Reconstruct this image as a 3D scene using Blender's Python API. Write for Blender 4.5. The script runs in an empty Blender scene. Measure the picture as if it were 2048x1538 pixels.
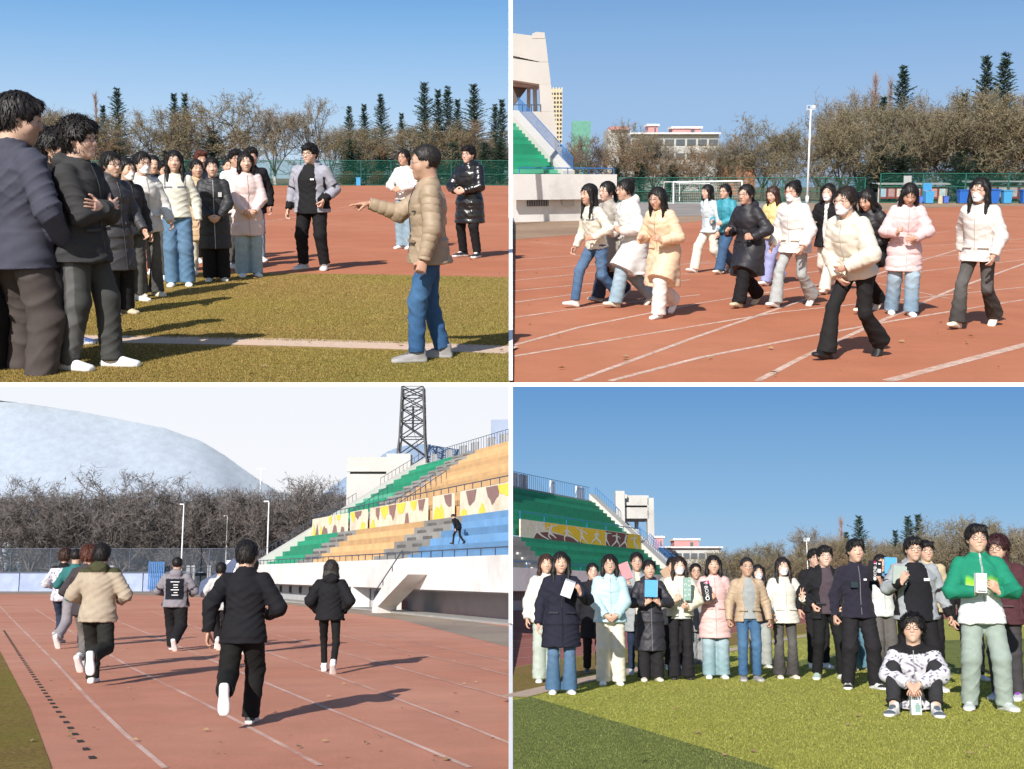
import bpy, math, random
import numpy as np
from mathutils import Matrix, Vector
R = math.radians
sc = bpy.context.scene
COL = sc.collection

# ------------------------------------------------------------------ camera, light, exposure
F = 2400.0; CX = 1024.0; CY = 769.0           # focal length and principal point in photograph pixels
cam = bpy.data.cameras.new("camera"); cam_o = bpy.data.objects.new("camera", cam); COL.objects.link(cam_o)
cam.sensor_fit = 'HORIZONTAL'; cam.sensor_width = 36.0; cam.lens = 36.0 * F / 2048.0
cam.clip_start = 0.1; cam.clip_end = 20000
cam_o.location = (0, 0, 0); cam_o.rotation_euler = (R(90), 0, 0)
sc.camera = cam_o

SUN_EL = R(33); SUN_AZ = R(180 + 21)          # sun stands behind the camera, a little to its left
world = bpy.data.worlds.new("World"); sc.world = world; world.use_nodes = True
wn = world.node_tree; wn.nodes.clear()
wo = wn.nodes.new('ShaderNodeOutputWorld'); wb = wn.nodes.new('ShaderNodeBackground'); ws = wn.nodes.new('ShaderNodeTexSky')
ws.sky_type = 'NISHITA'; ws.sun_disc = False; ws.sun_elevation = SUN_EL; ws.sun_rotation = SUN_AZ
ws.altitude = 500; ws.air_density = 1.0; ws.dust_density = 0.6; ws.ozone_density = 1.6
wb.inputs['Strength'].default_value = 0.095
wn.links.new(ws.outputs[0], wb.inputs[0]); wn.links.new(wb.outputs[0], wo.inputs[0])
sun = bpy.data.lights.new("sun", 'SUN'); sun.energy = 4.8; sun.angle = R(0.5); sun.color = (1.0, 0.945, 0.87)
sun_o = bpy.data.objects.new("sun", sun); COL.objects.link(sun_o)
sdir = Vector((math.sin(SUN_AZ) * math.cos(SUN_EL), math.cos(SUN_AZ) * math.cos(SUN_EL), math.sin(SUN_EL)))
sun_o.rotation_euler = (-sdir).to_track_quat('-Z', 'Y').to_euler(); sun_o.location = sdir * 60
sc.view_settings.view_transform = 'Standard'; sc.view_settings.look = 'None'
sc.view_settings.exposure = 0.35; sc.view_settings.gamma = 1.0

# ------------------------------------------------------------------ the four places
# Four sports-ground scenes: two on the near level, two on a terrace behind and above them.
class Place:
    def __init__(s, hor, H, size):
        s.H = H; s.size = size
        s.th = math.atan((CY - hor) / F)
        s.M = Matrix.Scale(size, 4) @ Matrix.Rotation(s.th, 4, 'X') @ Matrix.Translation((0, 0, -H))
        s.Ri = Matrix.Rotation(-s.th, 4, 'X')
    def ray(s, px, py):
        return s.Ri @ Vector(((px - CX) / F, 1.0, (CY - py) / F))
    def ground(s, px, py):
        r = s.ray(px, py); t = -s.H / r.z
        return Vector((r.x * t, r.y * t, 0.0))
    def at(s, px, py, y):
        r = s.ray(px, py); t = y / r.y
        return Vector((r.x * t, y, s.H + r.z * t))
EDGE = 150.0                                    # where the terrace begins
def _sz(hor, H):
    th = math.atan((CY - hor) / F)
    return EDGE * math.tan(th) * math.cos(th) / H
UL = Place(342, 1.40, _sz(342, 1.40))
TR = Place(360, 1.65, _sz(360, 1.65))
BL = Place(1148, 1.46, 1.0)
BR = Place(1196, 1.12, 1.0)

# ------------------------------------------------------------------ materials
MATS = {}
def _nodes(name):
    m = bpy.data.materials.new(name); m.use_nodes = True
    nt = m.node_tree; b = nt.nodes['Principled BSDF']
    return m, nt, b
def N(nt, t, **k):
    n = nt.nodes.new(t)
    for a, v in k.items(): setattr(n, a, v)
    return n
def mixc(nt, fac, a, b, mode='MIX'):
    n = N(nt, 'ShaderNodeMix', data_type='RGBA', blend_type=mode)
    for sock, v in ((n.inputs['Factor'], fac), (n.inputs['A'], a), (n.inputs['B'], b)):
        if hasattr(v, 'links'): nt.links.new(v, sock)
        else: sock.default_value = v if not isinstance(v, tuple) or len(v) == 4 else (*v, 1)
    return n.outputs['Result']
def noise(nt, vec, scale, detail=3.0, rough=0.6):
    n = N(nt, 'ShaderNodeTexNoise'); n.inputs['Scale'].default_value = scale
    n.inputs['Detail'].default_value = detail; n.inputs['Roughness'].default_value = rough
    nt.links.new(vec, n.inputs['Vector']); return n.outputs['Fac']
def ramp(nt, fac, p0, p1, c0=(0, 0, 0, 1), c1=(1, 1, 1, 1)):
    n = N(nt, 'ShaderNodeValToRGB'); e = n.color_ramp.elements
    e[0].position = p0; e[0].color = c0; e[1].position = p1; e[1].color = c1
    nt.links.new(fac, n.inputs[0]); return n.outputs[0]
def pmat(name, color, rough=0.7, var=0.12, scale=6.0, bump=0.0, bscale=None, metal=0.0, spec=0.5, stain=None):
    key = (name, tuple(color))
    if key in MATS: return MATS[key]
    m, nt, b = _nodes(name)
    tc = N(nt, 'ShaderNodeTexCoord')
    f = noise(nt, tc.outputs['Object'], scale, 4)
    lo = tuple(c * (1 - var) for c in color); hi = tuple(min(1, c * (1 + var)) for c in color)
    c = mixc(nt, ramp(nt, f, 0.3, 0.7), lo, hi)
    if stain:
        f2 = noise(nt, tc.outputs['Object'], scale * 0.35, 6, 0.7)
        c = mixc(nt, ramp(nt, f2, 0.52, 0.68), c, stain)
    nt.links.new(c, b.inputs['Base Color'])
    b.inputs['Roughness'].default_value = rough; b.inputs['Metallic'].default_value = metal
    b.inputs['Specular IOR Level'].default_value = spec
    if bump:
        bn = N(nt, 'ShaderNodeBump'); bn.inputs['Strength'].default_value = bump; bn.inputs['Distance'].default_value = 0.02
        nt.links.new(noise(nt, tc.outputs['Object'], bscale or scale * 8, 3), bn.inputs['Height'])
        nt.links.new(bn.outputs[0], b.inputs['Normal'])
    MATS[key] = m
    return m
def tint_mat(name, rough, spec=0.4, bump=0.15, bscale=60, var=0.14, vscale=9, sheen=0.0, coat=0.0):
    """material whose colour is the thing's own dye, kept in the mesh as the attribute 'tint'"""
    if name in MATS: return MATS[name]
    m, nt, b = _nodes(name)
    at = N(nt, 'ShaderNodeAttribute', attribute_name='tint')
    tc = N(nt, 'ShaderNodeTexCoord')
    f = noise(nt, tc.outputs['Object'], vscale, 5, 0.65)
    g = ramp(nt, f, 0.25, 0.75, (1 - var, 1 - var, 1 - var, 1), (1 + var * .6, 1 + var * .6, 1 + var * .6, 1))
    nt.links.new(mixc(nt, 1.0, at.outputs['Color'], g, 'MULTIPLY'), b.inputs['Base Color'])
    b.inputs['Roughness'].default_value = rough; b.inputs['Specular IOR Level'].default_value = spec
    if sheen: b.inputs['Sheen Weight'].default_value = sheen
    if coat: b.inputs['Coat Weight'].default_value = coat; b.inputs['Coat Roughness'].default_value = 0.25
    bn = N(nt, 'ShaderNodeBump'); bn.inputs['Strength'].default_value = bump; bn.inputs['Distance'].default_value = 0.01
    nt.links.new(noise(nt, tc.outputs['Object'], bscale, 4, 0.7), bn.inputs['Height'])
    nt.links.new(bn.outputs[0], b.inputs['Normal'])
    MATS[name] = m
    return m

# ------------------------------------------------------------------ mesh helpers
def fast_mesh(name, V, Q, mats, tint=None, smooth=False, midx=None, nq=4):
    """V (n,3) floats, Q (m,4) or (m,3) ints"""
    V = np.asarray(V, dtype=np.float32); Q = np.asarray(Q, dtype=np.int32); nq = Q.shape[1]
    me = bpy.data.meshes.new(name)
    me.vertices.add(len(V)); me.vertices.foreach_set('co', V.ravel())
    me.loops.add(Q.size); me.loops.foreach_set('vertex_index', Q.ravel())
    me.polygons.add(len(Q)); me.polygons.foreach_set('loop_start', np.arange(0, Q.size, nq, dtype=np.int32))
    if smooth: me.polygons.foreach_set('use_smooth', np.ones(len(Q), dtype=bool))
    for m in mats: me.materials.append(m)
    if midx is not None: me.polygons.foreach_set('material_index', np.asarray(midx, dtype=np.int32))
    me.update(calc_edges=True)
    if tint is not None:
        a = me.attributes.new('tint', 'FLOAT_COLOR', 'POINT')
        t = np.ones((len(V), 4), dtype=np.float32); t[:, :3] = tint
        a.data.foreach_set('color', t.ravel())
    return me
class MB:
    """collects simple solids, then links them as one mesh object"""
    def __init__(s): s.v = []; s.f = []; s.m = []; s.cur = 0
    def add(s, vs, fs):
        n = len(s.v); s.v.extend([tuple(v) for v in vs]); s.f.extend([tuple(i + n for i in f) for f in fs]); s.m.extend([s.cur] * len(fs)); return s
    def box(s, c, d, rot=None):
        x, y, z = (k / 2 for k in d); c = Vector(c)
        P = [Vector((sx * x, sy * y, sz * z)) for sz in (-1, 1) for sy in (-1, 1) for sx in (-1, 1)]
        if rot is not None: P = [rot @ p for p in P]
        return s.add([p + c for p in P], [(0, 2, 3, 1), (4, 5, 7, 6), (0, 1, 5, 4), (2, 6, 7, 3), (0, 4, 6, 2), (1, 3, 7, 5)])
    def tube(s, a, b, r0, r1=None, n=6, caps=True):
        a = Vector(a); b = Vector(b); r1 = r0 if r1 is None else r1
        d = (b - a)
        if d.length < 1e-6: return s
        q = d.to_track_quat('Z', 'Y')
        vs = []
        for p, r in ((a, r0), (b, r1)):
            for i in range(n):
                t = 2 * math.pi * i / n
                vs.append(p + q @ Vector((r * math.cos(t), r * math.sin(t), 0)))
        fs = [(i, (i + 1) % n, n + (i + 1) % n, n + i) for i in range(n)]
        if caps: fs += [tuple(reversed(range(n))), tuple(range(n, 2 * n))]
        return s.add(vs, fs)
    def path(s, pts, r, n=5):
        for a, b in zip(pts, pts[1:]): s.tube(a, b, r, r, n)
        return s
    def prism(s, poly, z0, z1):
        """poly: list of (x, y) counter-clockwise"""
        n = len(poly)
        vs = [(x, y, z0) for x, y in poly] + [(x, y, z1) for x, y in poly]
        return s.add(vs, [tuple(reversed(range(n))), tuple(range(n, 2 * n))] + [(i, (i + 1) % n, n + (i + 1) % n, n + i) for i in range(n)])
    def extrude(s, poly, vec):
        """poly: list of 3-D points, pushed along vec"""
        n = len(poly); vec = Vector(vec)
        vs = [Vector(p) for p in poly]; vs += [p + vec for p in vs]
        return s.add(vs, [tuple(range(n)), tuple(reversed(range(n, 2 * n)))] + [((i + 1) % n, i, n + i, n + (i + 1) % n) for i in range(n)])
    def ball(s, c, r, n=10, k=6, sc=(1, 1, 1)):
        c = Vector(c); vs = [c + Vector((0, 0, -r * sc[2]))]
        for j in range(1, k):
            p = math.pi * j / k
            for i in range(n):
                t = 2 * math.pi * i / n
                vs.append(c + Vector((r * sc[0] * math.sin(p) * math.cos(t), r * sc[1] * math.sin(p) * math.sin(t), -r * sc[2] * math.cos(p))))
        vs.append(c + Vector((0, 0, r * sc[2])))
        fs = [(0, 1 + (i + 1) % n, 1 + i) for i in range(n)]
        for j in range(k - 2):
            a = 1 + j * n
            fs += [(a + i, a + (i + 1) % n, a + n + (i + 1) % n, a + n + i) for i in range(n)]
        a = 1 + (k - 2) * n; L = len(vs) - 1
        fs += [(a + i, a + (i + 1) % n, L) for i in range(n)]
        return s.add(vs, fs)
    def mesh(s, name, mats, smooth=False):
        me = bpy.data.meshes.new(name); me.from_pydata([tuple(v) for v in s.v], [], s.f)
        for m in (mats if isinstance(mats, (list, tuple)) else [mats]): me.materials.append(m)
        if max(s.m, default=0) > 0: me.polygons.foreach_set('material_index', s.m)
        if smooth: me.polygons.foreach_set('use_smooth', [True] * len(me.polygons))
        me.update(); return me
def link(name, data, mat=None, parent=None, **props):
    o = bpy.data.objects.new(name, data); COL.objects.link(o)
    if parent is not None: o.parent = parent
    if mat is not None: o.matrix_basis = mat
    for k, v in props.items():
        if v: o[k] = v
    return o
def thing(name, place, pos=(0, 0, 0), rz=0.0, scale=1.0, label=None, cat=None, group=None, data=None, kind=None):
    M = place.M @ Matrix.Translation(pos) @ Matrix.Rotation(rz, 4, 'Z') @ Matrix.Scale(scale, 4)
    return link(name, data, M, None, label=label, category=cat, group=group, kind=kind)
def part(name, mb, mats, parent, smooth=False, label=None, kind=None, mat=None):
    return link(name, mb.mesh(name, mats, smooth) if isinstance(mb, MB) else mb, mat, parent, label=label, kind=kind)
def dup(o, parent=None):
    c = o.copy(); COL.objects.link(c)
    if parent is not None: c.parent = parent
    for ch in list(o.children): dup(ch, c)
    return c
# ------------------------------------------------------------------ ground materials
def ground_mat(name, c0, c1, fine, bump, patch=None, patch_scale=0.15, speck=None, grain=False):
    m, nt, b = _nodes(name)
    tc = N(nt, 'ShaderNodeTexCoord'); O = tc.outputs['Object']
    c = mixc(nt, ramp(nt, noise(nt, O, fine, 4, 0.75), 0.35, 0.65), c0, c1)
    if patch: c = mixc(nt, ramp(nt, noise(nt, O, patch_scale, 5, 0.6), 0.42, 0.66), c, patch)
    if speck: c = mixc(nt, ramp(nt, noise(nt, O, fine * 3.1, 2, 0.6), 0.62, 0.72), c, speck)
    g0 = noise(nt, O, fine * 0.45, 3, 0.8)
    c = mixc(nt, 1.0, c, ramp(nt, g0, 0.38, 0.62, (.78, .78, .78, 1), (1.2, 1.2, 1.2, 1)), 'MULTIPLY') if grain else c
    g = noise(nt, O, 0.9, 6, 0.7)
    c = mixc(nt, 1.0, c, ramp(nt, g, 0.3, 0.7, (.88, .88, .88, 1), (1.1, 1.1, 1.1, 1)), 'MULTIPLY')
    nt.links.new(c, b.inputs['Base Color']); b.inputs['Roughness'].default_value = 0.9
    b.inputs['Specular IOR Level'].default_value = 0.2
    bn = N(nt, 'ShaderNodeBump'); bn.inputs['Strength'].default_value = bump; bn.inputs['Distance'].default_value = 0.03
    nt.links.new(noise(nt, O, fine * 1.3, 5, 0.8), bn.inputs['Height']); nt.links.new(bn.outputs[0], b.inputs['Normal'])
    return m
M_track = ground_mat('track_rubber', (0.37, 0.130, 0.066), (0.43, 0.158, 0.084), 30, 0.35, (0.46, 0.185, 0.105), 0.12, (.47, .19, .11))
M_track_b = ground_mat('track_rubber_faded', (0.49, 0.20, 0.125), (0.56, 0.24, 0.158), 30, 0.35, (0.60, 0.29, 0.20), 0.12, (.62, .31, .22))
M_track_d = ground_mat('track_rubber_red', (0.27, 0.085, 0.065), (0.34, 0.115, 0.09), 22, 0.3, (0.35, 0.14, 0.11), 0.12)
M_turf = ground_mat('artificial_turf_worn', (0.17, 0.10, 0.024), (0.42, 0.27, 0.085), 40, 1.0, (0.24, 0.20, 0.03), 0.22, (0.56, 0.42, 0.20), True)
M_turf_g = ground_mat('artificial_turf_green', (0.20, 0.20, 0.03), (0.62, 0.58, 0.13), 40, 1.0, (0.42, 0.44, 0.07), 0.25, (0.80, 0.73, 0.30), True)
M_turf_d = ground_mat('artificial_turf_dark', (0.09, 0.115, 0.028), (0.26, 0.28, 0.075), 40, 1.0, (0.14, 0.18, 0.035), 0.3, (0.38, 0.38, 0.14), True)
M_conc = ground_mat('concrete_apron', (0.30, 0.235, 0.175), (0.38, 0.31, 0.24), 5, 0.2, (0.27, 0.21, 0.17), 0.2)
M_grey = ground_mat('grey_asphalt', (0.26, 0.235, 0.215), (0.33, 0.30, 0.28), 5, 0.2, (0.22, 0.20, 0.19), 0.2)
M_soil = ground_mat('dry_soil', (0.17, 0.13, 0.085), (0.26, 0.205, 0.14), 3, 0.3, (0.12, 0.11, 0.06), 0.2)
M_line = ground_mat('worn_line_paint', (0.52, 0.36, 0.28), (0.68, 0.52, 0.44), 22, 0.4, (0.46, 0.27, 0.20), 0.9, (0.40, 0.17, 0.11), True)
M_line_t = ground_mat('turf_line', (0.50, 0.36, 0.27), (0.68, 0.53, 0.42), 26, 0.6, (0.56, 0.40, 0.30), 0.9, (0.30, 0.20, 0.11))
M_lined = ground_mat('worn_line_faint', (0.46, 0.24, 0.17), (0.58, 0.36, 0.29), 14, 0.3, (0.44, 0.19, 0.13), 0.8, (0.42, 0.18, 0.12))
M_white = pmat('white_render', (0.70, 0.68, 0.65), 0.85, 0.05, 1.2, 0.15, 30, stain=(0.60, 0.57, 0.53))
M_edge = pmat('white_paint', (0.93, 0.93, 0.93), 0.6, 0.02, 2)

def sheet(name, place, poly, z, m, kind='structure', label=None, cat=None):
    vs = [(x, y, z) for x, y in poly]
    me = bpy.data.meshes.new(name); me.from_pydata(vs, [], [tuple(range(len(vs)))]); me.materials.append(m); me.update()
    if me.polygons[0].normal.z < 0: me.flip_normals()
    return link(name, me, place.M, kind=kind, label=label, category=cat)
def gp(place, pts):
    return [tuple(place.ground(*p)[:2]) for p in pts]
def strip(place, pts, w):
    """flat ribbon of width w metres along ground points; returns verts"""
    P = [place.ground(*p) for p in pts]
    L, Rr = [], []
    for i, p in enumerate(P):
        d = (P[min(i + 1, len(P) - 1)] - P[max(i - 1, 0)]).normalized()
        n = Vector((-d.y, d.x, 0)) * w / 2
        L.append(p + n); Rr.append(p - n)
    return L, Rr
def lines(name, place, specs, z, m):
    mb = MB()
    for pts, w in specs:
        # resample in the ground plane so that long lines follow it
        L, Rr = strip(place, pts, w)
        vs = [(p.x, p.y, z) for p in L] + [(p.x, p.y, z) for p in Rr]; n = len(L)
        mb.add(vs, [(i, n + i, n + i + 1, i + 1) for i in range(n - 1)])
    me = mb.mesh(name, m)
    return link(name, me, place.M, kind='structure')

# terrace body: the two upper fields lie on it; white painted front edge
def slab(place, x0, x1, far):
    k = 1.0 / place.size
    y0 = place.H / math.tan(place.th)
    vs = [(x0 * k, y0, 0), (x1 * k, y0, 0), (x1 * k, far, 0), (x0 * k, far, 0)]
    return y0, vs
for pl, x0, x1, far, m, nm in ((UL, -130, 0, 420, M_track, 'running_track'), (TR, 0, 130, 420, M_track, 'running_track')):
    k = 1.0 / pl.size; y0 = pl.H / math.tan(pl.th)
    X0 = x0 * k * (1 if x0 == 0 else 3.2); X1 = x1 * k * (1 if x1 == 0 else 3.2)
    Xa, Xb = x0 * k, x1 * k
    mb = MB(); th = 0.16 * k
    far_y = 330.0
    fx0 = -160 if x0 < 0 else 0; fx1 = 160 if x1 > 0 else 0
    poly = [(Xa, y0), (Xb, y0), (fx1, far_y), (fx0, far_y)]
    vs = [(x, y, -0.0) for x, y in poly] + [(x, y, -th) for x, y in poly]
    mb.add(vs, [(0, 1, 2, 3), (7, 6, 5, 4), (0, 4, 5, 1), (1, 5, 6, 2), (2, 6, 7, 3), (3, 7, 4, 0)])
    link('ground', mb.mesh('ground', M_soil), pl.M, kind='structure')
# painted edge of the terrace and the posts at the seams between the fields
fw = 8.0 / F * EDGE
t = MB(); t.box((0, EDGE - 0.25, 0), (260, 0.4, fw))
link('terrace_edge', t.mesh('terrace_edge', M_edge), kind='structure')
SEAM = (1021.5 - CX) / F
yp = 44.5 * TR.size                                # post stands just in front of the upper stand
tz = lambda y: (y - EDGE) * math.tan(TR.th)
zt_ = 775 / F * yp
t = MB(); t.box((SEAM * yp, yp, (zt_ + tz(yp) - 1) / 2), (8.0 / F * yp, 1.2, zt_ - tz(yp) + 1))
link('divider_post', t.mesh('divider_post', M_edge), label='tall white post between the two upper fields, beside the white stand', category='post')
uz = lambda y: (y - EDGE) * math.tan(UL.th)
vs = []
for y, w in ((EDGE, .5), (260, .86), (yp, 2.0)): vs += [(SEAM * y - w / 2, y, max(uz(y), tz(y)) + .5), (SEAM * y + w / 2, y, max(uz(y), tz(y)) + .5)]
t = MB(); t.add(vs, [(0, 1, 3, 2), (2, 3, 5, 4)])
link('seam_line', t.mesh('seam_line', M_edge), kind='structure')
yb = 34.6
t = MB(); t.box((SEAM * yb, yb, -3.46), (8.0 / F * yb, 0.12, 6.9))
link('divider_post', t.mesh('divider_post', M_edge), label='slim white post between lower track and lower turf, by the end of the colourful stand', category='post')
t = MB(); sl_ = math.tan(BL.th)
t.add([(x + o, y, z + .012) for y, w, z in ((7.0, .026, -1.478 + 7 * sl_), (16.9, .05, -1.478 + 16.9 * sl_), (34.6, .10, 0)) for x, o in ((SEAM * y - w / 2, 0), (SEAM * y + w / 2, 0))][:4], [(0, 1, 3, 2)])
zb = lambda y: max(-1.478 + y * sl_, -BR.H / math.cos(BR.th) + y * math.tan(BR.th)) + .014
vs = []
for y, w in ((7.0, .026), (16.9, .056), (34.6, .115)): vs += [(SEAM * y - w / 2, y, zb(y)), (SEAM * y + w / 2, y, zb(y))]
t = MB(); t.add(vs, [(0, 1, 3, 2), (2, 3, 5, 4)])
link('seam_line', t.mesh('seam_line', M_edge), kind='structure')

# near level grounds
for pl, sx in ((BL, -1), (BR, 1)):
    mb = MB(); X = 190 * sx
    a, b = (X, 0) if sx < 0 else (0, X)
    vs = [(a, 3, 0), (b, 3, 0), (b, 300, 0), (a, 300, 0)]
    vs += [(x, y, -1.0) for x, y, z in vs]
    mb.add(vs, [(0, 1, 2, 3), (7, 6, 5, 4), (0, 4, 5, 1), (1, 5, 6, 2), (2, 6, 7, 3), (3, 7, 4, 0)])
    link('ground', mb.mesh('ground', M_soil), pl.M, kind='structure')
E = 1e-3
# --- UL: track, turf, line
y0 = UL.H / math.tan(UL.th)
def lim(pl, y): return y * 0.62
sheet('running_track', UL, [(-11, 15.5), (-.003, 15.5), (-.003, 119), (-70, 119), (-70, 40)], 0.004, M_track)
b = gp(UL, [(0, 541), (300, 543), (700, 549), (1023.9, 556)])
sheet('artificial_turf', UL, [(-5.9, y0 + .002), (-.004, y0 + .002)] + [(-.004, b[3][1]), b[2], b[1], b[0], (-9.2, b[0][1] + .2)], 0.008, M_turf)
g1 = gp(UL, [(0, 742), (1023.9, 716)])
lines('turf_marking', UL, [([(-180, 672), (0, 676), (300, 681), (560, 686), (800, 693), (1023.5, 702)], 0.42)], 0.0095, M_line_t)
lines('track_marking', UL, [([(380, 425), (520, 432), (590, 432)], .05), ([(430, 470), (530, 445), (700, 412), (860, 402), (1023, 400)], .07), ([(400, 452), (560, 440), (720, 415), (900, 397)], .06),
    ([(600, 412), (720, 402), (1023, 392)], .06), ([(560, 397), (1023, 385)], .06)], 0.006, M_lined)
# --- TR
y0t = TR.H / math.tan(TR.th)
sheet('running_track', TR, [(.003, y0t + .002), (6.4, y0t + .002), (24, 40), (60, 89), (.003, 89)], 0.004, M_track)
sheet('concrete_apron', TR, gp(TR, [(1024.3, 480), (1024.3, 443), (1180, 436), (1330, 419), (1540, 408), (2300, 404.5), (2300, 411), (2048, 412), (1900, 414), (1640, 428), (1420, 440), (1150, 470)]), 0.008, ground_mat('brown_apron', (0.30, 0.20, 0.13), (0.38, 0.27, 0.19), 5, 0.2, (0.26, 0.17, 0.11), 0.2))
sheet('grey_paving', TR, gp(TR, [(1225, 430), (1225, 403), (1700, 403), (1600, 409), (1400, 431), (1290, 437)]), 0.012, M_grey)
W = 0.06
tl = [([(1024.5, 692), (1160, 655), (1400, 607), (1620, 572), (1800, 548), (2048, 520)], W),
      ([(1024.5, 714), (1300, 668), (1560, 625), (1800, 600), (2048, 575)], W),
      ([(1150, 763), (1250, 727), (1400, 672), (1550, 620), (1640, 590)], W),
      ([(1220, 763), (1400, 716), (1600, 677), (1800, 640), (2048, 600)], W * 1.1),
      ([(1515, 763), (1600, 718), (1750, 648), (1900, 582), (2048, 528), (2150, 500)], W * 1.1),
      ([(1775, 763), (1900, 730), (2048, 691), (2250, 640)], W * 2.0),
      ([(1024.5, 636), (1200, 612), (1400, 590)], W), ([(1024.5, 606), (1180, 585), (1380, 560)], W),
      ([(1024.5, 583), (1200, 566), (1400, 545)], W), ([(1024.5, 562), (1240, 540), (1420, 524)], W), ([(1024.5, 543), (1200, 528)], W),
      ([(1024.5, 520), (1200, 508)], W), ([(1060, 484), (1180, 496), (1250, 500)], W * .7), ([(1380, 500), (1650, 480), (1800, 470)], W),
      ([(1380, 530), (1640, 508), (2048, 478)], W), ([(1600, 520), (1760, 480), (1900, 462), (2010, 460)], W), ([(1600, 548), (1800, 520), (2048, 498)], W),
      ([(1720, 560), (1900, 598), (1860, 592)], W * .6), ([(1640, 590), (1780, 540), (1905, 503), (2000, 470)], W), ([(1640, 470), (1800, 458)], W), ([(1868, 443), (1900, 445)], W), ([(2005, 447), (2040, 446)], W)]
lines('track_marking', TR, tl, 0.006, M_line)
# --- BL
sheet('running_track', BL, [(-4.2, 8.2), (-.003, 8.2), (-.003, 103), (-90, 103), (-90, 60), (-12, 20)], 0.004, M_track_b)
tb = gp(BL, [(-40, 1230), (0, 1303), (60, 1418), (104, 1538)])
sheet('artificial_turf', BL, [(-9, tb[3][1] - .6), (tb[3][0] + .1, tb[3][1] - .6)] + [tb[3], tb[2], tb[1], tb[0]] + [(-26, 40)], 0.008, M_turf)
ap = gp(BL, [(510, 1192), (700, 1204), (1023.5, 1256), (1023.5, 1296), (800, 1240), (560, 1207), (440, 1196)])
sheet('concrete_apron', BL, ap, 0.008, M_conc)
ap2 = gp(BL, [(-500, 1187), (-500, 1181), (400, 1181), (520, 1191), (480, 1198), (250, 1189)])
sheet('concrete_apron', BL, ap2, 0.009, M_conc)
W = .05
bl = [([(0, 1212), (20, 1235), (110, 1325), (180, 1402), (250, 1470), (330, 1538)], .05), ([(70, 1218), (120, 1250), (260, 1335), (400, 1404), (520, 1468), (640, 1533)], .05),
      ([(180, 1220), (350, 1290), (480, 1345), (620, 1404), (800, 1478), (940, 1537)], .05), ([(300, 1222), (520, 1300), (740, 1378), (900, 1440), (1023.5, 1490)], .045),
      ([(520, 1262), (700, 1310), (900, 1365), (1023.5, 1400)], .045), ([(640, 1262), (800, 1300), (1023.5, 1352)], .04), ([(760, 1270), (1023.5, 1325)], .04)]
lines('track_marking', BL, bl, 0.010, ground_mat('lane_line_faded', (0.62, 0.42, 0.35), (0.72, 0.53, 0.46), 14, 0.3, (0.52, 0.27, 0.21), 0.8, (0.48, 0.22, 0.17)))
# drain slots along the inner kerb
pa = BL.ground(-6, 1240); 
sl = [(8, 1262), (40, 1312), (75, 1365), (110, 1416), (150, 1470), (198, 1536)]
gg = [BL.ground(*p) for p in sl]
dr = link('drain_channel', None, BL.M, label='line of small dark drain slots along the inner edge of the track', category='drain')
slot = MB().box((0, 0, 0), (.05, .13, .02)).mesh('slot', pmat('slot_black', (.02, .018, .016), .9))
for a, b in zip(gg, gg[1:]):
    L = (b - a).length; n = max(1, int(L / .42))
    for i in range(n):
        p = a.lerp(b, i / n); d = (b - a)
        link('slot', slot, Matrix.Translation((p.x, p.y, .003)) @ Matrix.Rotation(math.atan2(-d.x, d.y), 4, 'Z'), dr)
# --- BR
sheet('running_track', BR, [(.003, 18), (60, 18), (120, 200), (.003, 200)], 0.004, M_track_d)
tg = gp(BR, [(1024.3, 1337), (1100, 1322), (1300, 1290), (1500, 1262), (1640, 1243), (2048, 1236), (2500, 1234)])
sheet('artificial_turf', BR, [(9, 6.2), (.004, 6.2)] + tg, 0.008, M_turf_g)
wt = gp(BR, [(1024.4, 1390), (1250, 1330), (1430, 1298), (1560, 1274), (1650, 1262), (1640, 1244), (1500, 1263), (1300, 1291), (1100, 1323), (1024.4, 1338)])
sheet('artificial_turf', BR, wt, 0.012, M_turf)
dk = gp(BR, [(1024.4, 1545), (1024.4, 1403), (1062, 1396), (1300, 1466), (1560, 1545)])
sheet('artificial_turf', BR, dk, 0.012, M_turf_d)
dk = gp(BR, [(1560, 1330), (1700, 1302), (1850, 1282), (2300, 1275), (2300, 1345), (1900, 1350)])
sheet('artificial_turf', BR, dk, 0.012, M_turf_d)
lines('turf_marking', BR, [([(1024.6, 1396), (1150, 1366), (1300, 1334), (1430, 1307), (1560, 1281), (1650, 1266), (1800, 1246)], .34)], 0.016, M_line_t)
lines('track_marking', BR, [([(1024.6, y), (1200, y - d), (1700, y - 2.2 * d)], .05) for y, d in ((1318, 14), (1298, 12), (1282, 10), (1267, 8), (1254, 6.5), (1244, 5), (1235, 4))] , 0.009, M_line)
for i, (px, py) in enumerate(((1918, 757), )): pass

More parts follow.
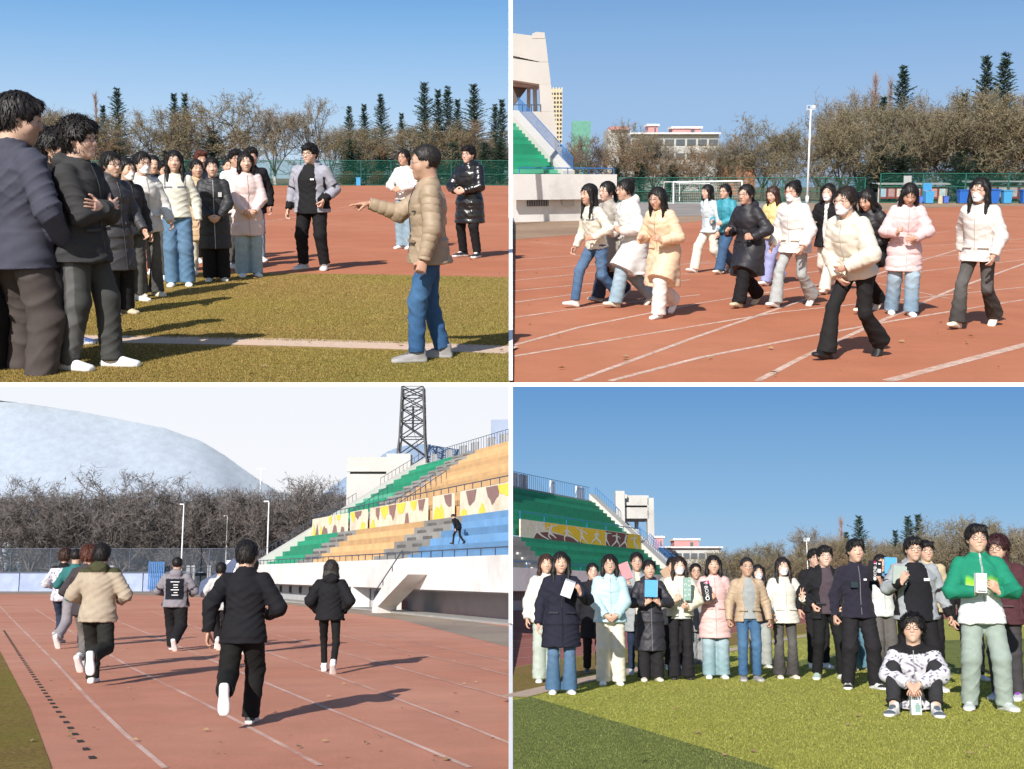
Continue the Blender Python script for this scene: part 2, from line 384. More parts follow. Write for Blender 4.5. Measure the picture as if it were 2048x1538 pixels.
# ------------------------------------------------------------------ sky behind the lower fields
def sky_mat(name, stops):
    m = bpy.data.materials.new(name); m.use_nodes = True; nt = m.node_tree; nt.nodes.clear()
    out = N(nt, 'ShaderNodeOutputMaterial'); em = N(nt, 'ShaderNodeEmission'); tc = N(nt, 'ShaderNodeTexCoord')
    sp = N(nt, 'ShaderNodeSeparateXYZ'); nt.links.new(tc.outputs['Generated'], sp.inputs[0])
    rp = N(nt, 'ShaderNodeValToRGB'); nt.links.new(sp.outputs['Z'], rp.inputs[0])
    e = rp.color_ramp.elements
    while len(e) < len(stops): e.new(0.5)
    for el, (p, c) in zip(e, stops): el.position = p; el.color = (*[v * 0.785 for v in c], 1)
    nt.links.new(rp.outputs[0], em.inputs[0]); nt.links.new(em.outputs[0], out.inputs[0])
    return m
def backdrop(x0, x1, y, z0, z1, m):
    # gently curved wall of sky
    n = 12; vs = []
    for i in range(n + 1):
        x = x0 + (x1 - x0) * i / n
        yy = y - (x / 320.0) ** 2 * 60
        vs += [(x, yy, z0), (x, yy, z1)]
    me = bpy.data.meshes.new('sky'); me.from_pydata(vs, [], [(2 * i, 2 * i + 2, 2 * i + 3, 2 * i + 1) for i in range(n)])
    me.materials.append(m); me.update()
    return link('sky', me, kind='structure')
# heights run from z=-60 to z=24: eye level of the fields is near z=-50
SB = 288.0
backdrop(-260, -.01, SB, -66, 19, sky_mat('sky_hazy_white', [(0.0, (.86, .90, .98)), (0.2, (.90, .925, .985)), (0.55, (.93, .945, .985)), (0.75, (.90, .93, .99)), (1.0, (.88, .92, .99))]))
backdrop(.01, 260, SB, -66, 19, sky_mat('sky_deep_blue', [(0.0, (.48, .64, .78)), (0.2, (.42, .61, .80)), (0.45, (.27, .49, .75)), (0.78, (.135, .325, .64)), (1.0, (.11, .29, .60))]))

def backdrop_far(x0, x1, m):
    n = 14; vs = []
    for i in range(n + 1):
        x = x0 + (x1 - x0) * i / n; yy = 4300 - (x / 3000.0) ** 2 * 500
        vs += [(x, yy, 500), (x, yy, 2600)]
    me = bpy.data.meshes.new('sky'); me.from_pydata(vs, [], [(2 * i, 2 * i + 2, 2 * i + 3, 2 * i + 1) for i in range(n)])
    me.materials.append(m); me.update()
    return link('sky', me, kind='structure')
# picture top is near z = 1380 here, eye level near z = 760
backdrop_far(-4600, -.01, sky_mat('sky_left', [(0.0, (.62, .78, .92)), (0.14, (.58, .75, .92)), (0.25, (.42, .63, .89)), (0.36, (.26, .50, .83)), (0.44, (.17, .40, .76)), (1.0, (.15, .37, .74))]))
backdrop_far(.01, 4600, sky_mat('sky_right', [(0.0, (.42, .60, .82)), (0.14, (.38, .565, .81)), (0.25, (.34, .525, .80)), (0.36, (.25, .45, .75)), (0.44, (.18, .37, .69)), (1.0, (.16, .34, .66))]))

# fallen leaves and bits of litter lying on each field
M_lit = pmat('dry_leaf_litter', (.30, .20, .10), .8, .4, 3)
def litter(place, n, pxs, pys, seed):
    r = random.Random(seed); mb = MB()
    for _ in range(n):
        g = place.ground(r.uniform(*pxs), r.uniform(*pys)); a = r.random() * 6.28; s_ = r.uniform(.015, .045)
        c, d = math.cos(a) * s_, math.sin(a) * s_
        mb.add([(g.x - c, g.y - d, .022), (g.x + d * .5, g.y - c * .5, .026 + s_ * .3), (g.x + c, g.y + d, .022), (g.x - d * .5, g.y + c * .5, .024)], [(0, 1, 2, 3)])
    link('leaf_litter', mb.mesh('leaf_litter', M_lit), place.M, kind='stuff')
litter(UL, 70, (20, 1010), (400, 755), 1); litter(TR, 60, (1040, 2040), (430, 755), 2); litter(BL, 90, (20, 1010), (1200, 1530), 3); litter(BR, 70, (1040, 2040), (1290, 1530), 4)

# short artificial blades standing on the nearer turf
def inpoly(x, y, poly):
    c = np.zeros(len(x), bool); n = len(poly)
    for i in range(n):
        x0, y0_ = poly[i]; x1, y1_ = poly[(i + 1) % n]
        if y0_ == y1_: continue
        m = ((y0_ > y) != (y1_ > y)) & (x < (x1 - x0) * (y - y0_) / (y1_ - y0_) + x0); c ^= m
    return c
M_blade = tint_mat('turf_blades', .85, .15, 0.0, 10, .12, 3.0)
def blades(place, n, ya, yb, side, keep, cols, hgt, seed, skip=None):
    r = np.random.RandomState(seed)
    u = r.rand(n); y = 1 / (1 / ya + u * (1 / yb - 1 / ya)); x = r.rand(n) * y * .47 * side + .01 * side
    k = keep(x, y)
    if skip is not None: k &= ~skip(x, y)
    x = x[k]; y = y[k]; n = len(x)
    a = r.rand(n) * 6.28; w = r.uniform(.0016, .0034, n) * (1 + (y - ya) / ya * .8); h = hgt * r.uniform(.5, 1.2, n); l = r.rand(n) * 6.28; lr = r.rand(n) * h * .9
    V = np.stack([np.stack([x - np.cos(a) * w, y - np.sin(a) * w, np.full(n, .006)], 1), np.stack([x + np.cos(a) * w, y + np.sin(a) * w, np.full(n, .006)], 1), np.stack([x + np.cos(l) * lr, y + np.sin(l) * lr, .008 + h], 1)], 1).reshape(-1, 3)
    T = cols(x, y, r); T = np.repeat(T, 3, 0)
    link('grass', fast_mesh('grass', V, np.arange(3 * n).reshape(-1, 3), [M_blade], T), place.M, kind='stuff')
pal = lambda c, r, n: np.array(c, f32_)[r.randint(0, len(c), n)] * r.uniform(.7, 1.3, (n, 1))
f32_ = np.float32
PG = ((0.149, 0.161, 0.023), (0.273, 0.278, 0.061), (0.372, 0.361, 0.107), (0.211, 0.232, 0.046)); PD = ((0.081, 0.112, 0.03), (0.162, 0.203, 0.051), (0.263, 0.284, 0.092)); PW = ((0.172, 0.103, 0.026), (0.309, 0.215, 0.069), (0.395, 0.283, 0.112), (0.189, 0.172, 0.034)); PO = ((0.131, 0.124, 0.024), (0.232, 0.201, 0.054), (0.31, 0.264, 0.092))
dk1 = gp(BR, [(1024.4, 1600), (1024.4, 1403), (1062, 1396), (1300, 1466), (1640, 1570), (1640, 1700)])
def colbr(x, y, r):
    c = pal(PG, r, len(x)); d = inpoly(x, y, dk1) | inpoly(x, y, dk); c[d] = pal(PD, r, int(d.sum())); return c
lb = [BR.ground(*p) for p in ((1024.6, 1396), (1430, 1307), (1800, 1246))]
def brkeep(x, y): return y < np.interp(x, [lb[0].x, lb[1].x, lb[2].x], [lb[0].y, lb[1].y, lb[2].y]) - .15
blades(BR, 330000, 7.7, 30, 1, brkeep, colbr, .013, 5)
l0, l1 = UL.ground(0, 676), UL.ground(1023, 702)
def ulskip(x, y): return np.abs(y - np.interp(x, [-5, l0.x, l1.x], [l0.y, l0.y, l1.y])) < .20
bl_ = [UL.ground(*p) for p in ((0, 541), (300, 543), (700, 549), (1023.9, 556))]
def colul(x, y, r):
    c = pal(PW, r, len(x)); k = r.rand(len(x)) < np.clip(1.1 + x * .30, 0, .9); c[k] = pal(PO, r, int(k.sum())); return c
blades(UL, 260000, y0 + .02, 16.4, -1, lambda x, y: y < np.interp(x, [p.x for p in bl_], [p.y for p in bl_]) + .03, colul, .012, 6, ulskip)
# ------------------------------------------------------------------ smooth solids on a grid
f32 = np.float32
class Field:
    def __init__(s, lo, hi, h):
        s.lo = np.array(lo, f32); s.h = h
        s.n = np.maximum(4, np.ceil((np.array(hi) - s.lo) / h).astype(int) + 1)
        s.ax = [(s.lo[i] + h * np.arange(s.n[i])).astype(f32) for i in range(3)]
        s.F = np.full(s.n, 0.5, f32)
    def sl(s, lo, hi):
        a = np.clip(np.floor((np.array(lo) - s.lo) / s.h).astype(int), 0, s.n - 1)
        b = np.clip(np.ceil((np.array(hi) - s.lo) / s.h).astype(int) + 1, a + 1, s.n)
        sl = tuple(slice(a[i], b[i]) for i in range(3))
        g = (s.ax[0][sl[0]][:, None, None], s.ax[1][sl[1]][None, :, None], s.ax[2][sl[2]][None, None, :])
        return sl, g
    def add(s, fn, lo, hi, k=0.03):
        pad = k + 2 * s.h
        sl, g = s.sl(np.array(lo) - pad, np.array(hi) + pad)
        d = fn(*g); a = s.F[sl]
        if k > 0:
            hh = np.clip(0.5 + 0.5 * (a - d) / k, 0, 1)
            s.F[sl] = a * (1 - hh) + d * hh - k * hh * (1 - hh)
        else: s.F[sl] = np.minimum(a, d)
    def cut(s, fn, lo=None, hi=None, k=0.0):
        sl, g = s.sl(s.lo if lo is None else lo, s.lo + s.n * s.h if hi is None else hi)
        d = fn(*g); a = s.F[sl]
        if k > 0:
            hh = np.clip(0.5 - 0.5 * (a - d) / k, 0, 1)
            s.F[sl] = a * (1 - hh) + d * hh + k * hh * (1 - hh)
        else: s.F[sl] = np.maximum(a, d)
    # primitives -----------------------------------------------------------
    def cap(s, a, b, ra, rb, k=0.03, quilt=None, flat=False, sq=1.0):
        a = np.array(a, f32); b = np.array(b, f32); ab = b - a; L2 = float(ab @ ab) + 1e-9; L = math.sqrt(L2)
        def fn(x, y, z):
            px, py, pz = x - a[0], y - a[1], z - a[2]
            t0 = (px * ab[0] + py * ab[1] + pz * ab[2]) / L2
            t = np.clip(t0, 0, 1)
            d = np.sqrt((px - t * ab[0]) ** 2 + (py - t * ab[1]) ** 2 + (pz - t * ab[2]) ** 2) - (ra + (rb - ra) * t)
            if quilt: d = d + quilt[1] * (.8 + .3 * np.sin(px * 40 + pz * 31)) * (1 - np.abs(np.sin(np.pi * (t0 * L + .008 * np.sin(px * 27 + py * 19)) / quilt[0]))) ** 3
            if flat: d = np.maximum(d, (t0 - 1) * L)
            return d
        r = max(ra, rb)
        s.add(fn, np.minimum(a, b) - r, np.maximum(a, b) + r, k)
    def ell(s, c, r, fr=None, k=0.02, neg=False):
        c = np.array(c, f32); r = np.array(r, f32); m = float(r.min())
        def fn(x, y, z):
            p = [x - c[0], y - c[1], z - c[2]]
            if fr is not None: p = [p[0] * float(v[0]) + p[1] * float(v[1]) + p[2] * float(v[2]) for v in fr]
            q = np.sqrt((p[0] / r[0]) ** 2 + (p[1] / r[1]) ** 2 + (p[2] / r[2]) ** 2)
            q2 = np.sqrt((p[0] / r[0] ** 2) ** 2 + (p[1] / r[1] ** 2) ** 2 + (p[2] / r[2] ** 2) ** 2) + 1e-6
            return q * (q - 1) / q2
        R_ = float(r.max())
        if neg: s.cut(lambda x, y, z: -fn(x, y, z), c - R_ - .05, c + R_ + .05, k)
        else: s.add(fn, c - R_, c + R_, k)
    def loft(s, o, X, Fw, U, prof, k=0.03, quilt=None, flat0=False, flat1=False, pw=2.0):
        """upright body of elliptic sections: prof = [(u, rx, rf, shift_f)], from low to high u"""
        o = np.array(o, f32); X = np.array(X, f32); Fw = np.array(Fw, f32); U = np.array(U, f32)
        us = np.array([p[0] for p in prof], f32); rx = np.array([p[1] for p in prof], f32); rf = np.array([p[2] for p in prof], f32)
        sh = np.array([p[3] if len(p) > 3 else 0 for p in prof], f32)
        def fn(x, y, z):
            px, py, pz = x - o[0], y - o[1], z - o[2]
            u = px * U[0] + py * U[1] + pz * U[2]
            a = px * X[0] + py * X[1] + pz * X[2]; f = px * Fw[0] + py * Fw[1] + pz * Fw[2]
            uc = np.clip(u, us[0], us[-1])
            A = np.interp(uc, us, rx).astype(f32); B = np.interp(uc, us, rf).astype(f32); S = np.interp(uc, us, sh).astype(f32)
            f = f - S
            q = ((np.abs(a) / A) ** pw + (np.abs(f) / B) ** pw) ** (1 / pw)
            d = (q - 1) * np.minimum(A, B)
            ex = np.maximum(u - us[-1], us[0] - u)
            if quilt: d = d + quilt[1] * (.75 + .35 * np.sin(a * 23 + u * 7)) * (1 - np.abs(np.sin(np.pi * (u + quilt[2] + .012 * np.sin(a * 11 + u * 5) + .009 * np.sin(u * 17)) / quilt[0]))) ** 3
            d = np.where(ex > 0, np.sqrt(np.maximum(d, 0) ** 2 + ex ** 2) if not (flat0 or flat1) else np.maximum(d, ex), d)
            return d
        pts = [o + U * u + X * a * sx + Fw * b * sy for u, a, b in zip(us, rx, rf) for sx in (-1, 1) for sy in (-1.2, 1.2)]
        pts = np.array(pts); s.add(fn, pts.min(0), pts.max(0), k)
    def mesh(s):
        F = s.F; h = s.h
        F[0] = F[-1] = .5; F[:, 0] = F[:, -1] = .5; F[:, :, 0] = F[:, :, -1] = .5
        sg = F < 0; nx, ny, nz = F.shape
        cnt = np.zeros((nx - 1, ny - 1, nz - 1), np.int8)
        offs = [(i, j, k) for i in (0, 1) for j in (0, 1) for k in (0, 1)]
        for i, j, k in offs: cnt += sg[i:nx - 1 + i, j:ny - 1 + j, k:nz - 1 + k]
        act = (cnt > 0) & (cnt < 8)
        co = np.argwhere(act); idx = np.full(act.shape, -1, np.int32); idx[act] = np.arange(len(co))
        vals = {o: F[co[:, 0] + o[0], co[:, 1] + o[1], co[:, 2] + o[2]] for o in offs}
        acc = np.zeros((len(co), 3), f32); num = np.zeros(len(co), f32)
        for a in offs:
            for ax in range(3):
                if a[ax]: continue
                b = list(a); b[ax] = 1; b = tuple(b)
                va, vb = vals[a], vals[b]; m = (va < 0) != (vb < 0)
                t = np.where(m, va / np.where(m, va - vb, 1), 0)
                p = np.array(a, f32)[None, :] + np.array([0, 0, 0], f32)
                p = np.repeat(p, len(co), 0); p[:, ax] += t
                acc += p * m[:, None]; num += m
        V = (co + acc / num[:, None]) * h + s.lo
        Q = []
        for ax in range(3):
            a = sg.take(range(0, F.shape[ax] - 1), ax); b = sg.take(range(1, F.shape[ax]), ax)
            ch = np.argwhere(a != b)
            o1, o2 = [(1, 2), (2, 0), (0, 1)][ax]
            ch = ch[(ch[:, o1] > 0) & (ch[:, o2] > 0) & (ch[:, o1] < F.shape[o1] - 1) & (ch[:, o2] < F.shape[o2] - 1)]
            ins = a[ch[:, 0], ch[:, 1], ch[:, 2]]
            def cell(d1, d2):
                c = ch.copy(); c[:, o1] += d1; c[:, o2] += d2
                return idx[c[:, 0], c[:, 1], c[:, 2]]
            q = np.stack([cell(-1, -1), cell(0, -1), cell(0, 0), cell(-1, 0)], 1)
            q[~ins] = q[~ins][:, ::-1]
            Q.append(q)
        Q = np.concatenate(Q); Q = Q[(Q >= 0).all(1)]
        return V.astype(f32), Q
def vnormals(V, Q):
    n = np.cross(V[Q[:, 2]] - V[Q[:, 0]], V[Q[:, 3]] - V[Q[:, 1]])
    o = np.zeros_like(V)
    for i in range(4): np.add.at(o, Q[:, i], n)
    return o / (np.linalg.norm(o, axis=1, keepdims=True) + 1e-9)
def wrinkle(V, Q, amp, seed, fs=1.0):
    r = np.random.RandomState(seed); ph = r.rand(8) * 6.28
    x, y, z = V[:, 0] * fs, V[:, 1] * fs, V[:, 2] * fs
    sg = np.where(x > 0, 1.0, -1.0)
    f1 = (1 - np.abs(np.sin(z * 21 + sg * x * 13 + 1.6 * np.sin(x * 9 + y * 7 + ph[0]) + ph[1]))) ** 2
    f2 = (1 - np.abs(np.sin(z * 34 - sg * x * 25 + y * 16 + 2.0 * np.sin(z * 7 + ph[2]) + ph[3]))) ** 2
    mod = .5 + .5 * np.sin(z * 6.5 + x * 5 + ph[4]); mod2 = .5 + .5 * np.sin(z * 9 - x * 7 + y * 6 + ph[5])
    w = 1.9 * f1 * mod + 1.5 * f2 * mod2 - .7 + .35 * np.sin(z * 61 + x * 37 + ph[6])
    return V + vnormals(V, Q) * (w * amp)[:, None]
def npm(M): return np.array(M, dtype=f32)
def xf(M, V): M = npm(M); return V @ M[:3, :3].T + M[:3, 3]

# ------------------------------------------------------------------ cached templates
M_skin = tint_mat('skin', 0.48, 0.4, 0.08, 140, 0.05, 14)
M_hair = tint_mat('hair', 0.52, 0.35, 0.35, 150, 0.35, 60)
M_cloth = tint_mat('woven_cloth', 0.85, 0.2, 0.4, 120, 0.14, 11)
M_denim = tint_mat('denim', 0.9, 0.2, 0.35, 160, 0.2, 14)
M_puff = tint_mat('padded_nylon', 0.55, 0.4, 0.35, 38, 0.06, 7)
M_gloss = tint_mat('glossy_nylon', 0.28, 0.6, 0.4, 34, 0.06, 7)
M_fleece = tint_mat('fleece', 0.95, 0.15, 0.5, 180, 0.12, 20, sheen=0.06)
M_shoe = tint_mat('shoe_leather', 0.5, 0.4, 0.2, 70, 0.06, 20)
M_mask = tint_mat('mask_paper', 0.8, 0.3, 0.15, 90, 0.03, 20)
M_wire = pmat('glasses_wire', (.05, .04, .045), .35, .1, 20, metal=.6)
M_lens = pmat('paper_print', (.8, .8, .8), .6)
TPL = {}
def head_tpl(h, fem):
    k = ('head', round(h, 4), fem)
    if k in TPL: return TPL[k]
    f = Field((-.11, -.13, -.17), (.11, .16, .15), h)            # x, forward, up
    f.ell((0, -.012, .032), (.074, .094, .086), k=.01)
    f.ell((0, .022, -.040), (.057 if fem else .061, .066, .070), k=.05)
    f.cap((0, .060, -.094), (0, .050, -.085), .018 if fem else .022, .03, k=.035)
    for sx in (-1, 1):
        f.cap((.030 * sx, .056, -.02), (.040 * sx, .045, -.03), .024, .024, k=.03)
        f.ell((.0295 * sx, .098, .012), (.016, .012, .011), k=.012, neg=True)
        f.ell((.0295 * sx, .074, .010), (.014, .012, .010), k=.004)
        f.ell((.074 * sx, -.012, -.002), (.010, .020, .031), fr=[(1, .5 * sx, 0), (-.5 * sx, 1, 0), (0, .2, 1)], k=.006)
        f.ell((.0115 * sx, .094, -.028), (.009, .010, .008), k=.008)
    f.cap((0, .084, .016), (0, .100, -.024), .008, .0115, k=.012)
    f.cap((-.018, .078, -.058), (.018, .078, -.058), .010, .010, k=.014)
    f.cap((-.030, .078, .028), (.030, .078, .028), .012, .012, k=.02)
    f.cap((0, -.022, -.07), (0, -.035, -.165), .052 if fem else .060, .054 if fem else .063, k=.03)
    V, Q = f.mesh(); TPL[k] = (V, Q); return V, Q
def ellmesh(c, r, n=10, k=6):
    mb = MB(); mb.ball((0, 0, 0), 1, n, k, r)
    V = np.array(mb.v, f32) + np.array(c, f32)
    Q = np.array([(a + (a[-1],))[:4] if len(a) == 3 else a for a in mb.f], np.int32)
    return V, Q
def hand_tpl(h, style):
    """left/right neutral: wrist at origin, fingers run along +Z, palm faces +Y, thumb on +X"""
    k = ('hand', round(h, 4), style)
    if k in TPL: return TPL[k]
    f = Field((-.07, -.05, -.045), (.09, .10, .21), h)
    f.loft((0, 0, 0), (1, 0, 0), (0, 1, 0), (0, 0, 1), [(-.03, .027, .022), (0, .026, .019), (.035, .038, .018), (.085, .042, .015)], k=.01)
    curls = {'relax': (22, 30, 34, 38), 'fist': (78, 82, 84, 86), 'flat': (6, 6, 8, 10), 'grip': (48, 52, 56, 60), 'peace': (4, 4, 84, 88), 'point': (6, 76, 82, 86)}[style]
    L = (.072, .080, .074, .058)
    for i in range(4):
        x = .031 - .0205 * i
        spread = {'peace': (9, -9, -6, -8)}.get(style, (3, 0, -3, -6))[i]
        p = np.array([x, 0, .085]); c = 0
        for j, fr in enumerate((.46, .30, .24)):
            c += R(curls[i]) * (.75 if j == 0 else 1.0)
            d = np.array([math.sin(R(spread)) * math.cos(c), math.sin(c), math.cos(c)])
            q = p + d * L[i] * fr
            r0 = .0092 - j * .0009
            f.cap(p, q, r0, r0 - .0008, k=.003); p = q
    tc = {'relax': 25, 'fist': 62, 'flat': 8, 'grip': 40, 'peace': 60, 'point': 45}[style]
    a = np.array([.026, .006, .022]); b = a + np.array([.030, .014, .026])
    f.cap(a, b, .015, .0115, k=.01)
    d = np.array([math.cos(R(40 + tc)) * .8, math.sin(R(tc)) * .9, .75]); d /= np.linalg.norm(d)
    c2 = b + d * .026; f.cap(b, c2, .0105, .0095, k=.004)
    d = np.array([math.cos(R(60 + tc)) * .6, math.sin(R(tc)) * 1.1, .7]); d /= np.linalg.norm(d)
    f.cap(c2, c2 + d * .024, .0095, .0082, k=.004)
    V, Q = f.mesh(); TPL[k] = (V, Q); return V, Q
def shoe_mesh(kind, up, sole, lace):
    """toe points to -Y, ankle at origin height .09"""
    k = ('shoe', kind, up, sole, lace)
    if k in TPL: return TPL[k]
    h = .010
    f = Field((-.07, -.22, -.02), (.07, .12, .16), h)
    chunky = .012 if kind in ('sneaker', 'boot') else 0
    f.loft((0, 0, 0), (1, 0, 0), (0, 0, 1), (0, -1, 0), [(-.075, .030, .022, .024), (-.05, .040, .026, .026), (.03, .040, .024, .024), (.10, .050, .024, .024), (.155, .047, .022, .022), (.182, .030, .018, .020)], k=.008, pw=3.2)
    f.loft((0, 0, 0), (1, 0, 0), (0, 0, 1), (0, -1, 0), [(-.065, .026, .035, .055), (-.02, .033, .05, .058), (.05, .036, .035, .045), (.12, .040, .022, .036), (.165, .033, .014, .030)], k=.012)
    f.cap((0, .02, .07), (0, .025, .115 if kind != 'boot' else .15), .040, .040, k=.02, flat=True)
    if lace is not None:
        for i in range(4): f.cap((-.022, -.035 - .022 * i, .093 - .012 * i), (.022, -.035 - .022 * i, .093 - .012 * i), .006, .006, k=.003)
    f.cut(lambda x, y, z: -(z + 0 * x) - 0.0 - chunky * .0 + 0 * y)
    V, Q = f.mesh()
    T = np.tile(np.array(up, f32), (len(V), 1))
    T[V[:, 2] < .026 + chunky * .6] = sole
    if lace is not None:
        m = (np.abs(V[:, 0]) < .024) & (V[:, 1] < -.02) & (V[:, 1] > -.11) & (V[:, 2] > .062 + .0) ; T[m] = lace
    if kind == 'duo': m = (V[:, 2] > .03) & ((V[:, 1] > .02) | (V[:, 1] < -.12)); T[m] = lace if lace is not None else sole
    me = fast_mesh('shoe', V, Q, [M_shoe], T, True); TPL[k] = me; return me

# ------------------------------------------------------------------ people
def ik(S, T, l1, l2, pole):
    S = Vector(S); T = Vector(T); d = T - S; L = d.length
    mx = (l1 + l2) * .998
    if L > mx: T = S + d * (mx / L); d = T - S; L = mx
    a = (l1 * l1 - l2 * l2 + L * L) / (2 * L); hgt = math.sqrt(max(0, l1 * l1 - a * a))
    n = d.normalized(); p = Vector(pole); p = (p - n * p.dot(n)); p = p.normalized() if p.length > 1e-5 else Vector((0, 0, -1))
    return S + n * a + p * hgt, T
# arm targets: (wrist out, forward, height), elbow pole (out, forward, up), hand style, palm hint, hand direction or None
ARMS = {
 'down':   ((.27, .03, .86), (.6, -1, 0), 'relax', (-1, 0, 0), None),
 'fistdown': ((.29, .05, .86), (.7, -1, 0), 'fist', (-1, 0, 0), None),
 'clasp':  ((.07, .22, .93), (1, -.4, -.2), 'relax', (-.5, -1, 0), (-.8, .25, -.5)),
 'clasphi': ((.08, .25, 1.06), (1, -.4, -.3), 'relax', (-.5, -1, 0), (-.8, .3, -.1)),
 'fold':   ((-.06, .20, 1.15), (.8, .1, -1), 'flat', (-.2, -1, 0), (-1, -.1, .2)),
 'pocket': ((.20, .13, .95), (1, -.7, 0), 'fist', (-1, 0, 0), (-.3, .3, -1)),
 'pocketback': ((.19, .10, .98), (1, -1.2, 0), 'fist', (-1, 0, 0), (-.3, .3, -1)),
 'hold':   ((.10, .27, 1.12), (1, -.3, -.8), 'grip', (-.6, -1, .2), (-.6, .3, .6)),
 'holdhi': ((.20, .30, 1.24), (1, -.2, -1), 'grip', (-.7, -.7, 0), (-.35, .3, .9)),
 'holdlo': ((.09, .26, 1.02), (1, -.3, -.6), 'grip', (-.4, -.6, 1), (-.8, .5, .1)),
 'peace':  ((.20, .28, 1.16), (1, -.2, -1), 'peace', (0, 1, 0), (.1, .1, 1)),
 'runf':   ((.16, .27, 1.13), (.8, -.6, -1), 'fist', (-1, 0, 0), (-.3, .6, .7)),
 'runb':   ((.26, -.02, 1.02), (.6, -1, .1), 'fist', (-1, 0, 0), (-.2, 1, .1)),
 'runm':   ((.20, .20, 1.06), (.9, -1, -.3), 'fist', (-1, 0, 0), (-.4, .9, .3)),
 'point':  ((.14, .47, 1.29), (.2, -.2, -1), 'point', (0, 0, -1), (0, 1, -.03)),
 'knee':   ((.05, .40, 1.20), (1, .2, -.3), 'relax', (0, -.3, -1), (-.7, .6, -.5)),
 'swingf': ((.24, .20, .92), (.5, -1, 0), 'relax', (-1, 0, 0), None),
 'swingb': ((.29, -.14, .90), (.6, -1, 0), 'relax', (-1, 0, 0), None),
}
# legs: per side (out, forward, ankle height, foot pitch deg(+ = heel up), yaw)
LEGS = {
 'stand': ((.10, .0, .09, 0, 8), (.10, .0, .09, 0, 8), 0),
 'apart': ((.15, .02, .09, 0, 16), (.15, -.04, .09, 0, 16), .015),
 'step':  ((.10, .12, .09, 0, 5), (.11, -.10, .09, 0, 8), .01),
 'walk':  ((.08, .30, .10, -12, 3), (.08, -.32, .16, 42, 3), .055),
 'run':   ((.07, .16, .09, 0, 2), (.08, -.42, .36, 78, 2), .05),
 'runin': ((.07, .08, .12, 20, 2), (.08, -.30, .38, 85, 2), .03),
 'jog':   ((.08, .22, .09, 0, 3), (.08, -.34, .20, 52, 3), .05),
 'sit':   ((.19, .50, .09, 0, 12), (.19, .52, .09, 0, 12), .80),
}
def lerp3(a, b, t): return tuple(x + (y - x) * t for x, y in zip(a, b))
ALLP = []
def person(place, px, foot, head, yaw, label, group, legs='stand', flip=False, arms=('down', 'down'), lean=0, girth=1.0, fem=True,
           hy=0, hp=0, skin=(.62, .40, .29), hair=('long', (.012, .010, .010)), glasses=False, mask=None,
           top=None, inner=None, bot=None, shoe=None, extra=None, q=None, sink=0, pos=None):
    g0 = place.ground(px, foot - sink)
    g0.z = -sink / F * g0.y
    if pos: g0 = Vector(pos)
    top_h = place.at(px, head, g0.y).z - g0.z
    pxh = foot - head
    q = q or max(.62, min(1.15, 235.0 / pxh))
    rt = Vector((1, 0, 0)); l = R(lean)
    U = Vector((0, -math.sin(l), math.cos(l))); Fw = Vector((0, -math.cos(l), -math.sin(l)))
    (L0, L1, drop) = LEGS[legs]
    if flip: L0, L1 = L1, L0
    pz = .95 - drop
    P = Vector((0, 0, pz))
    def tp(x, f, z): return P + rt * x + Fw * f + U * (z - .95)
    sw = (.146 if fem else .168) * (1 + (girth - 1) * .5)
    # head frame
    hq = Matrix.Rotation(R(hy), 3, 'Z') @ Matrix.Rotation(R(lean * .3 + hp), 3, 'X')
    hr = hq @ Vector((1, 0, 0)); hf = hq @ Vector((0, -1, 0)); hu = hq @ Vector((0, 0, 1))
    hc = tp(0, .015, 1.485) + hu * .128 + hf * .012
    HS = 1.07 if fem else 1.07
    HM = Matrix(((hr.x, hf.x, hu.x, hc.x), (hr.y, hf.y, hu.y, hc.y), (hr.z, hf.z, hu.z, hc.z), (0, 0, 0, 1))) @ Matrix.Scale(HS * 1.04, 4)
    topz = hc.z + .135
    sc_ = top_h / topz
    root = thing('person', place, g0, R(yaw), sc_, label, 'person', group)
    ALLP.append((px, sc_, top_h))
    seed = len(ALLP) * 7 + 3
    # limbs
    arm = {}
    for s, nm, sh in ((1, arms[0], 0), (-1, arms[1], 1)):
        A = ARMS[nm] if isinstance(nm, str) else nm
        S = tp(sw * s, 0, 1.375)
        T = tp(A[0][0] * s * (1 + (girth - 1) * .6), A[0][1] + (girth - 1) * .12, A[0][2])
        pole = rt * A[1][0] * s + Fw * A[1][1] + U * A[1][2]
        E, T = ik(S, T, .29, .255, pole)
        hd = (T - E).normalized() if A[4] is None else (rt * A[4][0] * s + Fw * A[4][1] + U * A[4][2]).normalized()
        pn = rt * A[3][0] * s + Fw * A[3][1] + U * A[3][2]
        arm[s] = (S, E, T, hd, pn, A[2])
    leg = {}
    for s, LL in ((1, L0), (-1, L1)):
        Hh = P + rt * .088 * s * (1 + (girth - 1) * .5) + Vector((0, 0, -.02))
        ang = R(LL[4]) * s
        A_ = Vector((LL[0] * s * (1 + (girth - 1) * .4), -LL[1], LL[2]))
        K, A_ = ik(Hh, A_, .432, .412, (.12 * s if legs != 'sit' else .25 * s, -1, .25 if legs == 'sit' else 0))
        leg[s] = (Hh, K, A_, LL[3], LL[4] * s)
    # ---------------- body (one continuous skin mesh)
    fb = Field((-.62, -.85, -.02), (.62, .62, 1.75), .020 * q + .004)
    gi = .5 + .5 * girth
    fb.loft(P, rt, Fw, U, [(-.06, .12, .08), (.1, .11, .075), (.3, .12, .085), (.43, .12, .07)], k=.03)
    fb.cap(tp(0, -.01, 1.40), tp(0, .0, 1.50), .052, .048, k=.04)
    for s in (1, -1):
        S, E, T, hd, pn, st = arm[s]
        fb.cap(S, E, .044, .036, k=.03); fb.cap(E, T, .034, .026, k=.03)
        Hh, K, A_, pt, yw = leg[s]
        fb.cap(Hh, K, .06, .045, k=.03); fb.cap(K, A_, .042, .036, k=.03)
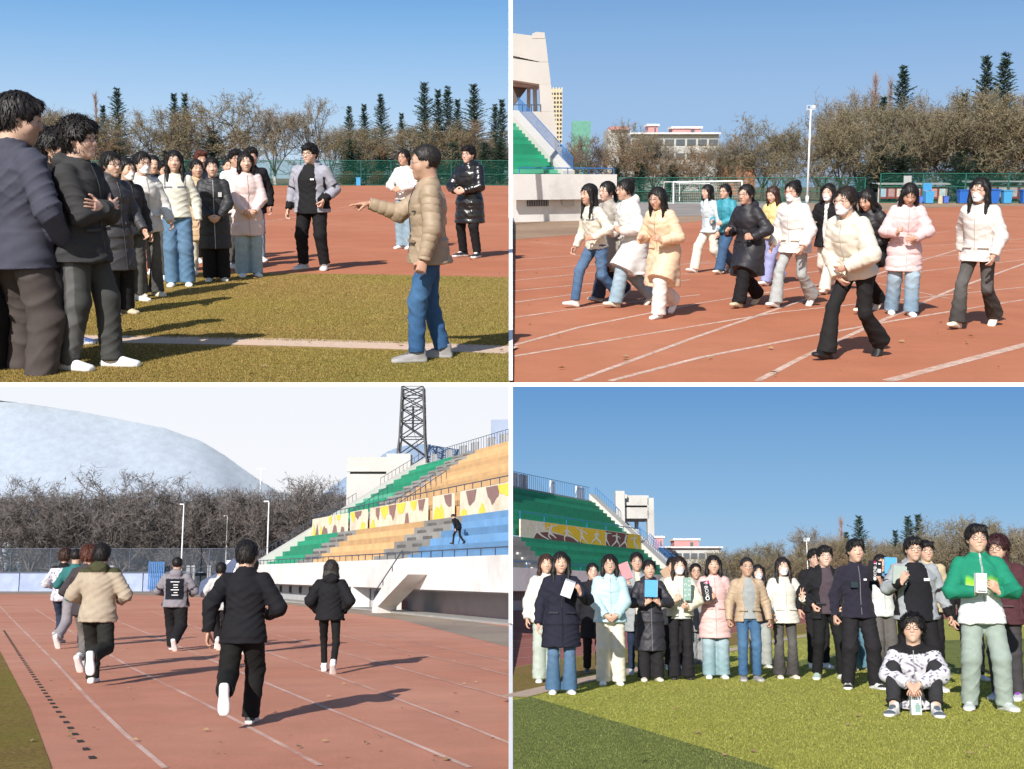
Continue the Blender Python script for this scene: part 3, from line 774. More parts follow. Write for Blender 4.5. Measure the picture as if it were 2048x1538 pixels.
    V, Q = fb.mesh(); TT = np.tile(np.array(skin, f32), (len(V), 1))
    VV = [V]; QQ = [Q]; TC = [TT]; n = len(V)
    def app(v, qd, c):
        nonlocal n
        VV.append(v.astype(f32)); QQ.append(qd + n); TC.append(np.tile(np.array(c, f32), (len(v), 1)) if np.ndim(c) == 1 else c); n += len(v)
    hv, hq_ = head_tpl(.0085 * max(q, .8), fem)
    hcol = np.tile(np.array(skin, f32), (len(hv), 1))
    chk = np.exp(-((np.abs(hv[:, 0]) - .042) ** 2 + (hv[:, 2] + .028) ** 2) / .0004) * (hv[:, 1] > .03)
    hcol[:, 1] *= 1 - .14 * chk; hcol[:, 2] *= 1 - .16 * chk
    app(xf(HM, hv), hq_, hcol)
    hc0 = hair[1]
    for sx in (-1, 1):
        v, e = ellmesh((.0295 * sx, .083, .0085), (.0145, .0050, .0058)); app(xf(HM, v), e, (.03, .018, .016))
        v, e = ellmesh((.031 * sx, .0865, .0335), (.018, .005, .0042)); app(xf(HM, v), e, lerp3(hc0, skin, .12))
    v, e = ellmesh((0, .0870, -.0558), (.0235, .005, .0042)); app(xf(HM, v), e, (skin[0] * .82, skin[1] * .46, skin[2] * .48))
    v, e = ellmesh((0, .0862, -.0635), (.019, .005, .0045)); app(xf(HM, v), e, (skin[0] * .86, skin[1] * .52, skin[2] * .54))
    v, e = ellmesh((0, .0890, -.0597), (.021, .004, .0015)); app(xf(HM, v), e, (.18, .07, .06))
    for s in (1, -1):
        S, E, T, hd, pn, st = arm[s]
        z = hd; y = (pn - z * pn.dot(z)); y = y.normalized() if y.length > 1e-4 else Vector((0, 1, 0)); x = y.cross(z)
        hm = Matrix(((x.x * s, y.x, z.x, T.x), (x.y * s, y.y, z.y, T.y), (x.z * s, y.z, z.z, T.z), (0, 0, 0, 1)))
        hm = hm @ Matrix.Scale(.93 if fem else 1.03, 4)
        v, e = hand_tpl(.0078 * max(q, .8), st)
        if hm.determinant() < 0: e = e[:, ::-1]
        app(xf(hm, v), e, lerp3(skin, (skin[0] * .95, skin[1] * .8, skin[2] * .75), .6))
        arm[s] = arm[s] + (T + hd * .085 + y * .03,)
    link('body', fast_mesh('body', np.concatenate(VV), np.concatenate(QQ), [M_skin], np.concatenate(TC), True), None, root)
    # ---------------- hair
    hs, hcl = hair[0], hair[1]
    hh = .0105 * max(q, .75)
    fh = Field((-.15, -.22, -.46), (.15, .15, .19), hh)
    vol = .009 if hs == 'crop' else .015 if hs in ('short', 'fluffy') else .011 if hs in ('long', 'bob', 'longtie', 'pony', 'bun', 'low') else .012
    big = .014 if hs == 'fluffy' else 0
    fh.ell((0, -.016, .038), (.077 + vol + big, .097 + vol + big * .6, .090 + vol * .8 + big), k=.01)
    if hs == 'crop': pass
    if hs in ('short', 'fluffy'):
        fh.cap((-.035, .075, .085), (.045, .072, .092), .024, .024, k=.02)
        fh.ell((0, -.05, -.01), (.078, .062, .06), k=.02)
    if hs in ('long', 'longtie', 'bob'):
        zl = -.30 if hs == 'long' else (-.15 if hs == 'bob' else -.38)
        fh.loft((0, -.045, 0), (1, 0, 0), (0, 1, 0), (0, 0, 1), [(zl, .095, .026, -.012), (zl * .5, .104, .045, -.008), (.03, .088, .062, 0)], k=.02)
        for sx in (-1, 1):
            fh.cap((.076 * sx, .022, .055), (.088 * sx, .02, -.10), .024, .024, k=.02); fh.cap((.088 * sx, .02, -.10), (.082 * sx, .060 if hs != 'bob' else .03, zl * .92), .024, .014, k=.02)
    if hs in ('pony', 'longtie'):
        fh.cap((0, -.105, .055), (0, -.15, -.02), .03, .03, k=.02); fh.cap((0, -.15, -.02), (0, -.12, -.30), .03, .012, k=.02)
    if hs == 'low':
        fh.cap((0, -.09, -.03), (.03, -.11, -.12), .035, .028, k=.02); fh.cap((.03, -.11, -.12), (.07, -.06, -.34), .026, .012, k=.02)
    if hs == 'bun': fh.ell((0, -.085, .105), (.045, .045, .042), k=.015)
    # opening for the face
    top_cut = {'crop': .082, 'short': .058, 'fluffy': .054, 'pony': .080, 'bun': .080, 'low': .078}.get(hs, .073)
    wd = {'crop': .080, 'short': .073, 'fluffy': .072, 'pony': .077, 'bun': .077, 'low': .076}.get(hs, .068)
    fh.loft((0, .105, 0), (1, 0, 0), (0, 1, 0), (0, 0, 1), [(-.5, .01, .01), (-.49, .01, .01)], k=0) if False else None
    def op(x, y, z):
        e = ((np.abs(x) / wd) ** 2.6 + (np.abs(y - .105) / .088) ** 2.6 + (np.abs(z - top_cut + .11) / .11) ** 2.6) ** (1 / 2.6)
        return -(e - 1) * .07
    fh.cut(op, k=.008)
    if hs in ('crop', 'short', 'fluffy'):
        fh.cut(lambda x, y, z: np.maximum(-.062 - z + 0 * x + 0 * y, -9), k=.008)
        for sx in (-1, 1):
            fh.ell((.100 * sx, .012, -.040), (.046, .050, .056), k=.006, neg=True)
            if hs == 'crop': fh.ell((.105 * sx, .030, -.020), (.048, .055, .062), k=.006, neg=True)
    elif hs in ('pony', 'bun', 'low'):
        for sx in (-1, 1): fh.ell((.10 * sx, .015, -.045), (.04, .045, .045), k=.006, neg=True)
    V, Q = fh.mesh()
    nm = vnormals(V, Q); a = np.arctan2(V[:, 0], V[:, 1] + .016)
    st_ = np.sin(a * 15 + 3 * np.sin(V[:, 2] * 24 + seed) + seed) + .7 * np.sin(a * 31 + V[:, 2] * 40 + seed)
    ampl = {'fluffy': .0045, 'short': .0026, 'crop': .0010}.get(hs, .0022)
    V = V + nm * (st_ * ampl)[:, None]
    rr = np.random.RandomState(seed); jt = rr.randn(len(V)) * {'fluffy': .0028, 'short': .0016, 'crop': .0013}.get(hs, .0008); V = V + nm * jt[:, None]
    tt = np.tile(np.array(hcl, f32), (len(V), 1)) * (1 + .25 * st_[:, None] * .5)
    # loose locks lying on the surface break up the outline
    nl = int({'fluffy': 900, 'short': 650, 'crop': 420}.get(hs, 520) / max(.7, q))
    okv = np.where(~((V[:, 1] > .035) & (V[:, 2] < .060)))[0]
    ii = okv[rr.randint(0, len(okv), nl)]; p0 = V[ii]; n0 = nm[ii]
    dn = np.tile(np.array([0, 0, -1], f32), (nl, 1)) + rr.randn(nl, 3) * ({'fluffy': .60, 'short': .30}.get(hs, .14))
    if hs in ('fluffy', 'short', 'crop'): dn = dn + np.stack([p0[:, 0] * 4, p0[:, 1] * 5 + .3, np.zeros(nl)], 1)
    dn = dn - n0 * (dn * n0).sum(1, keepdims=True) * .92; dn /= np.linalg.norm(dn, axis=1, keepdims=True) + 1e-6
    ln = rr.uniform(.6, 1.3, (nl, 1)) * {'fluffy': .038, 'short': .032, 'crop': .015}.get(hs, .055)
    lift = {'fluffy': .32, 'short': .10, 'crop': .15}.get(hs, .06)
    sd = np.cross(dn, n0); sd /= np.linalg.norm(sd, axis=1, keepdims=True) + 1e-6; wd_ = .0036 if hs != 'crop' else .0024
    a0_ = p0 + n0 * .001; m0_ = p0 + dn * ln * .55 + n0 * (.002 + lift * ln * .6); e0_ = p0 + dn * ln + n0 * (.001 + lift * ln * .7)
    LV = np.stack([a0_ - sd * wd_, a0_ + sd * wd_, m0_ + sd * wd_ * .9, m0_ - sd * wd_ * .9, e0_ + sd * wd_ * .3, e0_ - sd * wd_ * .3], 1).reshape(-1, 3)
    bse = (np.arange(nl) * 6)[:, None] + len(V); LQ = np.concatenate([bse + np.array([[0, 1, 2, 3]]), bse + np.array([[3, 2, 4, 5]])])
    tl = np.repeat(np.array(hcl, f32)[None] * rr.uniform(.7, 2.0, (nl, 1)), 6, 0)
    V = np.concatenate([V, LV.astype(f32)]); Q = np.concatenate([Q, LQ.astype(np.int64)]); tt = np.concatenate([tt, tl])
    link('hair', fast_mesh('hair', xf(HM, V), Q, [M_hair], np.clip(tt, .002, 1), True), None, root)
    if glasses:
        mb = MB()
        for sx in (-1, 1):
            cc = [(HM @ Vector((.031 * sx + .023 * math.cos(t * math.pi / 6), .100 - abs(.031 * sx + .023 * math.cos(t * math.pi / 6)) * .10, .006 + .019 * math.sin(t * math.pi / 6)))) for t in range(13)]
            mb.path(cc, .0022, 4)
            mb.tube(HM @ Vector((.054 * sx, .095, .010)), HM @ Vector((.077 * sx, -.01, .012)), .0022, n=4)
        mb.tube(HM @ Vector((-.009, .099, .008)), HM @ Vector((.009, .099, .008)), .002, n=4)
        gm = M_wire if glasses is True else pmat('glasses_frame', glasses, .4)
        part('glasses', mb, gm, root)
    if mask is not None:
        fm = Field((-.09, -.02, -.13), (.09, .14, .03), .0085)
        fm.ell((0, .024, -.040), (.064, .076, .078), k=.01); fm.cap((0, .084, -.012), (0, .104, -.045), .010, .014, k=.03)
        fm.cap((0, .070, -.098), (0, .060, -.09), .028, .03, k=.03)
        fm.cut(lambda x, y, z: np.maximum(np.maximum(z + .012 - .25 * np.maximum(0, .03 - np.abs(x)), -(z + .105)), -(y - .012 - np.abs(z + .045) * .5)), k=.0)
        V, Q = fm.mesh()
        part('face_mask', fast_mesh('face_mask', xf(HM, V), Q, [M_mask], np.tile(np.array(mask, f32), (len(V), 1)), True), None, root)
        mb = MB()
        for sx in (-1, 1):
            mb.tube(HM @ Vector((.052 * sx, .055, -.02)), HM @ Vector((.078 * sx, -.012, .012)), .0018, n=4)
            mb.tube(HM @ Vector((.052 * sx, .050, -.075)), HM @ Vector((.078 * sx, -.016, -.022)), .0018, n=4)
        part('ear_loop', mb, pmat('loop_white', (.8, .8, .8)), root)
    gx = girth
    # ---------------- trousers
    if bot:
        kind, c = bot[0], bot[1]
        rr = {'slim': (.082, .056, .048), 'reg': (.092, .070, .066), 'wide': (.100, .092, .098), 'flare': (.090, .064, .098), 'baggy': (.102, .090, .078)}[kind]
        gl = 1 + (gx - 1) * .8
        ft = Field((-.44, -.85 if legs == 'sit' else -.62, .0), (.44, .62, pz + (.18 if legs != 'sit' else .62)), .0175 * q)
        bt = .06 if (fem and gx < 1.2) else .06
        ft.loft(P, rt, Fw, U, [(-.10, .150 * gl, .105 * gl, -.008), (0, .155 * gl, .112 * gl, -.01), (.12, .130 * gl, .098 * gl, 0)], k=.03)
        for s in (1, -1):
            Hh, K, A_, pt, yw = leg[s]
            ft.cap(Hh + Vector((0, 0, -.03)), K, rr[0] * gl, rr[1] * gl, k=.035)
            d = (A_ - K).normalized()
            E_ = A_ + d * (.03 if kind in ('wide', 'flare', 'baggy') else .0) if (legs != 'sit') else A_ - d * .04
            ft.cap(K, E_, rr[1] * gl, rr[2] * (1 + (gl - 1) * .5), k=.03, flat=True)
        V, Q = ft.mesh(); V = wrinkle(V, Q, .0042 if kind != 'slim' else .0030, seed)
        tcol = np.tile(np.array(c, f32), (len(V), 1))
        if len(bot) > 3 and bot[3]: tcol = bot[3](V, tcol, leg)
        m = {'denim': M_denim, 'cloth': M_cloth, 'fleece': M_fleece}[bot[2] if len(bot) > 2 else 'cloth']
        link('trousers', fast_mesh('trousers', V, Q, [m], tcol, True), None, root)
    # ---------------- shoes
    if shoe:
        me = shoe_mesh(*shoe)
        for s in (1, -1):
            Hh, K, A_, pt, yw = leg[s]
            Mx = Matrix.Translation(A_) @ Matrix.Rotation(R(yw), 4, 'Z') @ Matrix.Rotation(R(pt), 4, 'X') @ Matrix.Translation((0, 0, -.088)) @ Matrix.Scale(.98 if fem else 1.12, 4)
            link('shoe', me, Mx, root)
            if legs == 'sit' or (extra and 'socks' in extra):
                sk = MB(); d = (K - A_).normalized(); sk.tube(A_ + Vector((0, .015, -.02)), A_ + d * .15, .042, .048, 10)
                part('sock', sk, pmat('sock_white', (.75, .75, .76)), root, True)
    # ---------------- inner shirt
    def torso_prof(hem, off, thick, flare=0.0):
        g = gx; o = off
        full = [(hem, 0, 0), (.84, .165, .118), (.95, .155, .112), (1.08, .142 if fem else .150, .104), (1.27, .160 if fem else .172, .120), (1.35, .140 if fem else .158, .105), (1.41, .098, .082), (1.465, .062, .066)]
        out = []
        for z, a, b in full:
            if z == hem:
                a, b = (.165, .118); a += flare; b += flare * .9
            elif z <= hem + .02: continue
            ff = flare * max(0, (1.0 - z) / max(.05, 1.0 - hem)) if z < 1.0 else 0
            bel = (gx - 1) * (.25 if z < 1.2 else .1) * .11
            out.append((z - .95, (a + (ff if z != hem else 0)) * g + (o if z < 1.40 else o * .6), (b + (ff if z != hem else 0)) * g + (o if z < 1.40 else o * .6) + bel, .008 + bel * .3))
        return out
    if inner:
        kind, c, hem = inner[:3]
        hi_ = Field((-.40, -.60, .5 - drop), (.40, .42, 1.68 - drop), .0165 * q)
        hi_.loft(P, rt, Fw, U, torso_prof(hem, .004 if kind != 'sweater' else .012, 0), k=.02, flat0=True)
        if kind == 'hoodie': hi_.cap(tp(0, -.03, 1.45), tp(0, .02, 1.47), .075, .07, k=.03)
        else: hi_.cap(tp(0, -.015, 1.42), tp(0, 0, 1.478), .068, .060, k=.02, flat=True)
        V, Q = hi_.mesh(); V = wrinkle(V, Q, .003, seed + 5)
        link('shirt', fast_mesh('shirt', V, Q, [M_cloth], np.tile(np.array(c, f32), (len(V), 1)), True), None, root)
    # ---------------- jacket / coat
    if top:
        T_ = dict(kind='puffer', c=(.7, .7, .7), hem=.80, puff=.022, flare=.015, quilt=None, hood=False, collar='stand', open=0, mat=None, fn=None, sleeve=1.0, cuff=1.0)
        T_.update(top)
        kd = T_['kind']; off = T_['puff']; hem = T_['hem']; qt = T_['quilt']
        h = .0165 * q if qt is None else .0145 * q
        fj = Field((-.66, -.78, min(hem, .9) - .30 - drop), (.66, .56, 1.86 - drop), h)
        qq = (qt[0], qt[1], -.02) if qt else None
        fj.loft(P, rt, Fw, U, torso_prof(max(hem, .86) if hem < .86 else hem, off, 0, T_['flare'] * .5), k=.03, quilt=qq, flat0=True)
        if hem < .86:
            # skirt part hangs straight down from the hips
            z0 = hem; g = gx
            zb = pz - (.95 - hem)
            fj.loft((P.x, P.y, 0), (1, 0, 0), (0, -1, 0), (0, 0, 1),
                    [(zb, .172 * g + off + T_['flare'], .132 * g + off + T_['flare'], (.02 if legs in ('walk', 'run', 'jog') else 0)), (pz - .05, .166 * g + off + T_['flare'] * .4, .120 * g + off + T_['flare'] * .3, 0), (pz + .05, .155 * g + off * .9, .112 * g + off * .9, 0)],
                    k=.03, quilt=(qt[0], qt[1], -.0) if qt else None, flat0=True)
            if legs in ('walk', 'run', 'jog'):
                for s in (1, -1):
                    Hh, K, A_, pt, yw = leg[s]
                    if hem < .75:
                        tt_ = min(1.0, (pz - zb) / .44)
                        E_ = Hh + (K - Hh) * tt_
                        fj.cap(Hh, E_, .10 * g + off, .10 * g + off + T_['flare'], k=.05, flat=True)
        sl = T_['sleeve']; so = off * .85
        aq = (qt[2] if len(qt) > 2 else qt[0] * .75, qt[1] * .9) if qt else None
        for s in (1, -1):
            S, E, T, hd, pn, st, hp_ = arm[s]
            fj.cap(tp(sw * s * .35, -.005, 1.41), S, .048 + so * .4, .056 + so * .5, k=.04)
            fj.cap(S, E, (.059 + so * .85) * sl * (1 + (gx - 1) * .5), (.054 + so) * sl, k=.028, quilt=aq)
            d = (T - E); e2 = T - d.normalized() * .0
            fj.cap(E, e2, (.053 + so) * sl, (.034 + so * .8) * T_['cuff'], k=.02, quilt=aq, flat=True)
        if T_['collar'] == 'stand':
            fj.cap(tp(0, -.012, 1.42), tp(0, .004, 1.505), .078 + off * .3, .070 + off * .2, k=.02, flat=True)
            fj.cap(tp(0, .01, 1.49), tp(0, .02, 1.60), .060, .068, k=0) if False else None
        elif T_['collar'] == 'wide':
            fj.cap(tp(0, -.02, 1.43), tp(0, .0, 1.49), .100, .088, k=.02, flat=True)
        elif T_['collar'] == 'high':
            fj.cap(tp(0, -.012, 1.42), tp(0, .006, 1.545), .082 + off * .3, .080 + off * .3, k=.02, flat=True)
        elif T_['collar'] == 'crew':
            fj.cap(tp(0, -.015, 1.42), tp(0, 0, 1.472), .070, .062, k=.02, flat=True)
        if T_['hood']:
            fj.ell(tp(0, -.105, 1.455), (.115, .062, .085), k=.03)
            for s in (1, -1): fj.cap(tp(.085 * s, -.07, 1.47), tp(.055 * s, .065, 1.42), .038, .026, k=.025)
        # hollow for the neck
        if T_['collar'] in ('wide', 'high', 'stand'):
            a_, b_ = tp(0, .004, 1.475), tp(0, .02, 1.62)
            def hol(x, y, z):
                A0 = np.array(a_, f32); D = np.array(b_ - a_, f32); LL = float(D @ D)
                p = [x - A0[0], y - A0[1], z - A0[2]]; t = np.clip((p[0] * D[0] + p[1] * D[1] + p[2] * D[2]) / LL, 0, 1)
                return -(np.sqrt((p[0] - t * D[0]) ** 2 + (p[1] - t * D[1]) ** 2 + (p[2] - t * D[2]) ** 2) - (.056 + .02 * t))
            fj.cut(hol)
        if T_['open']:
            w = T_['open']; Pn = np.array(P, f32); Xn = np.array(rt, f32); Fn = np.array(Fw, f32); Un = np.array(U, f32)
            def gap(x, y, z):
                p = [x - Pn[0], y - Pn[1], z - Pn[2]]
                a = p[0] * Xn[0] + p[1] * Xn[1] + p[2] * Xn[2]; f = p[0] * Fn[0] + p[1] * Fn[1] + p[2] * Fn[2]
                u = p[0] * Un[0] + p[1] * Un[1] + p[2] * Un[2]
                ww = w * (1.0 - .35 * np.clip((u - .2) / .3, 0, 1)) + .012 * np.sin(u * 14 + seed)
                inarm = 0
                return -np.maximum(np.maximum(np.abs(a) - ww, .03 - f), f - .30)
            # keep the arms out of the cut: only cut near the trunk
            keep = fj.F.copy(); fj.cut(gap)
            fa = Field(fj.lo, fj.lo + fj.n * fj.h - fj.h * .5, fj.h)
            fa.F = np.full(fj.F.shape, .5, f32)
            for s in (1, -1):
                S, E, T, hd, pn, st, hp_ = arm[s]
                if abs(T.x) < .2 or True:
                    fa.cap(E, T, (.053 + so) * sl, (.034 + so * .8) * T_['cuff'], k=.0, flat=True)
            fj.F = np.minimum(fj.F, fa.F)
        V, Q = fj.mesh(); V = wrinkle(V, Q, .0060 if qt is None else .0038, seed + 9)
        tcol = np.tile(np.array(T_['c'], f32), (len(V), 1))
        # location of each vertex in the trunk frame, and whether it is on a sleeve
        rel = V - np.array(P, f32); a_ = rel @ np.array(rt, f32); f_ = rel @ np.array(Fw, f32); u_ = rel @ np.array(U, f32) + .95
        if T_['fn']:
            onarm = np.zeros(len(V), bool); tarm = np.zeros(len(V), f32)
            for s in (1, -1):
                S, E, T, hd, pn, st, hp_ = arm[s]
                for i, (p0, p1, rad) in enumerate(((S, E, (.064 + so) * sl + .012), (E, T, (.056 + so) * sl + .012))):
                    p0 = np.array(p0, f32); p1 = np.array(p1, f32); ab = p1 - p0
                    t = np.clip(((V - p0) @ ab) / (ab @ ab), 0, 1); dd = np.linalg.norm(V - p0 - t[:, None] * ab, axis=1)
                    m = dd < rad
                    if i == 0: m &= (t > .12)
                    onarm |= m; tarm = np.where(m, t * .5 + i * .5, tarm)
            tcol = T_['fn'](V, tcol, a_, f_, u_, onarm, tarm)
        if tcol.mean() > .6: tcol = tcol * .88
        mt = T_['mat'] or {'puffer': M_puff, 'jacket': M_cloth, 'sweater': M_fleece, 'fleece': M_fleece, 'gloss': M_gloss}[kd]
        nm_ = {'sweater': 'sweater', 'fleece': 'jacket', 'gloss': 'coat'}.get(kd, 'coat' if hem < .72 else 'jacket')
        link(nm_, fast_mesh(nm_, V, Q, [mt], tcol, True), None, root)
        if kd in ('jacket', 'puffer', 'gloss') and q < .85 and not T_['fn']:
            pr = torso_prof(max(hem, .86) if hem < .86 else hem, off, 0, T_['flare'] * .5); zf = 1.0
            rf = np.interp(zf - .95, [p[0] for p in pr], [p[2] + p[3] for p in pr])
            cc_ = tuple(v * .80 for v in (tcol[len(tcol) // 2] if T_['fn'] else T_['c']))
            for sx in (-1, 1):
                fl = MB(); c_ = tp(.095 * sx * gx, rf * .93 + .004, zf); fl.box(c_, (.12, .020, .020), Matrix.Rotation(R(18) * sx, 3, 'Z') @ Matrix.Rotation(R(-lean), 3, 'X'))
                part('pocket_flap', fl, pmat('flap_cloth', tuple(float(v) for v in cc_), .7), root)
        if T_.get('zip') is not None and not T_['open']:
            mb = MB(); zt = 1.44; zb_ = max(hem, .84) + .01
            pts = []
            pr = torso_prof(max(hem, .86) if hem < .86 else hem, off, 0, T_['flare'] * .5)
            for i in range(9):
                z = zb_ + (zt - zb_) * i / 8
                rf = np.interp(z - .95, [p[0] for p in pr], [p[2] + p[3] for p in pr])
                pts.append(tp(0, rf + .003, z))
            if hem < .8: pts.insert(0, tp(0, .0, .95) + Vector((0, -(.120 * gx + off + T_['flare'] + .012), -(.95 - hem) )))
            mb.path(pts, .0045, 5); part('zip', mb, pmat('zip_tape', T_['zip'], .5), root)
    if sink:                                   # the lower legs end at the ground sheet
        import bmesh
        for ch in list(root.children):
            if ch.name.split('.')[0] == 'shoe': bpy.data.objects.remove(ch); continue
            bm = bmesh.new(); bm.from_mesh(ch.data)
            r_ = bmesh.ops.bisect_plane(bm, geom=bm.verts[:] + bm.edges[:] + bm.faces[:], plane_co=(0, 0, -g0.z / sc_ + .004), plane_no=(0, 0, 1), clear_inner=True)
            bmesh.ops.holes_fill(bm, edges=[e for e in r_['geom_cut'] if isinstance(e, bmesh.types.BMEdge)], sides=0)
            bm.to_mesh(ch.data); bm.free()
    return dict(root=root, arm=arm, HM=HM, tp=tp, leg=leg, place=place, M=root.matrix_basis.copy(), y=g0.y, sc=sc_)
# ------------------------------------------------------------------ dyes
BLK = (.014, .013, .015); NAVY = (.018, .020, .034); CHAR = (.040, .040, .046); WHT = (.78, .77, .74); CRM = (.74, .69, .58); BEI = (.56, .39, .235)
PNK = (.80, .56, .55); KHA = (.40, .30, .205); JN = (.050, .105, .20); JL = (.27, .38, .46); JG = (.085, .083, .080); GRY = (.30, .30, .34); TEAL = (.05, .27, .34)
LBL = (.50, .68, .74); HB = (.012, .010, .010); HBR = (.045, .022, .016); HRD = (.085, .028, .018); SH_W = ('plain', (.82, .82, .82), (.82, .82, .80), None)
SH_B = ('plain', (.62, .52, .36), (.55, .46, .33), None); SH_C = ('plain', (.74, .68, .55), (.74, .70, .60), None); SH_K = ('boot', (.014, .013, .013), (.02, .02, .02), None)
SH_G = ('sneaker', (.30, .29, .29), (.42, .42, .42), (.10, .10, .11)); SH_S = ('sneaker', (.62, .62, .60), (.80, .80, .78), (.2, .2, .2)); SH_BW = ('duo', (.75, .75, .73), (.8, .8, .8), (.03, .03, .03))
SH_SK = ('sneaker', (.03, .03, .035), (.75, .75, .75), (.7, .7, .7)); SH_GR = ('duo', (.72, .76, .70), (.78, .74, .64), (.36, .50, .42)); SH_BL = ('duo', (.70, .72, .78), (.8, .8, .8), (.07, .12, .30))
SK = (.60, .385, .285); SK2 = (.68, .46, .36); SK3 = (.50, .31, .22)
def puf(c, hem, q=.12, d=.012, **k):
    r = dict(kind='puffer', c=c, hem=hem, puff=.030, quilt=(q, d), zip=tuple(x * .6 for x in c)); r.update(k); return r
def jkt(c, hem=.82, **k):
    r = dict(kind='jacket', c=c, hem=hem, puff=.020, zip=tuple(x * .5 for x in c)); r.update(k); return r
def swt(c, hem=.88, **k):
    r = dict(kind='sweater', c=c, hem=hem, puff=.010, collar='crew'); r.update(k); return r
def sailor(c, band=(.16, .16, .20)):
    def fn(V, t, a, f, u, onarm, tarm):
        m = (~onarm) & (u > 1.27) & (np.abs(a) > .03) & ((np.abs(u - 1.29 - .0 * a) < .012) | (np.abs(np.abs(a) - .125) < .008)); t[m] = band
        m = onarm & (np.abs(tarm - .18) < .0); t[m] = band
        return t
    return fn
def bigcoat(grey=(.34, .34, .40), blk=BLK, back=False):
    def fn(V, t, a, f, u, onarm, tarm):
        t[:] = grey
        t[onarm & (tarm > .80)] = blk
        t[onarm & (np.abs(tarm - .42) < .05)] = blk
        t[(~onarm) & (np.abs(a) > .215) & (u < 1.30)] = blk
        t[(~onarm) & (u < .87)] = grey
        if back: t[(~onarm) & (f < -.02) & (u > .98) & (u < 1.36) & (np.abs(a) < .17)] = blk
        return t
    return fn
def scribble(V, t, a, f, u, onarm, tarm):
    n = np.sin(V[:, 0] * 60 + 3 * np.sin(V[:, 2] * 41)) * np.sin(V[:, 2] * 70 + 3 * np.sin(V[:, 1] * 55 + V[:, 0] * 20)) 
    t[:] = (.60, .59, .63)
    t[n > .45] = (.30, .28, .34); t[n > .80] = (.05, .03, .07)
    t[(~onarm) & (u > 1.40)] = BLK
    return t
def greenwhite(V, t, a, f, u, onarm, tarm):
    t[:] = (.78, .80, .79)
    G = np.array((.015, .22, .13)); Y = np.array((.32, .72, .02)); W = np.array((.78, .80, .79))
    uu = u + .012 * np.sin(a * 60)
    k = np.clip((uu - 1.10) / .10, 0, 1)[:, None]; k2 = np.clip((uu - 1.20) / .07, 0, 1)[:, None]
    c = W * (1 - k) + Y * k; c = c * (1 - k2) + G * k2
    t[:] = c; t[onarm] = G
    t[(~onarm) & (u > 1.28) & (np.abs(a) < .006)] = (.8, .8, .8)
    return t
def sidestripe(V, t, leg):
    m = (np.abs(V[:, 0]) > .02) & (np.abs(V[:, 1] + .0) < .034) & (V[:, 2] > .1)
    t[m] = (.115, .115, .115); return t
def fadeknee(c, hi):
    def fn(V, t, leg):
        k = np.clip(1 - np.abs(V[:, 2] - .55) / .35, 0, 1)[:, None] * (V[:, 1:2] < 0) * .6
        return t * (1 - k) + np.array(hi, f32) * k
    return fn
fj_ = fadeknee(JN, (.12, .20, .31)); fl_ = fadeknee(JL, (.42, .52, .58)); fg_ = fadeknee(JG, (.15, .145, .14))
GUL = 'students standing on the worn turf listening'; GTR = 'students jogging across the red track'; GBL = 'runners seen from behind on the track'; GBR = 'people posing for the group photo on the green turf'
def U_(*a, **k): return person(UL, *a[:4], a[4], GUL, **k)
def T_(*a, **k):
    k['lean'] = k.get('lean', 0) + (4 if k.get('legs') in ('walk', 'jog') else 0); return person(TR, *a[:4], a[4], GTR, **k)
def L_(*a, **k): return person(BL, *a[:4], a[4], GBL, **k)
def G_(*a, **k): return person(BR, *a[:4], a[4], GBR, **k)

# ------------------------------------------------------------------ upper left: the talk
U_(-34, 806, 197, 70, 'man cut off by the left picture edge, only glasses and cheek showing', fem=False, top=jkt(NAVY), bot=('reg', BLK), shoe=SH_W, glasses=True, hair=('short', HB), skin=SK, hp=6, sink=62)
BM = U_(58, 812, 189, 140, 'broad man in slate jacket and cargo trousers seen from behind at far left', fem=False, legs='apart', arms=('holdlo', 'pocket'), girth=1.12, hy=-28, hp=10,
   top=jkt((.060, .062, .088), hem=.80, puff=.026, collar='stand'), bot=('baggy', (.075, .062, .058)), shoe=SH_W, hair=('short', HB), skin=(.60, .40, .30), q=.6, sink=68)
U_(128, 694, 262, 80, 'person in scribble-print jacket and blue socks hidden behind the black windbreaker', fem=False, top=jkt((.6, .6, .62), fn=scribble), bot=('reg', BLK), shoe=SH_BL, hair=('fluffy', HB), skin=SK)
BJ = U_(180, 738, 240, 78, 'tall young man with fluffy hair and glasses, arms folded in black windbreaker', fem=False, arms=('fold', 'fold'), legs='step', hy=6,
   top=jkt((.045, .045, .047), hem=.78, puff=.034, flare=.03, hood=True), bot=('baggy', (.060, .062, .060), 'cloth', sidestripe), shoe=SH_W, glasses=True, hair=('fluffy', HB), skin=SK2, q=.62)
U_(237, 630, 305, 55, 'girl with glasses in long charcoal padded coat and black skirt-wide trousers', top=puf((.052, .050, .056), .50, .24, .014, collar='high', flare=.045), bot=('wide', BLK), shoe=SH_B, glasses=True, hair=('low', HB), skin=SK2, arms=('swingf', 'swingb'), q=.7)
U_(266, 604, 318, 50, 'girl in white mask half hidden between the charcoal coat and the white jacket', top=jkt(CHAR), bot=('reg', JG), shoe=SH_W, mask=(.8, .8, .8), hair=('pony', HB))
U_(318, 548, 312, 20, 'man in dark jacket looking over the shoulders of the white row', fem=False, top=jkt(NAVY), bot=('reg', BLK), shoe=SH_W, hair=('crop', HB), skin=SK)
U_(298, 594, 305, 40, 'masked girl with glasses in white jacket and flared grey jeans', top=jkt((.80, .78, .75), hem=.80, puff=.030, flare=.03, collar='wide'), bot=('flare', JG, 'denim', fg_), shoe=SH_C, glasses=True, mask=(.82, .83, .85), hair=('pony', HB), skin=SK2, arms=('swingf', 'down'), q=.75)
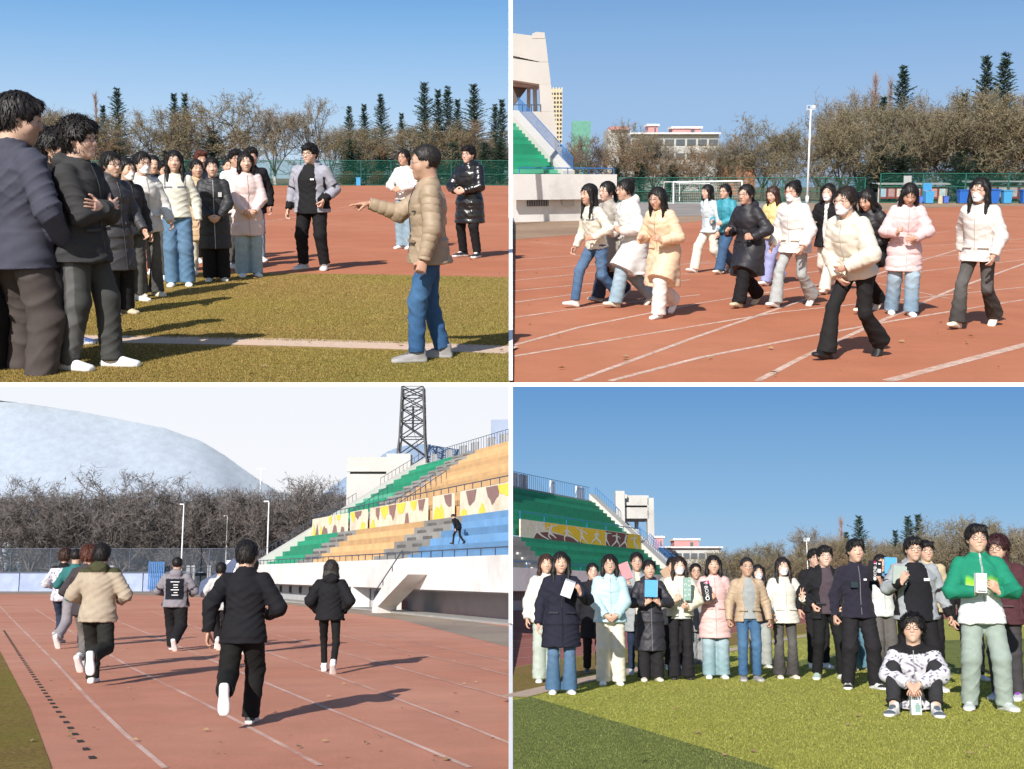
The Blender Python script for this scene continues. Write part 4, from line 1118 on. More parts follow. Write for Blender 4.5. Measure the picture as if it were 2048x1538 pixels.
U_(341, 560, 322, 20, 'person in pale jacket almost covered by the long-haired girl', top=jkt(WHT), bot=('reg', JG), shoe=SH_W, hair=('short', HB))
U_(361, 573, 302, 12, 'girl with very long black hair in cream sweater and wide blue jeans', top=swt((.80, .78, .68), hem=.90, puff=.022, fn=sailor(None)), bot=('wide', (.11, .21, .34), 'denim', fj_), shoe=SH_W, hair=('long', HB), skin=SK2, q=.72)
U_(410, 526, 302, 30, 'young man with reddish hair and navy jacket in the second row', fem=False, top=jkt(NAVY), bot=('reg', BLK), shoe=SH_W, hair=('short', HRD), skin=SK)
U_(402, 548, 320, 30, 'girl in beige long coat behind the black school coat', top=puf(BEI, .52), bot=('reg', CRM), shoe=SH_W, hair=('pony', HB))
U_(463, 516, 318, 25, 'short-haired head deepest between the two coats', fem=False, top=jkt(CHAR), bot=('reg', BLK), shoe=SH_W, hair=('crop', HB), q=1.1)
U_(480, 536, 300, 25, 'young man with glasses in white jacket behind the pink coat', fem=False, top=jkt(WHT), bot=('reg', JG), shoe=SH_S, glasses=True, hair=('short', HB), skin=SK)
U_(510, 524, 296, 20, 'curly young man in black hoodie standing last in the row', fem=False, top=jkt(BLK, hem=.76, puff=.03), bot=('reg', JL, 'denim'), shoe=SH_W, hair=('short', HB), skin=SK)
CG = U_(434, 563, 316, 14, 'girl in long black padded school coat with white shirt at neck, hands clasped', top=puf((.032, .032, .036), .48, .22, .012, collar='wide', flare=.03, open=0, zip=(.5, .5, .5)), bot=('wide', BLK), shoe=SH_C, hair=('low', HB), skin=SK2, arms=('clasp', 'clasp'), q=.72)
U_(499, 554, 305, 22, 'smiling girl in pale pink knee-length padded coat with hands clasped', top=puf((.86, .68, .66), .60, .20, .012, collar='wide', flare=.035, hood=True), bot=('wide', (.33, .44, .52), 'denim', fl_), shoe=SH_W, hair=('bob', HB), skin=SK2, arms=('clasp', 'clasp'), q=.72)
BG = U_(628, 540, 288, -14, 'heavy man with glasses in open grey-black jacket over black tee, hand in pocket', fem=False, girth=1.34, legs='apart', arms=('pocketback', 'down'), hy=-8, hp=2,
   inner=('tee', (.016, .016, .018), .80), top=jkt((.4, .4, .46), hem=.82, open=.135, hood=True, fn=bigcoat(), puff=.024), bot=('reg', BLK), shoe=SH_S, glasses=True, hair=('short', HB), skin=SK2, q=.68)
U_(812, 498, 300, -30, 'girl in white knit sweater mostly hidden by the pointing teacher', top=swt(WHT, puff=.022), bot=('wide', JL, 'denim'), shoe=SH_W, glasses=True, hair=('pony', HB), arms=('clasphi', 'clasphi'))
U_(940, 515, 292, -34, 'young man in glossy black knee-length down coat, fists together', fem=False, girth=1.12, legs='apart', arms=('clasphi', 'clasphi'), top=dict(kind='gloss', c=(.012, .012, .014), hem=.56, puff=.036, quilt=(.15, .016, .09), hood=True, collar='high', flare=.03), bot=('reg', BLK), shoe=SH_SK, glasses=True, hair=('short', HB), skin=SK2)
TE = U_(862, 722, 292, -84, 'teacher in beige quilted jacket and blue jeans pointing left with outstretched arm', fem=False, legs='step', girth=1.08, arms=('fistdown', 'point'), hp=2,
   top=dict(kind='puffer', c=(.35, .265, .18), hem=.82, puff=.026, quilt=(.078, .010, .058), zip=(.05, .04, .04), flare=.02), bot=('reg', (.038, .105, .235), 'denim', fadeknee(JN, (.07, .16, .29))), shoe=SH_G, glasses=(.45, .4, .36), hair=('crop', (.022, .019, .018)), skin=SK3, q=.6)

# ------------------------------------------------------------------ upper right: the joggers
T_(1222, 602, 364, -55, 'girl with glasses and checked scarf in long grey-beige coat behind the sweater girl', top=puf((.36, .33, .29), .50), bot=('wide', (.03, .04, .07)), shoe=('plain', (.35, .4, .46), (.5, .5, .5), None), glasses=(.4, .3, .3), hair=('pony', HB), legs='walk', lean=4, arms=('runm', 'runb'), skin=SK2)
T_(1192, 614, 369, -58, 'laughing girl in cream sailor-collar sweater and blue jeans, foremost on the left', top=swt((.78, .74, .63), puff=.018, fn=sailor(None)), bot=('reg', (.065, .125, .235), 'denim', fj_), shoe=SH_W, hair=('long', HB), legs='walk', flip=True, lean=8, arms=('runm', 'swingf'), skin=SK, q=.72)
T_(1265, 613, 360, -66, 'girl in long white down coat and light jeans with hair in a bun', top=puf((.82, .81, .78), .50, .16, .012, hood=True, flare=.05, puff=.040), bot=('wide', JL, 'denim', fl_), shoe=SH_C, glasses=(.4, .3, .28), hair=('bun', HB), legs='walk', lean=8, arms=('runf', 'runm'), skin=SK, q=.72)
T_(1326, 634, 376, -42, 'laughing girl with ponytail in long beige down coat running in white trousers', top=puf((.72, .53, .36), .46, .17, .012, collar='wide', flare=.04, puff=.036), bot=('wide', (.74, .70, .66)), shoe=SH_W, glasses=(.4, .3, .28), hair=('longtie', HB), legs='jog', lean=10, arms=('runf', 'runf'), skin=SK, hp=8, q=.7)
T_(1419, 545, 370, -62, 'girl in pale blue jacket and cream trousers walking beyond the row', top=puf((.60, .70, .76), .84, .17), bot=('wide', (.72, .66, .57)), shoe=SH_W, hair=('bob', HB), legs='walk', flip=True, lean=4, arms=('down', 'swingb'), skin=SK2, glasses=(.4, .3, .28))
T_(1452, 547, 369, -48, 'girl with dark glasses in short teal padded jacket', top=puf((.04, .27, .35), .86, .14, puff=.036), bot=('wide', JN, 'denim'), shoe=SH_C, glasses=True, hair=('pony', HB), legs='walk', lean=4, arms=('clasphi', 'runm'), skin=SK2)
T_(1546, 570, 374, -50, 'girl with long brown hair in yellow jacket and lilac jeans half hidden', top=puf((.70, .58, .25), .86), bot=('wide', (.30, .32, .55), 'denim'), shoe=SH_W, hair=('long', HBR), legs='walk', arms=('runm', 'runm'), hp=14, skin=SK2)
T_(1495, 613, 370, -48, 'girl with glasses in long black padded coat and beige flats, mid row', top=puf((.022, .021, .027), .50, .20, .012, hood=True, flare=.045, puff=.036), bot=('wide', BLK), shoe=SH_B, glasses=(.4, .3, .28), hair=('low', HB), legs='walk', lean=5, arms=('runm', 'runf'), skin=SK, q=.75)
T_(1586, 614, 364, -46, 'girl in roomy white down jacket, face mask and red glasses', top=puf((.84, .80, .77), .80, .17, .013, collar='high', puff=.046, flare=.02), bot=('flare', (.40, .42, .42), 'denim'), shoe=SH_S, glasses=(.35, .03, .04), mask=(.85, .86, .87), hair=('bun', HB), legs='walk', flip=True, lean=5, arms=('swingf', 'swingf'), skin=SK2, q=.75)
T_(1652, 586, 368, -34, 'masked girl in open black jacket and cream flared trousers', inner=('tee', (.75, .74, .72), .86), top=jkt(BLK, hem=.78, open=.04, puff=.03), bot=('flare', (.74, .66, .58)), shoe=SH_C, mask=(.85, .86, .87), hair=('bob', HB), legs='walk', lean=3, arms=('runm', 'runf'), skin=SK2)
T_(1740, 624, 380, -50, 'person in black hooded coat hidden behind the leading masked girl', fem=True, top=puf((.02, .02, .024), .72, hood=True), bot=('wide', BLK), shoe=SH_C, hair=('bob', HB), legs='walk', lean=10, arms=('runm', 'runb'), hp=20)
T_(1705, 716, 375, -52, 'leading girl in short cream down jacket, white mask, black trousers and boots', top=puf((.80, .75, .63), .88, .15, .010, collar='wide', puff=.044), bot=('flare', (.018, .017, .018)), shoe=SH_K, glasses=(.4, .3, .28), mask=(.86, .87, .89), hair=('low', (.022, .015, .013)), legs='walk', flip=True, lean=18, arms=('clasphi', 'clasp'), hp=-6, skin=SK2, q=.62)
T_(1802, 630, 368, -8, 'girl looking down in light pink padded coat and faded jeans', top=puf((.82, .60, .60), .60, .16, .012, collar='wide', hood=True, flare=.035, puff=.036), bot=('wide', (.20, .30, .40), 'denim', fl_), shoe=SH_W, hair=('bob', HB), legs='step', lean=6, arms=('clasphi', 'runf'), hp=26, skin=SK, q=.72)
T_(1950, 655, 357, -44, 'girl with long ponytail and mask in white quilted jacket walking last on the right', top=puf((.76, .73, .69), .82, .11, .006, collar='wide', puff=.030, flare=.03), bot=('flare', (.055, .05, .048), 'denim', fg_), shoe=SH_C, glasses=(.4, .3, .28), mask=(.84, .84, .86), hair=('longtie', HB), legs='walk', flip=True, lean=4, arms=('swingf', 'swingb'), skin=SK2, q=.7)

# ------------------------------------------------------------------ lower left: the run seen from behind
L_(118, 1288, 1099, 178, 'runner in scribble-print jacket leading on the inside', fem=False, top=jkt((.6, .6, .62), fn=scribble), bot=('reg', (.035, .045, .08)), shoe=SH_G, hair=('fluffy', HBR), legs='jog', lean=4, arms=('runm', 'runm'), skin=SK3)
L_(142, 1296, 1099, 172, 'runner in teal jacket and grey sweatpants', fem=False, top=jkt((.035, .15, .15), hem=.86), bot=('baggy', (.26, .24, .26)), shoe=SH_S, hair=('crop', HB), legs='jog', flip=True, arms=('runm', 'runm'), skin=SK3)
L_(165, 1342, 1093, 178, 'runner with reddish curls partly hidden behind the beige parka', fem=False, top=jkt((.055, .045, .05), hem=.80), bot=('reg', (.16, .15, .14)), shoe=SH_S, hair=('fluffy', HRD), legs='jog', arms=('runm', 'runm'), hy=15, skin=SK3)
L_(188, 1369, 1089, 182, 'runner in beige parka with olive hood and black trousers', fem=False, girth=1.1, top=jkt((.40, .33, .25), hem=.80, puff=.036, hood=True, fn=lambda V, t, a, f, u, o, ta: (t.__setitem__((~o) & (u > 1.40), (.06, .06, .03)), t)[1]), bot=('baggy', (.022, .022, .020)), shoe=SH_W, hair=('short', HB), legs='run', lean=3, arms=('runm', 'runm'), skin=SK3, q=.75)
BK = L_(347, 1301, 1115, 182, 'stout runner whose black back panel carries lines of small white print', fem=False, girth=1.32, top=jkt((.3, .3, .34), hem=.84, hood=True, fn=bigcoat((.23, .215, .24), (.012, .013, .02), True)), bot=('baggy', BLK), shoe=SH_SK, hair=('crop', HB), legs='jog', arms=('runm', 'runm'), skin=SK3)
L_(436, 1299, 1126, 180, 'runner in whitish jacket mostly covered by the nearest man in black', fem=False, top=jkt((.5, .5, .5)), bot=('reg', BLK), shoe=SH_S, hair=('short', HB), legs='jog', arms=('runm', 'runm'), skin=SK3)
L_(500, 1307, 1118, 180, 'runner with pale collar beyond the shoulder of the nearest man in black', fem=False, top=jkt((.03, .03, .035), hood=True), bot=('reg', BLK), shoe=SH_W, hair=('short', HB), legs='jog', flip=True, arms=('runm', 'runm'), skin=SK3)
L_(480, 1452, 1083, 184, 'nearest runner, tall man all in black with one foot kicked up', fem=False, top=jkt((.012, .012, .015), hem=.80, puff=.030), bot=('baggy', (.011, .011, .011)), shoe=SH_BW, hair=('short', HB), legs='run', flip=True, lean=4, girth=1.06, arms=('swingb', 'runm'), hy=-8, skin=SK3, q=.6)
L_(657, 1346, 1121, 186, 'runner in black hooded jacket with hands in pockets, out on the right', fem=False, top=jkt((.013, .013, .015), hem=.84, puff=.040, hood=True, flare=.02), bot=('slim', (.012, .012, .012)), shoe=SH_W, hair=('bob', (.03, .025, .022)), legs='walk', lean=4, arms=('pocketback', 'pocketback'), hp=10, skin=SK3, q=.78)

# ------------------------------------------------------------------ lower right: the group photo, back row first
G_(1093, 1366, 1109, 5, 'girl in white jacket and pale green trousers behind the navy coat', top=jkt((.72, .71, .64), puff=.035), bot=('wide', (.42, .48, .42)), shoe=SH_S, hair=('bob', HBR))
G_(1187, 1347, 1127, 5, 'girl with glasses in black coat peeping between the navy parka and light blue jacket', top=jkt((.016, .016, .02), hem=.55, puff=.03), bot=('reg', BLK), shoe=('plain', (.12, .11, .10), (.2, .2, .2), None), glasses=(.3, .25, .22), hair=('pony', HB), skin=SK2)
BB = G_(1277, 1350, 1106, 0, 'girl with hair tied back and round glasses in grey coat with navy checked scarf', inner=('tee', (.70, .62, .46), .86), top=jkt((.30, .32, .33), hem=.62, puff=.03, open=.05), bot=('slim', (.02, .03, .06)), shoe=('plain', (.5, .56, .6), (.6, .6, .6), None), glasses=(.3, .25, .22), hair=('pony', HB), arms=('down', 'holdhi'), skin=SK)
BC = G_(1350, 1340, 1116, 0, 'back-row girl between blue book and face mask, behind a brown kraft book', top=jkt((.35, .34, .32), hem=.7), bot=('reg', BLK), shoe=SH_S, hair=('bun', HB), arms=('down', 'holdhi'))
G_(1396, 1335, 1128, 0, 'girl with round glasses in grey coat between the mask and the pink coat', top=jkt((.28, .27, .26), hem=.60, puff=.03), bot=('wide', (.30, .31, .32)), shoe=SH_S, glasses=True, hair=('pony', HB), skin=SK)
G_(1522, 1336, 1130, 2, 'masked long-haired girl half hidden behind the teacher', top=jkt(BLK, hem=.78), bot=('wide', (.34, .36, .33)), shoe=SH_S, mask=(.8, .82, .84), hair=('long', HB), skin=SK2)
G_(1638, 1338, 1099, 5, 'smiling young man peeking over the shoulder of the plum sweater', fem=False, top=jkt(BLK), bot=('reg', BLK), shoe=SH_W, glasses=(.3, .25, .22), hair=('short', HB), skin=SK)
G_(1722, 1342, 1118, 0, 'person in teal jeans hidden behind the man in the navy fleece', top=jkt(CHAR), bot=('wide', (.10, .20, .26), 'denim'), shoe=SH_B, hair=('pony', HB))
BX = G_(1772, 1345, 1110, 0, 'girl in pale colour-blocked jacket hiding her face behind a blue book', top=jkt((.6, .62, .60), fn=lambda V, t, a, f, u, o, ta: (t.__setitem__((u > 1.30), (.10, .22, .36)), t)[1]), bot=('wide', (.12, .11, .105), 'denim'), shoe=SH_C, hair=('bob', HB), arms=('holdhi', 'down'))
G_(1866, 1352, 1083, -2, 'young man with beige sleeve behind the heavy man', fem=False, top=jkt((.52, .42, .27)), bot=('reg', BLK), shoe=SH_S, glasses=(.3, .25, .22), hair=('short', HB), skin=SK)
G_(1948, 1362, 1118, 5, 'person in black coat behind the green and white jacket', fem=False, top=jkt(BLK, hem=.72), bot=('reg', BLK), shoe=('sneaker', (.55, .6, .64), (.7, .7, .7), None), hair=('short', HB))
G_(2018, 1401, 1074, -38, 'curly-haired man with glasses in maroon jacket at the right edge', fem=False, girth=1.1, top=jkt((.075, .028, .035), hem=.80, puff=.04, collar='high'), bot=('reg', (.055, .05, .055)), shoe=('sneaker', (.6, .58, .6), (.75, .75, .72), (.30, .08, .45)), glasses=True, hair=('fluffy', (.045, .016, .018)), skin=SK)
# front row
P1 = G_(1123, 1389, 1105, 3, 'girl with long black hair in navy parka over flared jeans, holding a white box', top=jkt((.018, .019, .033), hem=.58, puff=.030, collar='wide', flare=.035), bot=('flare', (.07, .14, .235), 'denim', fj_), shoe=SH_W, hair=('long', HB), arms=('holdhi', 'down'), girth=1.1, skin=SK, q=.66)
P2 = G_(1222, 1371, 1110, 0, 'girl with bobbed hair and glasses in light blue down jacket and cream trousers', top=puf((.50, .70, .76), .84, .13, .010, hood=True, puff=.036), bot=('wide', (.76, .70, .58)), shoe=SH_W, glasses=(.3, .25, .22), hair=('bob', HB), arms=('clasp', 'clasp'), girth=1.06, skin=SK, q=.66)
P3 = G_(1302, 1363, 1121, 3, 'girl in long black padded coat holding a bright blue book at her chest', top=puf((.026, .025, .033), .44, .20, .010, collar='wide', flare=.03, hood=True, zip=(.2, .2, .22)), bot=('wide', (.020, .019, .022)), shoe=SH_C, hair=('low', HB), arms=('hold', 'hold'), skin=SK, q=.68)
P4 = G_(1363, 1360, 1114, 0, 'girl with long brown-tipped hair in white mask and short cream down jacket', inner=('tee', (.62, .64, .62), .86), top=puf((.80, .76, .60), .90, .14, .010, collar='wide', puff=.036, open=.03), bot=('flare', (.018, .017, .020)), shoe=SH_K, mask=(.86, .88, .90), hair=('longtie', (.020, .012, .010)), arms=('holdlo', 'hold'), skin=SK2, q=.68)
P5 = G_(1433, 1358, 1112, -3, 'smiling girl in pink padded coat and pale wide jeans holding a black carton', top=puf((.80, .52, .50), .58, .16, .011, collar='wide', flare=.035, hood=True, puff=.034), bot=('wide', (.24, .36, .40), 'denim', fl_), shoe=SH_W, hair=('bob', HB), arms=('down', 'hold'), skin=SK, q=.68)
P6 = G_(1501, 1363, 1116, 0, 'teacher in open tan quilted jacket over grey sweater and blue jeans, fists at sides', fem=False, arms=('fistdown', 'fistdown'), inner=('sweater', (.32, .34, .34), .88), top=dict(kind='puffer', c=(.42, .31, .21), hem=.84, puff=.022, quilt=(.080, .009, .050), open=.085), bot=('reg', (.050, .12, .235), 'denim', fadeknee(JN, (.09, .18, .30))), shoe=SH_G, glasses=(.4, .35, .3), hair=('crop', (.022, .019, .018)), skin=SK3, q=.66)
P7 = G_(1573, 1358, 1116, 3, 'girl with very long hair and mask in white quilted jacket making a peace sign', top=puf((.74, .71, .63), .80, .11, .006, collar='wide', flare=.03, puff=.032), bot=('flare', (.060, .055, .055), 'denim', fg_), shoe=SH_C, mask=(.84, .84, .86), hair=('long', (.016, .012, .012)), arms=('peace', 'swingf'), skin=SK2, q=.68)
P8 = G_(1660, 1360, 1093, -2, 'young man with glasses in open black jacket over plum sweater', fem=False, girth=1.08, legs='apart', arms=('pocketback', 'pocketback'), inner=('sweater', (.075, .055, .068), .86), top=jkt((.015, .015, .018), hem=.80, open=.105, puff=.028, hood=True), bot=('reg', (.012, .012, .013)), shoe=SH_GR, glasses=(.3, .25, .22), hair=('short', HB), skin=SK2, q=.68)
P9 = G_(1724, 1379, 1080, 0, 'tall young man in zipped navy fleece and cargo trousers holding up a dark tube carton', fem=False, legs='apart', arms=('holdhi', 'fistdown'), top=dict(kind='fleece', c=(.024, .022, .036), hem=.84, puff=.018, zip=(.16, .16, .18)), bot=('baggy', (.018, .017, .020)), shoe=SH_BW, hair=('short', HB), skin=SK, q=.65)
P10 = G_(1842, 1384, 1076, -2, 'heavy man in open grey jacket over black tee standing behind the seated man', fem=False, girth=1.34, legs='apart', arms=('fistdown', 'holdhi'), inner=('tee', (.014, .014, .018), .80), top=jkt((.4, .4, .44), hem=.82, open=.15, fn=bigcoat((.32, .34, .36)), hood=True), bot=('reg', BLK), shoe=SH_S, glasses=(.2, .17, .17), hair=('short', HB), skin=SK, q=.66)
P12 = G_(1976, 1422, 1051, -8, 'tall smiling man in green and white track jacket with grey sweatpants', fem=False, legs='apart', arms=('hold', 'hold'), top=jkt((.7, .7, .7), hem=.82, puff=.030, flare=.025, fn=greenwhite), bot=('baggy', (.30, .36, .32), 'fleece'), shoe=('sneaker', (.52, .57, .55), (.7, .72, .7), (.6, .64, .62)), glasses=(.2, .17, .17), hair=('short', HB), skin=SK, hp=-4, q=.62)
P11 = G_(1836, 1424, 1231, -21, 'young man with bushy hair sitting on the turf in a letter-print jacket', fem=False, legs='sit', lean=14, arms=('knee', 'knee'), top=jkt((.6, .6, .62), hem=.86, puff=.034, fn=scribble, collar='wide'), bot=('reg', (.030, .030, .033), 'denim'), shoe=('duo', (.72, .72, .70), (.78, .76, .70), (.10, .12, .15)), glasses=True, hair=('fluffy', HB), hp=-14, skin=SK, q=.62)
import sys
print('PEOPLE', len(ALLP), [(int(a), round(c, 2)) for a, b, c in ALLP], 'polys', sum(len(m.polygons) for m in bpy.data.meshes), file=sys.stderr)
# ------------------------------------------------------------------ trees
rnd = random.Random(11)
M_bark = pmat('bark_brown', (.11, .085, .068), .95, .3, 3, .5, 20)
M_bark_b = pmat('bark_dark', (.13, .115, .11), .95, .3, 3, .5, 20)
M_leaf = tint_mat('dry_leaves', .8, .2, 0.0, 10, .3, 1.2)
M_twig = tint_mat('fine_twigs', .9, .15, 0.0, 10, .25, 1.0)
M_need = tint_mat('conifer_needles', .75, .25, 0.0, 10, .35, .9)
def rvec(r):
    while True:
        v = Vector((r.uniform(-1, 1), r.uniform(-1, 1), r.uniform(-1, 1)))
        if .05 < v.length < 1: return v.normalized()
class Ribbons:
    def __init__(s): s.v = []; s.q = []; s.c = []
    def strip(s, a, b, w0, w1, side, c):
        n = len(s.v); s.v += [a - side * w0, a + side * w0, b + side * w1, b - side * w1]; s.q.append((n, n + 1, n + 2, n + 3)); s.c += [c] * 4
    def leaf(s, p, r, c, rr):
        u = rvec(rr) * r; v = rvec(rr) * r * .7; n = len(s.v)
        s.v += [p - u, p - v, p + u, p + v]; s.q.append((n, n + 1, n + 2, n + 3)); s.c += [c] * 4
    def mesh(s, name, mats, midx=None):
        return fast_mesh(name, np.array([tuple(v) for v in s.v], f32), np.array(s.q), mats, np.array(s.c, f32), False, midx)
def bare_tree(seed, spread=1.0, forks=4, leaves=.5, leafc=((.20, .155, .075), (.26, .17, .09), (.15, .13, .05)), up=.55, twigc=(.20, .17, .115), bark=None, low=.12, droop=0.0, wid=.016):
    """tree about 10 m high"""
    r = random.Random(seed); T = MB(); W = Ribbons(); Lf = Ribbons()
    def grow(p, d, L, rad, depth):
        n = 3; q = p
        for i in range(n):
            d = (d + rvec(r) * .16 + Vector((0, 0, .05 * up - droop * .06 * (3 - depth if depth < 3 else 0)))).normalized()
            q2 = q + d * (L / n); r0 = rad * (1 - .3 * i / n); r1 = rad * (1 - .3 * (i + 1) / n)
            if depth >= 2: T.tube(q, q2, r0, r1, 5 if depth > 3 else 4, False)
            else:
                sd = d.cross(rvec(r)).normalized(); W.strip(q, q2, max(r0, wid), max(r1, wid * .8), sd, twigc)
            q = q2
            if depth >= 3 and i < 2:
                grow(q, (d * .35 + rvec(r) * .9 * spread + Vector((0, 0, .1))).normalized(), L * .62, rad * .4, depth - 2)
            if depth <= 3:
                for _ in range(2 if (depth < 3 and r.random() < .75) else 1):
                    dd = (d * .5 + rvec(r) * .8 + Vector((0, 0, .28 * up - droop * .35))).normalized(); l2 = r.uniform(.25, .7)
                    e = q + dd * l2; sd = dd.cross(rvec(r)).normalized()
                    W.strip(q, e, wid, wid * .6, sd, twigc)
                    for __ in range(2):
                        d3 = (dd + rvec(r) * .9).normalized(); a = q.lerp(e, r.random()); e3 = a + d3 * r.uniform(.15, .38)
                        W.strip(a, e3, wid * .8, wid * .5, d3.cross(rvec(r)).normalized(), twigc)
                        if r.random() < leaves:
                            for ___ in range(2): Lf.leaf(a.lerp(e3, r.random()) + rvec(r) * .07, r.uniform(.030, .055), leafc[r.randrange(len(leafc))], r)
        if depth > 0:
            k = 3 if depth > 1 else 2
            for i in range(k):
                dd = (d * .75 + rvec(r) * (.62 * spread) + Vector((0, 0, .18 * up))).normalized()
                grow(q, dd, L * r.uniform(.62, .86), rad * .60, depth - 1)
    h0 = 10 * low
    T.tube((0, 0, -.3), (0.05, 0, h0 * .5), .19, .15, 8, False); T.tube((.05, 0, h0 * .5), (0, .03, h0), .15, .14, 8, False)
    for i in range(forks):
        a = 2 * math.pi * (i + r.random() * .5) / forks; d = Vector((math.cos(a) * .55 * spread, math.sin(a) * .55 * spread, 1)).normalized()
        grow(Vector((0, 0, h0 * .97)), d, 2.25 * (1 + .2 * r.random()), .095, 4)
    top = max(v.z for v in W.v)
    k = 10.0 / top
    me_t = T.mesh('trunk', bark or M_bark, True); me_w = W.mesh('twigs', [M_twig]); me_l = Lf.mesh('leaves', [M_leaf]) if Lf.q else None
    for m in (me_t, me_w, me_l):
        if m: m.transform(Matrix.Scale(k, 4))
    return me_t, me_w, me_l
def poplar(seed, c=(.30, .20, .15)):
    r = random.Random(seed); T = MB(); W = Ribbons()
    T.tube((0, 0, -.3), (0, 0, 9.2), .13, .02, 6, False)
    for i in range(120):
        z = 1.2 + 8.2 * r.random() ** .8; a = r.random() * 6.28; l = (1.6 * (1 - z / 10.5) + .35) * r.uniform(.6, 1)
        d = Vector((math.cos(a) * r.uniform(.15, .42), math.sin(a) * r.uniform(.15, .42), 1)).normalized(); p = Vector((0, 0, z)); e = p + d * l
        W.strip(p, e, .018, .008, d.cross(rvec(r)).normalized(), c)
        for _ in range(7):
            d2 = (d + rvec(r) * .35).normalized(); q = p.lerp(e, r.random()); W.strip(q, q + d2 * r.uniform(.3, .8), .010, .005, d2.cross(rvec(r)).normalized(), c)
    return T.mesh('trunk', M_bark, True), W.mesh('twigs', [M_twig]), None
def conifer(seed, wide=1.0, col=((.030, .058, .042), (.045, .080, .055), (.022, .042, .034)), skirt=False, dens=1.0):
    r = random.Random(seed); T = MB(); W = Ribbons(); col = tuple(tuple(v * 1.5 for v in c) for c in col)
    T.tube((0, 0, -.3), (0, 0, 9.7), .14, .012, 6, False)
    nb = int(230 * dens)
    for i in range(nb):
        z = .5 + 9.25 * (i / nb) ** .92 + r.uniform(-.1, .1); z = min(z, 9.75)
        f = 1 - z / 10; L0 = (2.75 * f ** .85 + .18) * wide * (1 + .22 * math.sin(z * 2.3 + seed))
        a = i * 2.4 + r.uniform(-.5, .5); L = L0 * r.uniform(.45, 1.1)
        if r.random() < .07: L *= 1.35
        d = Vector((math.cos(a), math.sin(a), .30 + .5 * (z / 10) ** 2)); p = Vector((0, 0, z)); n = max(2, int(L / .28)); q = p
        for j in range(n):
            q2 = q + d.normalized() * (L / n); d.z -= .06 if j < n * .6 else -.03
            T.tube(q, q2, .018 * (1 - j / n) + .006, .018 * (1 - (j + 1) / n) + .005, 3, False)
            for _ in range(10):
                o = q.lerp(q2, r.random()); side = Vector((-d.y, d.x, 0)).normalized() * r.choice((-1, 1))
                dd = (side * r.uniform(.3, 1) + d * .6 + Vector((0, 0, r.uniform(-.5, .25)))).normalized()
                l = r.uniform(.12, .32) * (1.15 - .5 * j / n); W.strip(o, o + dd * l, .030, .010, dd.cross(rvec(r)).normalized(), col[r.randrange(3)])
            q = q2
    return T.mesh('trunk', M_bark_b, True), W.mesh('needles', [M_need]), None
def bush(seed, cols, n=5200, r0=1.0, leaf=.06, squash=.85):
    r = random.Random(seed); W = Ribbons()
    lobes = [(rvec(r) * .55, r.uniform(.45, .75)) for _ in range(9)]
    for i in range(n):
        c, rad = lobes[r.randrange(9)]; p = c + rvec(r) * rad * r.uniform(.55, 1.05); p.z = p.z * squash + .75
        if p.z < 0: p.z = -p.z * .3
        W.leaf(p * r0, leaf * r.uniform(.6, 1.3), cols[r.randrange(len(cols))], r)
    return W.mesh('foliage', [M_leaf])
OL = ((.27, .235, .10), (.31, .25, .12), (.20, .19, .08), (.34, .28, .18))
BR_ = ((.33, .205, .11), (.27, .19, .10), (.36, .24, .14))
PT = {
 'vase': bare_tree(1, 1.0, 4, .55, OL, .6, low=.11), 'wide': bare_tree(2, 1.25, 4, .70, OL, .35, low=.13), 'tall': bare_tree(3, .75, 3, .35, OL, .9, low=.13, twigc=(.225, .19, .135)),
 'brown': bare_tree(4, 1.15, 4, .75, BR_, .4, low=.12, twigc=(.215, .155, .10)), 'grey': bare_tree(5, .9, 4, .05, OL, .8, twigc=(.25, .215, .17)), 'weep': bare_tree(6, 1.1, 4, .5, OL, .2, low=.14, droop=.8),
 'pop': poplar(7, (.33, .21, .16)), 'pop2': poplar(8, (.30, .22, .18)),
 'dark': bare_tree(9, 1.05, 4, .35, ((.17, .16, .13), (.20, .17, .14)), .5, low=.12, twigc=(.165, .145, .135), bark=M_bark_b), 'dark2': bare_tree(10, .95, 5, .15, ((.10, .09, .07),), .7, low=.14, twigc=(.19, .17, .16), bark=M_bark_b),
 'con': conifer(21), 'con2': conifer(22, .8), 'con3': conifer(23, 1.25, dens=1.1), 'conf': conifer(24, 1.9, dens=1.3),
}
TREE_KIND = {'vase': 'bare_tree', 'wide': 'bare_tree', 'tall': 'bare_tree', 'brown': 'bare_tree', 'grey': 'bare_tree', 'weep': 'bare_tree', 'pop': 'poplar_tree', 'pop2': 'poplar_tree', 'dark': 'bare_tree', 'dark2': 'bare_tree', 'con': 'conifer_tree', 'con2': 'conifer_tree', 'con3': 'conifer_tree', 'conf': 'conifer_tree'}
DESC = {'vase': 'vase-shaped tree with thin olive leaves', 'wide': 'broad tree with sparse olive leaves', 'tall': 'slender upright nearly bare tree', 'brown': 'wide tree with brown dry leaves', 'grey': 'greyish leafless tree with fine twigs',
        'weep': 'drooping tree with sparse leaves', 'pop': 'reddish leafless poplar', 'pop2': 'greyish leafless poplar', 'dark': 'dark spreading leafless tree', 'dark2': 'dark upright leafless tree', 'con': 'dark pointed conifer', 'con2': 'narrow dark conifer', 'con3': 'broad dark conifer', 'conf': 'dense low evergreen'}
